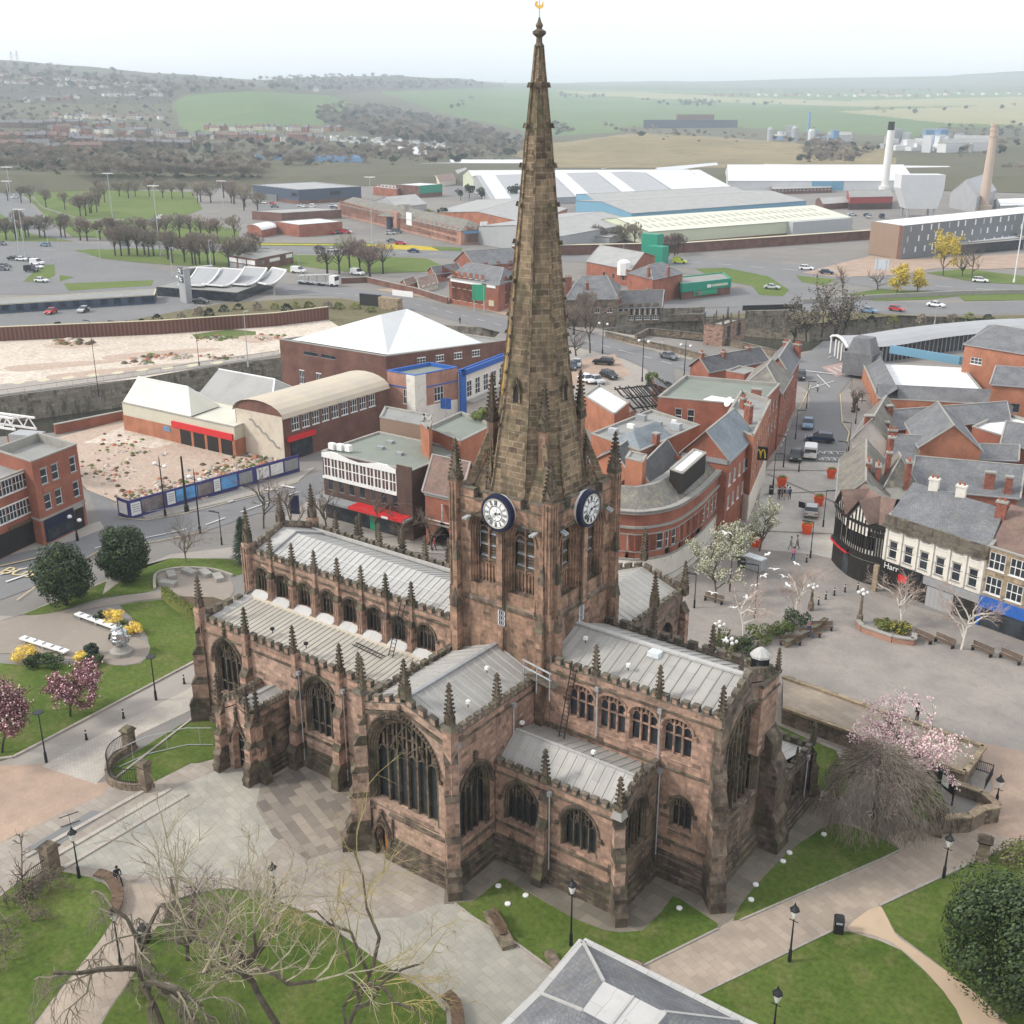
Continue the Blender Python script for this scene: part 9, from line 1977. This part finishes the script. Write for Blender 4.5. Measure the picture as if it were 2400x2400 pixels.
for i,a in enumerate(((107,578,'car_blue','hatch',200,RRD+'at the left edge'),(5,575,'car_grey','hatch',10,RRD+'cut by the left edge'),(751,585,'car_navy','hatch',25,RRD+'before a white car'),(779,590,'car_white','hatch',25,RRD+'just right of the dark blue car'),(970,592,'car_navy','saloon',25,RRD+'below the yellow flowers'),(920,568,'car_grey','saloon',25,RRD+'above the yellow flowers'),(940,574,'car_red','saloon',25,'parked above the yellow flowers'),(1593,618,'car_yellow','van',20,RRD+'right of the brick works'),(1890,633,'car_white','estate',15,RRD+'left of a dark blue car'),(1938,643,'car_navy','estate',15,RRD+'before the college'),(2297,662,'car_white','estate',10,RRD+'near the white mast'),(2036,734,'car_blue','saloon',-5,'on the lower road behind a red car'),(2101,730,'car_red','hatch',-5,'on the lower road'),(2193,720,'car_white','saloon',-5,'on the lower road at the right'),(1809,678,'car_silver','saloon',10,'beside the traffic island'),(33,610,'car_black','saloon',20,'in the station car park, back row'),(52,612,'car_white','hatch',20,'in the station car park, back row'),(79,614,'car_grey','hatch',20,'in the station car park, back row right'),(88,621,'car_white','van',20,'in the station car park, right'),(86,630,'car_white','saloon',20,'below the white van in the station car park'),(75,638,'car_black','van',20,'in the station car park, front'),(12,628,'car_black','saloon',20,'at the left edge of the station car park'),(8,634,'car_grey','saloon',20,'second at the left edge of the station car park'),(98,662,'car_white','hatch',20,'below the grass wedge by the station'),(120,736,'car_red','hatch',-60,'parked by the platform building'),(196,732,'car_silver','hatch',-60,'parked by the platform building, right of the red one'),(472,712,'car_black','saloon',20,'outside the station hall'),(293,577,'car_grey','hatch',20,RRD+'behind the bare trees'),(380,515,'car_white','van',20,'on the road by the playing field'),(362,520,'car_blue','saloon',20,'behind the van by the playing field'),(35,465,'car_white','saloon',100,'on the dual carriageway at the left'),(700,640,'car_white','van',20,'beside the car transporter'),(838,645,'car_white','van',0,'by the roundabout trees'),(640,480,'car_red','hatch',0,'outside the dark blue retail shed'),(618,478,'car_white','hatch',0,'outside the dark blue retail shed, left'),(605,474,'car_silver','hatch',0,'outside the dark blue retail shed, far left'),(2195,580,'car_silver','hatch',0,'beside the college trees'))):put_car(*a,grp='vehicles on the far roads')
# ------------------------------------------------------------------ people
def person(label,px,py,ang,pose,top,leg,hair='hair',z0=.06,group=None):
 g=G(px,py);o=empty('person',(g.x,g.y,z0),label,'person',group,ang);H=1.74;V=[];E=[];Rr=[]
 def v(x,y,z,r,par=None):
  V.append((x,y,z));Rr.append(r)
  if par is not None:E.append((par,len(V)-1))
  return len(V)-1
 sit=pose=='sit';hz=.52 if sit else.93;wk=.22 if pose=='walk' else.02
 pel=v(0,0,hz,.15);w_=v(0,.0,hz+.2,.13,pel);ch=v(.03 if not sit else.12,0,hz+.42,.155,w_);nk=v(.04 if not sit else.18,0,hz+.57,.055,ch);hx=.06 if not sit else.26;hd=v(hx,0,hz+.7,.095,nk);v(hx,0,hz+.8,.075,hd);v(hx+.1,0,hz+.69,.018,hd)
 for s_ in(-1,1):
  hp=v(0,s_*.1,hz-.04,.1,pel)
  if sit:k=v(.45,s_*.12,hz+.03,.07,hp);a=v(.5+(.25 if s_>0 else 0),s_*.14,.1,.045,k);v(.64+(.25 if s_>0 else 0),s_*.14,.06,.04,a)
  else:k=v(s_*wk*.5+.03,s_*.1,.5,.068,hp);a=v(s_*wk*1.1-.02,s_*.1,.09,.045,k);v(s_*wk*1.1+.14,s_*.11,.05,.04,a)
  sh=v(.03 if not sit else.13,s_*.19,hz+.46,.06,ch);el=v(-.02+(.2 if sit else-s_*wk*.4),s_*.25,hz+.2,.045,sh);wr=v(.12 if not sit else.42,s_*.2,hz-.0 if not sit else hz+.13,.032,el);pm=v(.15 if not sit else.47,s_*.19,hz-.07 if not sit else hz+.12,.034,wr)
  for f in range(5):v((.15 if not sit else.54)+.02*(f-2),s_*(.19-.01*f),(hz-.15 if f else hz-.1)if not sit else hz+.1-.012*f,.009,pm)
 me=bpy.data.meshes.new('b');me.from_pydata(V,E,[]);ob=bpy.data.objects.new('b',me);COL.objects.link(ob);md=ob.modifiers.new('s','SKIN');ss=ob.modifiers.new('u','SUBSURF');ss.levels=1;ss.render_levels=1
 for i,r in enumerate(Rr):me.skin_vertices[0].data[i].radius=(r,r)
 me.skin_vertices[0].data[0].use_root=True;dg=bpy.context.evaluated_depsgraph_get();m2=bpy.data.meshes.new_from_object(ob.evaluated_get(dg));bpy.data.objects.remove(ob)
 for k in(leg,top,'skin','black_paint'):m2.materials.append(M[k])
 for p in m2.polygons:
  c=p.center;arm=abs(c.y)>.15;p.material_index=2 if c.z>hz+.6 or(arm and(c.z<hz-.04 if not sit else(c.x>.43 and c.z>hz+.06)))else 1 if c.z>hz+.06 and not(sit and c.x>.3 and not arm)else 3 if c.z<.12 else 0
  p.use_smooth=True
 inst('body',m2,o);mb=MB();mb.ico((hx-.015,0,hz+.77),.115,hair);inst('hair',mb.mesh('hair'),o)
 for s_ in(-1,1):pass
 mb=MB()
 for s_ in(-1,1):mb.ico((hx+.088,s_*.035,hz+.73),.012,'black_paint')
 mb.box(hx+.09,hx+.1,-.025,.025,hz+.645,hz+.655,'cloth_red');inst('face',mb.mesh('face'),o);return o
person('person in dark clothes sitting on the curved wall bench looking down at a phone',276,2066,R(-20),'sit','cloth_dark','cloth_dark');person('person in a pink top walking across the dark part of the square',1858,1316,R(-60),'walk','cloth_pink','cloth_blue')
for i,(x,t,lg)in enumerate(((1825,'cloth_dark','cloth_dark'),(1832,'cloth_grey','cloth_dark'),(1837,'cloth_dark','cloth_grey'),(1843,'cloth_white','cloth_grey'),(1850,'cloth_blue','cloth_dark'))):person(['leftmost person, all in black, of the group by the orange planter','person in grey top second in the group by the planter','dark haired person at the back of the planter group','person in white top in the group by the planter','person in dark blue at the right of the planter group'][i],x,1172-2*(i%2)*3,R(-60+50*i),'stand',t,lg,group='people standing together on the pale paving')
for a in((1852,1291,'walk','cloth_grey','cloth_grey','person in beige grey walking up the pale paving, left of a pair'),(1868,1288,'walk','cloth_grey','cloth_dark','person in grey top and dark shorts, right of a pair'),(1018,1292,'walk','cloth_red','cloth_dark','person in a red coat on the pavement behind the nave'),(1078,760,'stand','cloth_dark','cloth_dark','person on the road bridge left of the spire'),(1552,816,'walk','cloth_white','cloth_grey','person in white on the bridge pavement'),(1496,806,'walk','cloth_dark','cloth_dark','person in dark clothes on the bridge pavement'),(1916,920,'walk','cloth_white','cloth_dark','person crossing at the top of the high street'),(2020,945,'stand','cloth_dark','cloth_dark','person near the bench at the top of the high street'),(2011,868,'stand','car_yellow','cloth_dark','person in yellow jacket at the bus station entrance'),(2148,1692,'stand','cloth_dark','cloth_dark','person behind the pink cherry tree by the square')):person(a[5],a[0],a[1],R(rnd.uniform(0,360)),a[2],a[3],a[4])
person('person in red cap and dark clothes sitting on the wooden bench by the evergreen bed',1893,1489,R(-40),'sit','cloth_blue','cloth_blue','cloth_red')
# ------------------------------------------------------------------ street furniture
def pole(name,label,base,top,cat,head,r=.07,mat='black_paint',group=None,hd=None,maxh=None):
 g,hh=th(base,top);hh=min(hh,maxh)if maxh else hh;o=empty(name,tuple(g),label,cat,group);mb=MB();x,y=g.x,g.y
 mb.rings([(0,r*2.1),(.9,r*1.9),(1.0,r*1.15),(hh*.8,r*.8),(hh,r*.7)],8,mat,x,y);mb.build('post',o);mb=MB()
 if head=='victorian':mb.rings([(hh-.05,.1),(hh+.05,.12),(hh+.1,.16),(hh+.55,.28)],6,'lamp_glass',x,y);mb.rings([(hh+.55,.33),(hh+.62,.3),(hh+.85,.1),(hh+1.0,.05),(hh+1.12,.01)],6,mat,x,y);mb.bar((x-.3,y,hh-.25),(x+.3,y,hh-.25),.04,mat)
 elif head=='arm':d=Vector((math.cos(hd or 0),math.sin(hd or 0),0));mb.bar((x,y,hh-.04),(x+d.x*1.1,y+d.y*1.1,hh),.1,mat);mb.bar((x+d.x*.6,y+d.y*.6,hh+.03),(x+d.x*1.3,y+d.y*1.3,hh+.05),.3,mat,h=.1)
 elif head=='flat':mb.rings([(hh,.2),(hh+.08,.45),(hh+.14,.42)],10,mat,x,y)
 elif head=='twin':
  mb.bar((x-1.0,y,hh-.9),(x+1.0,y,hh-.9),.07,mat);mb.rings([(hh,.06),(hh+.5,.01)],6,mat,x,y)
  for s_ in(-1,1):mb.ico((x+s_*1.0,y,hh-.75),.3,'lamp_glass',.8)
 elif head=='mast':
  for a in range(3):mb.bar((x-1.6+a*.2,y-1.2+.6*a,hh),(x+1.6-a*.2,y+1.2-.6*a,hh),.3,'lamp_glass')
 elif head=='globes':
  for a in range(4):c=R(90*a+30);mb.bar((x,y,hh-.1),(x+.42*math.cos(c),y+.42*math.sin(c),hh+.05),.05,'black_paint');mb.ico((x+.42*math.cos(c),y+.42*math.sin(c),hh+.22),.19,'lamp_glass')
  mb.ico((x,y,hh+.5),.19,'lamp_glass')
 if mb.v:mb.build('lamp_head' if head!='none' else 'top',o)
 return o
for b_,t_,lb in(((186,2058),1965,'by the left gate pier'),((285,2275),2150,'half hidden in the weeping tree'),((645,2105),2050,'behind the tall bare tree'),((1338,2216),2092,'on the lawn south of the chapel'),((1850,2254),2148,'beside the diagonal path'),((2211,2058),1980,'by the right gate pier'),((1812,2430),2345,'cut by the bottom edge'),((2334,1888),1842,'at the top of the brick steps')):pole('lamp_post','black Victorian lantern lamp post '+lb,b_,t_,'lamp post','victorian',.06,'black_paint','Victorian lamp posts')
for b_,t_,lb in(((366,1641),1540,'on the path west of the porch'),((109,1787),1668,'at the left end of the lawn path')):pole('lamp_post','tall slim black lamp post with flat top '+lb,b_,t_,'lamp post','flat',.06)
for b_,t_,lb in(((388,1212),1075,'at the hoarding corner'),((469,1250),1106,'right of the camera mast'),((182,1268),1200,'before the dark shopfront'),((1505,1085-190),790,'left on the bridge road'),((1603,890),800,'at the junction by the gabled range'),((1412,830),750,'by the car park bare tree')):pole('lamp_post','black double globe lamp post '+lb,b_,t_,'lamp post','twin',.09)
pole('camera_mast','thick dark camera mast beside the hoarding',(438,1200),1068,'mast','none',.16)
for i,(b_,t_)in enumerate((((520,1277),1200),((1864,1030),960),((1836,1095),1022),((1890,958),893),((1988,1061),990),((2005,994),938),((1978,1112),1035),((1929,1235),1148),((1899,1308),1222),((1812,1138),1062),((1627,1425),1345),((1710,1387),1304),((1768,1448),1323),((1872,1106),1060),((232,930),750),((467,858),765))):pole('lamp_post','slender dark street light '+['on the tan pavement left of the nave','half way up the left side of the high street','at the left foot of the high street','near the top of the high street, left','at the right kerb opposite the cars','on the right pavement by the white pub','at the right end of the KEEP CLEAR marking','right of the silver car','at the lower edge of the pale paving','by the upper left orange planter','nearest the north transept','behind the nearest blossom tree','beside the near birch','on the pale paving before the parked van','on the river edge left of the cream hall','on the river edge above the cream hall'][i],b_,t_,'lamp post','arm',.055,'black_paint',None,R((200,20)[i%2]))
for i,(b_,t_)in enumerate((((45,590),391),((35,560),424),((60,600),490),((270,560),406),((376,600),435),((528,540),424),((873,572),415),((2376,662),480),((118,610),540),((141,610),560),((237,625),540),((498,665),562),((700,620),595),((405,650),580),((582,860),728),((1460,640),570),((2190,760),720))):pole('lighting_mast','tall thin grey lighting mast '+['left edge, tallest','behind the left edge mast','third at the left edge','left of the playing field trees','in the middle of the playing field','before the industrial estate','before the mill','at the far right, white','beside the blue car','by the station approach bend','above the station car park','right of the station tower','by the roundabout','behind the station tower','on the pale site near the pyramid roof','right of the works','above the bus station'][i],b_,t_,'lighting mast','mast' if i<8 else 'arm',.16 if i<8 else.09,'galv' if i!=7 else 'lamp_glass',None,0)
for i,(b_,t_)in enumerate((((2014,1460),1392),((1900,1430),1378),((1683,1513),1468),((1712,1545),1508))):pole('lamp_column','stone column with a cluster of white globe lamps '+['on the planter by the tall birch','beyond the evergreen bed','nearest the chancel roof, left','nearest the chancel roof, right'][i],b_,t_,'lamp column','globes',.17,'wall_stone')
def simple(name,label,cat,px,py,fn,ang=0.0,group=None,z=0.0):
 g=G(px,py,z);o=empty(name,(g.x,g.y,z),label,cat,group,ang)
 for nm,f in fn.items():
  mb=MB();f(mb)
  if nm in('leg','armrest'):
   for i in range(0,len(mb.v),8):k=MB();k.add(mb.v[i:i+8],mb.f[:6],mb.mats[0]);inst(nm,k.mesh(nm),o)
  else:inst(nm,mb.mesh(nm),o)
 return o
pole('flagpole','white flagpole rising behind the weeping tree',(2098,1800),1655,'flagpole','none',.06,'lamp_glass')
for i,(px,py)in enumerate(((432,1603),(290,1684),(203,1734),(1890,1318),(1955,1396),(1980,1388),(2010,1384),(1935,1405),(1918,1418),(1707,1300))):simple('bollard','black bollard '+['nearest the west end of the church','in the middle of the left path','leftmost on the left path','alone below the pale paving','third from right in the row before the Tudor building','second from right in the row before the Tudor building','rightmost before the Tudor building','fourth from right in the bollard row','leftmost of the bollard row','by the curved bank'][i],'bollard',px,py,{'post':lambda mb:(mb.rings([(0,.13),(.15,.13),(.2,.09),(.85,.075),(.95,.05)],8,'black_paint'),mb.rings([(.7,.095),(.8,.093)],8,'lamp_glass'))},group='bollards')
for i,(px,py)in enumerate(((1832,1140),(1948,1120),(1919,1184),(1771,1280),(1891,1250))):simple('planter','large orange red flower pot '+['left of the standing group','at the upper right of the pale paving','above the silver car','beside the blossom tree trunks','by the lamp post with the sign board'][i],'planter',px,py,{'pot':lambda mb:mb.frus(0,0,0,1.3,.42,.42,.68,.68,'orange_plastic'),'plants':lambda mb:[mb.ico((math.cos(k)*.35,math.sin(k*1.7)*.35,1.38),.22,'hedge_leaf',.8)for k in range(7)]},R(15),'orange planters')
bench={'seat':lambda mb:[mb.box(-1.1,1.1,y,y+.1,.42,.47,'bench_wood')for y in(-.2,-.06,.08)],'backrest':lambda mb:[mb.box(-1.1,1.1,.22,.26,z,z+.1,'bench_wood')for z in(.55,.7,.85)],'leg':lambda mb:[mb.box(x-.05,x+.05,-.2,.25,0,.45,'black_paint')for x in(-.95,.95)]}
for i,(px,py,a,lb)in enumerate(((1898,1494,35,'at the sitting person'),(1926,1478,35,'right end of the evergreen bed'),(1852,1512,35,'left end of the evergreen bed'),(2160,1502,-18,'right of the stone planter'),(2212,1512,-18,'left of the last birch'),(2300,1532,-18,'right of the last birch'),(2366,1550,-18,'at the right edge of the square'),(1672,1412,0,'round the nearest blossom tree'),(2005,965,80,'under the tree at the top of the high street'),(1165,2176,-30,'on the stone plinth by the south lawn'))):simple('bench','dark wooden bench '+lb,'bench',px,py,bench,R(a),'benches')
blk=lambda w,d,h,m:{'block':lambda mb:mb.box(-w/2,w/2,-d/2,d/2,0,h,m)}
for i,(px,py,a)in enumerate(((395,1372,20),(402,1352,-30),(444,1345,0),(482,1348,-15),(512,1358,-25))):simple('stone_seat',['lowest pale stone block seat in the round recess','second stone block seat in the round recess','top middle stone block seat in the recess','stone block seat right of the middle one','rightmost stone block seat in the recess'][i],'stone seat',px,py,blk(1.9,.9,.5,'concrete'),R(a),'stone block seats')
simple('plinth','long low stone plinth under the bench by the south lawn','plinth',1170,2182,blk(3.6,.9,.3,'wall_stone'),R(-32));simple('plinth','low stone block behind the slate roof, left','plinth',1300,2262,blk(1.8,.6,.4,'wall_stone'),R(-32));simple('plinth','low stone block behind the slate roof, right','plinth',1478,2268,blk(1.4,.6,.4,'wall_stone'),R(20))
for px,py,lb in((1964,2184,'at the fork of the tan path'),(1807,1158,'near the blue shopfront'),(340,2205,'half hidden under the twigs at bottom left'),(1740,1330,'between the blossom trees')):simple('litter_bin','black square litter bin '+lb,'bin',px,py,{'bin':lambda mb:(mb.box(-.3,.3,-.3,.3,0,1.05,'black_paint'),mb.frus(0,0,1.05,1.25,.33,.33,.2,.2,'black_paint')),'opening':lambda mb:mb.box(-.2,.2,-.32,-.3,.8,.95,'galv')},R(25))
for px,py,qx,qy,lb in((197,1452,260,1475,'upper'),(68,1508,142,1532,'lower')):a=math.degrees(math.atan2(G(qx,qy).y-G(px,py).y,G(qx,qy).x-G(px,py).x));px,py=(px+qx)/2,(py+qy)/2;simple('long_bench',lb+' long white bench in the round garden','bench',px,py,{'seat':lambda mb:mb.box(-3.2,3.2,-.35,.35,.38,.52,'lamp_glass'),'leg':lambda mb:[mb.box(x-.15,x+.15,-.25,.25,0,.38,'concrete')for x in(-2.6,0,2.6)],'armrest':lambda mb:[mb.box(x-.02,x+.02,-.25,.25,.52,.66,'galv')for x in(-2.4,-1.2,0,1.2,2.4)]},R(a))
def sculpt(mb):
 q=random.Random(5);mb.rings([(.9,.25),(1.2,.6),(1.8,.85),(2.4,.7),(2.7,.4)],12,'steel_mirror')
 for k in range(34):a=q.uniform(0,6.28);z=q.uniform(1.1,2.7);r=.9*math.sin((z-.6)/2.2*3.1);mb.frus(math.cos(a)*r,math.sin(a)*r,z-.1,z+.25,.05,.05,.2,.12,'steel_mirror')
 mb.bar((0,0,2.5),(.15,.1,3.6),.35,'steel_mirror',w1=.05);mb.bar((.1,0,2.7),(.8,.2,3.2),.3,'steel_mirror',w1=.05)
simple('sculpture','shiny steel leaf ball sculpture on a round stone base','sculpture',286,1532,{'base':lambda mb:mb.rings([(0,1.1),(.4,1.1),(.55,.8),(.9,.6)],16,'concrete'),'ball':sculpt})
def pier(px,py,top,lb,w=.38):
 g,hh=th((px,py),top);o=empty('gate_pier',tuple(g),'tall carved stone gate pier '+lb,'gate pier','stone gate piers',R(10));
 for nm,f in(('shaft',lambda mb:(mb.box(-w*1.2,w*1.2,-w*1.2,w*1.2,0,.35,'wall_stone'),mb.box(-w,w,-w,w,.35,hh-.45,'wall_stone'))),('cap',lambda mb:(mb.frus(0,0,hh-.45,hh-.25,w,w,w*1.4,w*1.4,'carved_stone'),mb.frus(0,0,hh-.25,hh,w*1.3,w*1.3,w*.8,w*.8,'carved_stone')))):mb=MB();f(mb);inst(nm,mb.mesh(nm),o)
pier(305,1758,1702,'at the far end of the curved railing');pier(343,1848,1782,'at the near end of the curved railing');pier(122,2046,1975,'by the left shrub bed',.45);pier(2193,1954,1890,'beside the brick step wall');pier(2302,2015,1958,'at the right edge near the holly')
def railing(label,pts,h,z0,mat='black_paint',step=.14,base=None):
 q=[G(*p)for p in pts];o=empty('railing',tuple(q[0]),label,'railing');mb=MB();m2=MB()
 for a,b2 in zip(q,q[1:]):
  if base:m2.bar((a.x,a.y,z0/2),(b2.x,b2.y,z0/2),.45,base,h=z0)
  for z in(z0+.12,z0+h-.1):mb.bar((a.x,a.y,z),(b2.x,b2.y,z),.05,mat)
  n=max(1,int((b2-a).length/step))
  for k in range(n):c=a.lerp(b2,(k+.5)/n);mb.bar((c.x,c.y,z0),(c.x,c.y,z0+h),.025,mat)
 mb.build('bars',o);m2.build('base_wall',o)if base else None
railing('curved black iron railing on a low stone wall between two gate piers',smooth_open([(305,1760),(268,1785),(254,1812),(262,1838),(300,1850),(343,1850)],4),1.3,.6,base='wall_stone');railing('black railing on a low wall left of the lamp post by the shrubs',[(120,2048),(75,2080),(40,2118)],1.0,.5,base='wall_stone');railing('small black handrail on the steps at the left',[(142,1942),(188,1926)],1.0,0,step=.8);railing('pedestrian guard rail along the road by the hoarding',[(345,1215),(430,1200),(520,1180),(600,1160)],1.0,0,step=.9,mat='galv');railing('temporary wire fence across the small lawn',[(500,1748),(440,1748),(345,1770),(280,1800)],1.8,0,'galv',2.5);railing('black railing round the stair at the end of the flag roofed building',[(2285,1812),(2325,1825),(2305,1860)],1.0,.3);railing('thin dark fence along the river edge',[(-60,945),(0,927),(330,882),(655,832)],1.1,0,'black_paint',2.6)
wall_run('brick_wall','stepped red brown wall with tan coping beside the right gate pier','wall',[(2205,1952),(2268,1948),(2300,1930),(2335,1925)],1.3,.4,'wall_stone','ashlar_tan');wall_run('brick_wall','tan topped low wall above the steps at the right','wall',[(2235,1858),(2300,1880),(2335,1912)],.9,.4,'wall_stone','ashlar_tan');wall_run('retaining_wall','curved dark timber bench wall with stone foot at the lawn edge','bench',smooth_open([(228,2060),(255,2068),(272,2090),(278,2120),(268,2150)],3),.5,.5,'concrete','bench_wood');wall_run('curved_bench','curved dark bench wall at the bottom end of the big lawn','bench',smooth_open([(1045,2345),(1068,2370),(1075,2420)],3),.5,.5,'concrete','bench_wood');wall_run('planter_wall','low stone edge of the planter with the tall birch','planter',[(2008,1466),(2020,1480),(2090,1505),(2140,1512),(2142,1498)],.6,.35,'pink_brick','concrete');wall_run('planter_wall','low wall round the evergreen bed','planter',[(1840,1518),(1915,1478),(1935,1462)],.6,.35,'wall_stone','coping_stone')
simple('notice_board','black framed notice board on two posts beside the pink cherry tree','notice board',2212,1872,{'frame':lambda mb:mb.box(-.95,.95,-.06,.06,.9,2.1,'black_paint'),'panel':lambda mb:mb.box(-.4,.35,-.09,-.06,1.15,1.95,'lamp_glass'),'leg':lambda mb:[mb.box(x-.05,x+.05,-.05,.05,0,.95,'black_paint')for x in(-.9,.9)]},R(-35))
simple('cabinet','pale blue grey utility cabinet on the square by the blossom trees','cabinet',1768,1335,{'box':lambda mb:(mb.box(-1.1,1.1,-.5,.5,.1,1.5,'galv'),mb.box(-1.2,1.2,-.6,.6,1.5,1.6,'skylight'))},R(-10));simple('information_board','dark blue information pillar near the crossing','sign',692,1205,{'board':lambda mb:mb.box(-.6,.6,-.12,.12,0,2.6,'navy_paint')},R(30));simple('sign_board','blue direction sign by the cream cinema front','sign',1046,1000,{'board':lambda mb:mb.box(-.9,.9,-.05,.05,3,4.8,'blue_paint'),'post':lambda mb:mb.box(-.06,.06,-.05,.05,0,4.8,'galv')},R(20));simple('sign_board','tall green road sign before the red brick office','sign',1123,732,{'board':lambda mb:mb.box(-1.8,1.8,-.1,.1,3,7,'green_paint'),'post':lambda mb:[mb.box(x-.1,x+.1,-.1,.1,0,7,'galv')for x in(-1.3,1.3)]},R(20));simple('sign_board','blue and white road sign before the college','sign',2063,655,{'board':lambda mb:mb.box(-2,2,-.1,.1,3,6,'skylight'),'post':lambda mb:[mb.box(x-.1,x+.1,-.1,.1,0,6,'galv')for x in(-1.3,1.3)]},R(20))
for px,py in((1190,2120),(1168,2078),(1232,2100),(1592,2130),(1680,2000)if False else(1760,2110),(1771,2075),(1835,2020),(1850,2000),(1931,1957)):simple('uplighter','small white ground spotlight in the lawn beside the church','spotlight',px,py,{'lamp':lambda mb:mb.rings([(0,.22),(.12,.2),(.14,.12)],10,'lamp_glass')},0,'ground spotlights')
for i,(px,py,z)in enumerate(((1800,1300,8),(1838,1352,4),(1770,1372,3),(1845,1372,6),(1815,1335,5),(1700,1500,3),(1702,1250,14),(1790,1350,7),(1865,1322,5),(1720,1425,2),(1750,1400,4),(1670,1390,3))):simple('gull','white gull flying low over the square','bird',px,py,{'body':lambda mb:(mb.ico((0,0,0),.13,'lamp_glass',.8),mb.bar((-.35,0,0),(.1,0,0),.1,'lamp_glass'),mb.add([(.12,0,.02),(-.12,0,.02),(-.1,.35,.16),(-.12,.7,.05),(.1,.36,.16)],[(0,1,2,4),(4,2,3)],'lamp_glass'),mb.add([(.12,0,.02),(-.12,0,.02),(-.1,-.35,.16),(-.12,-.7,.05),(.1,-.36,.16)],[(0,1,2,4),(4,2,3)],'lamp_glass'))},i*1.3,'gulls over the square',z)
m=bpy.data.materials.new('haze');m.use_nodes=True;n=m.node_tree;n.nodes.clear();ou=n.nodes.new('ShaderNodeOutputMaterial');pv=n.nodes.new('ShaderNodeVolumePrincipled')
pv.inputs['Color'].default_value=(.80,.905,1,1);pv.inputs['Density'].default_value=1.9e-4;pv.inputs['Anisotropy'].default_value=.2;n.links.new(pv.outputs[0],ou.inputs['Volume']);M['haze']=m
mb=MB();mb.box(-10200,6500,-400,10000,-6.5,208,'haze');tag(mb.build('haze'),kind='stuff')
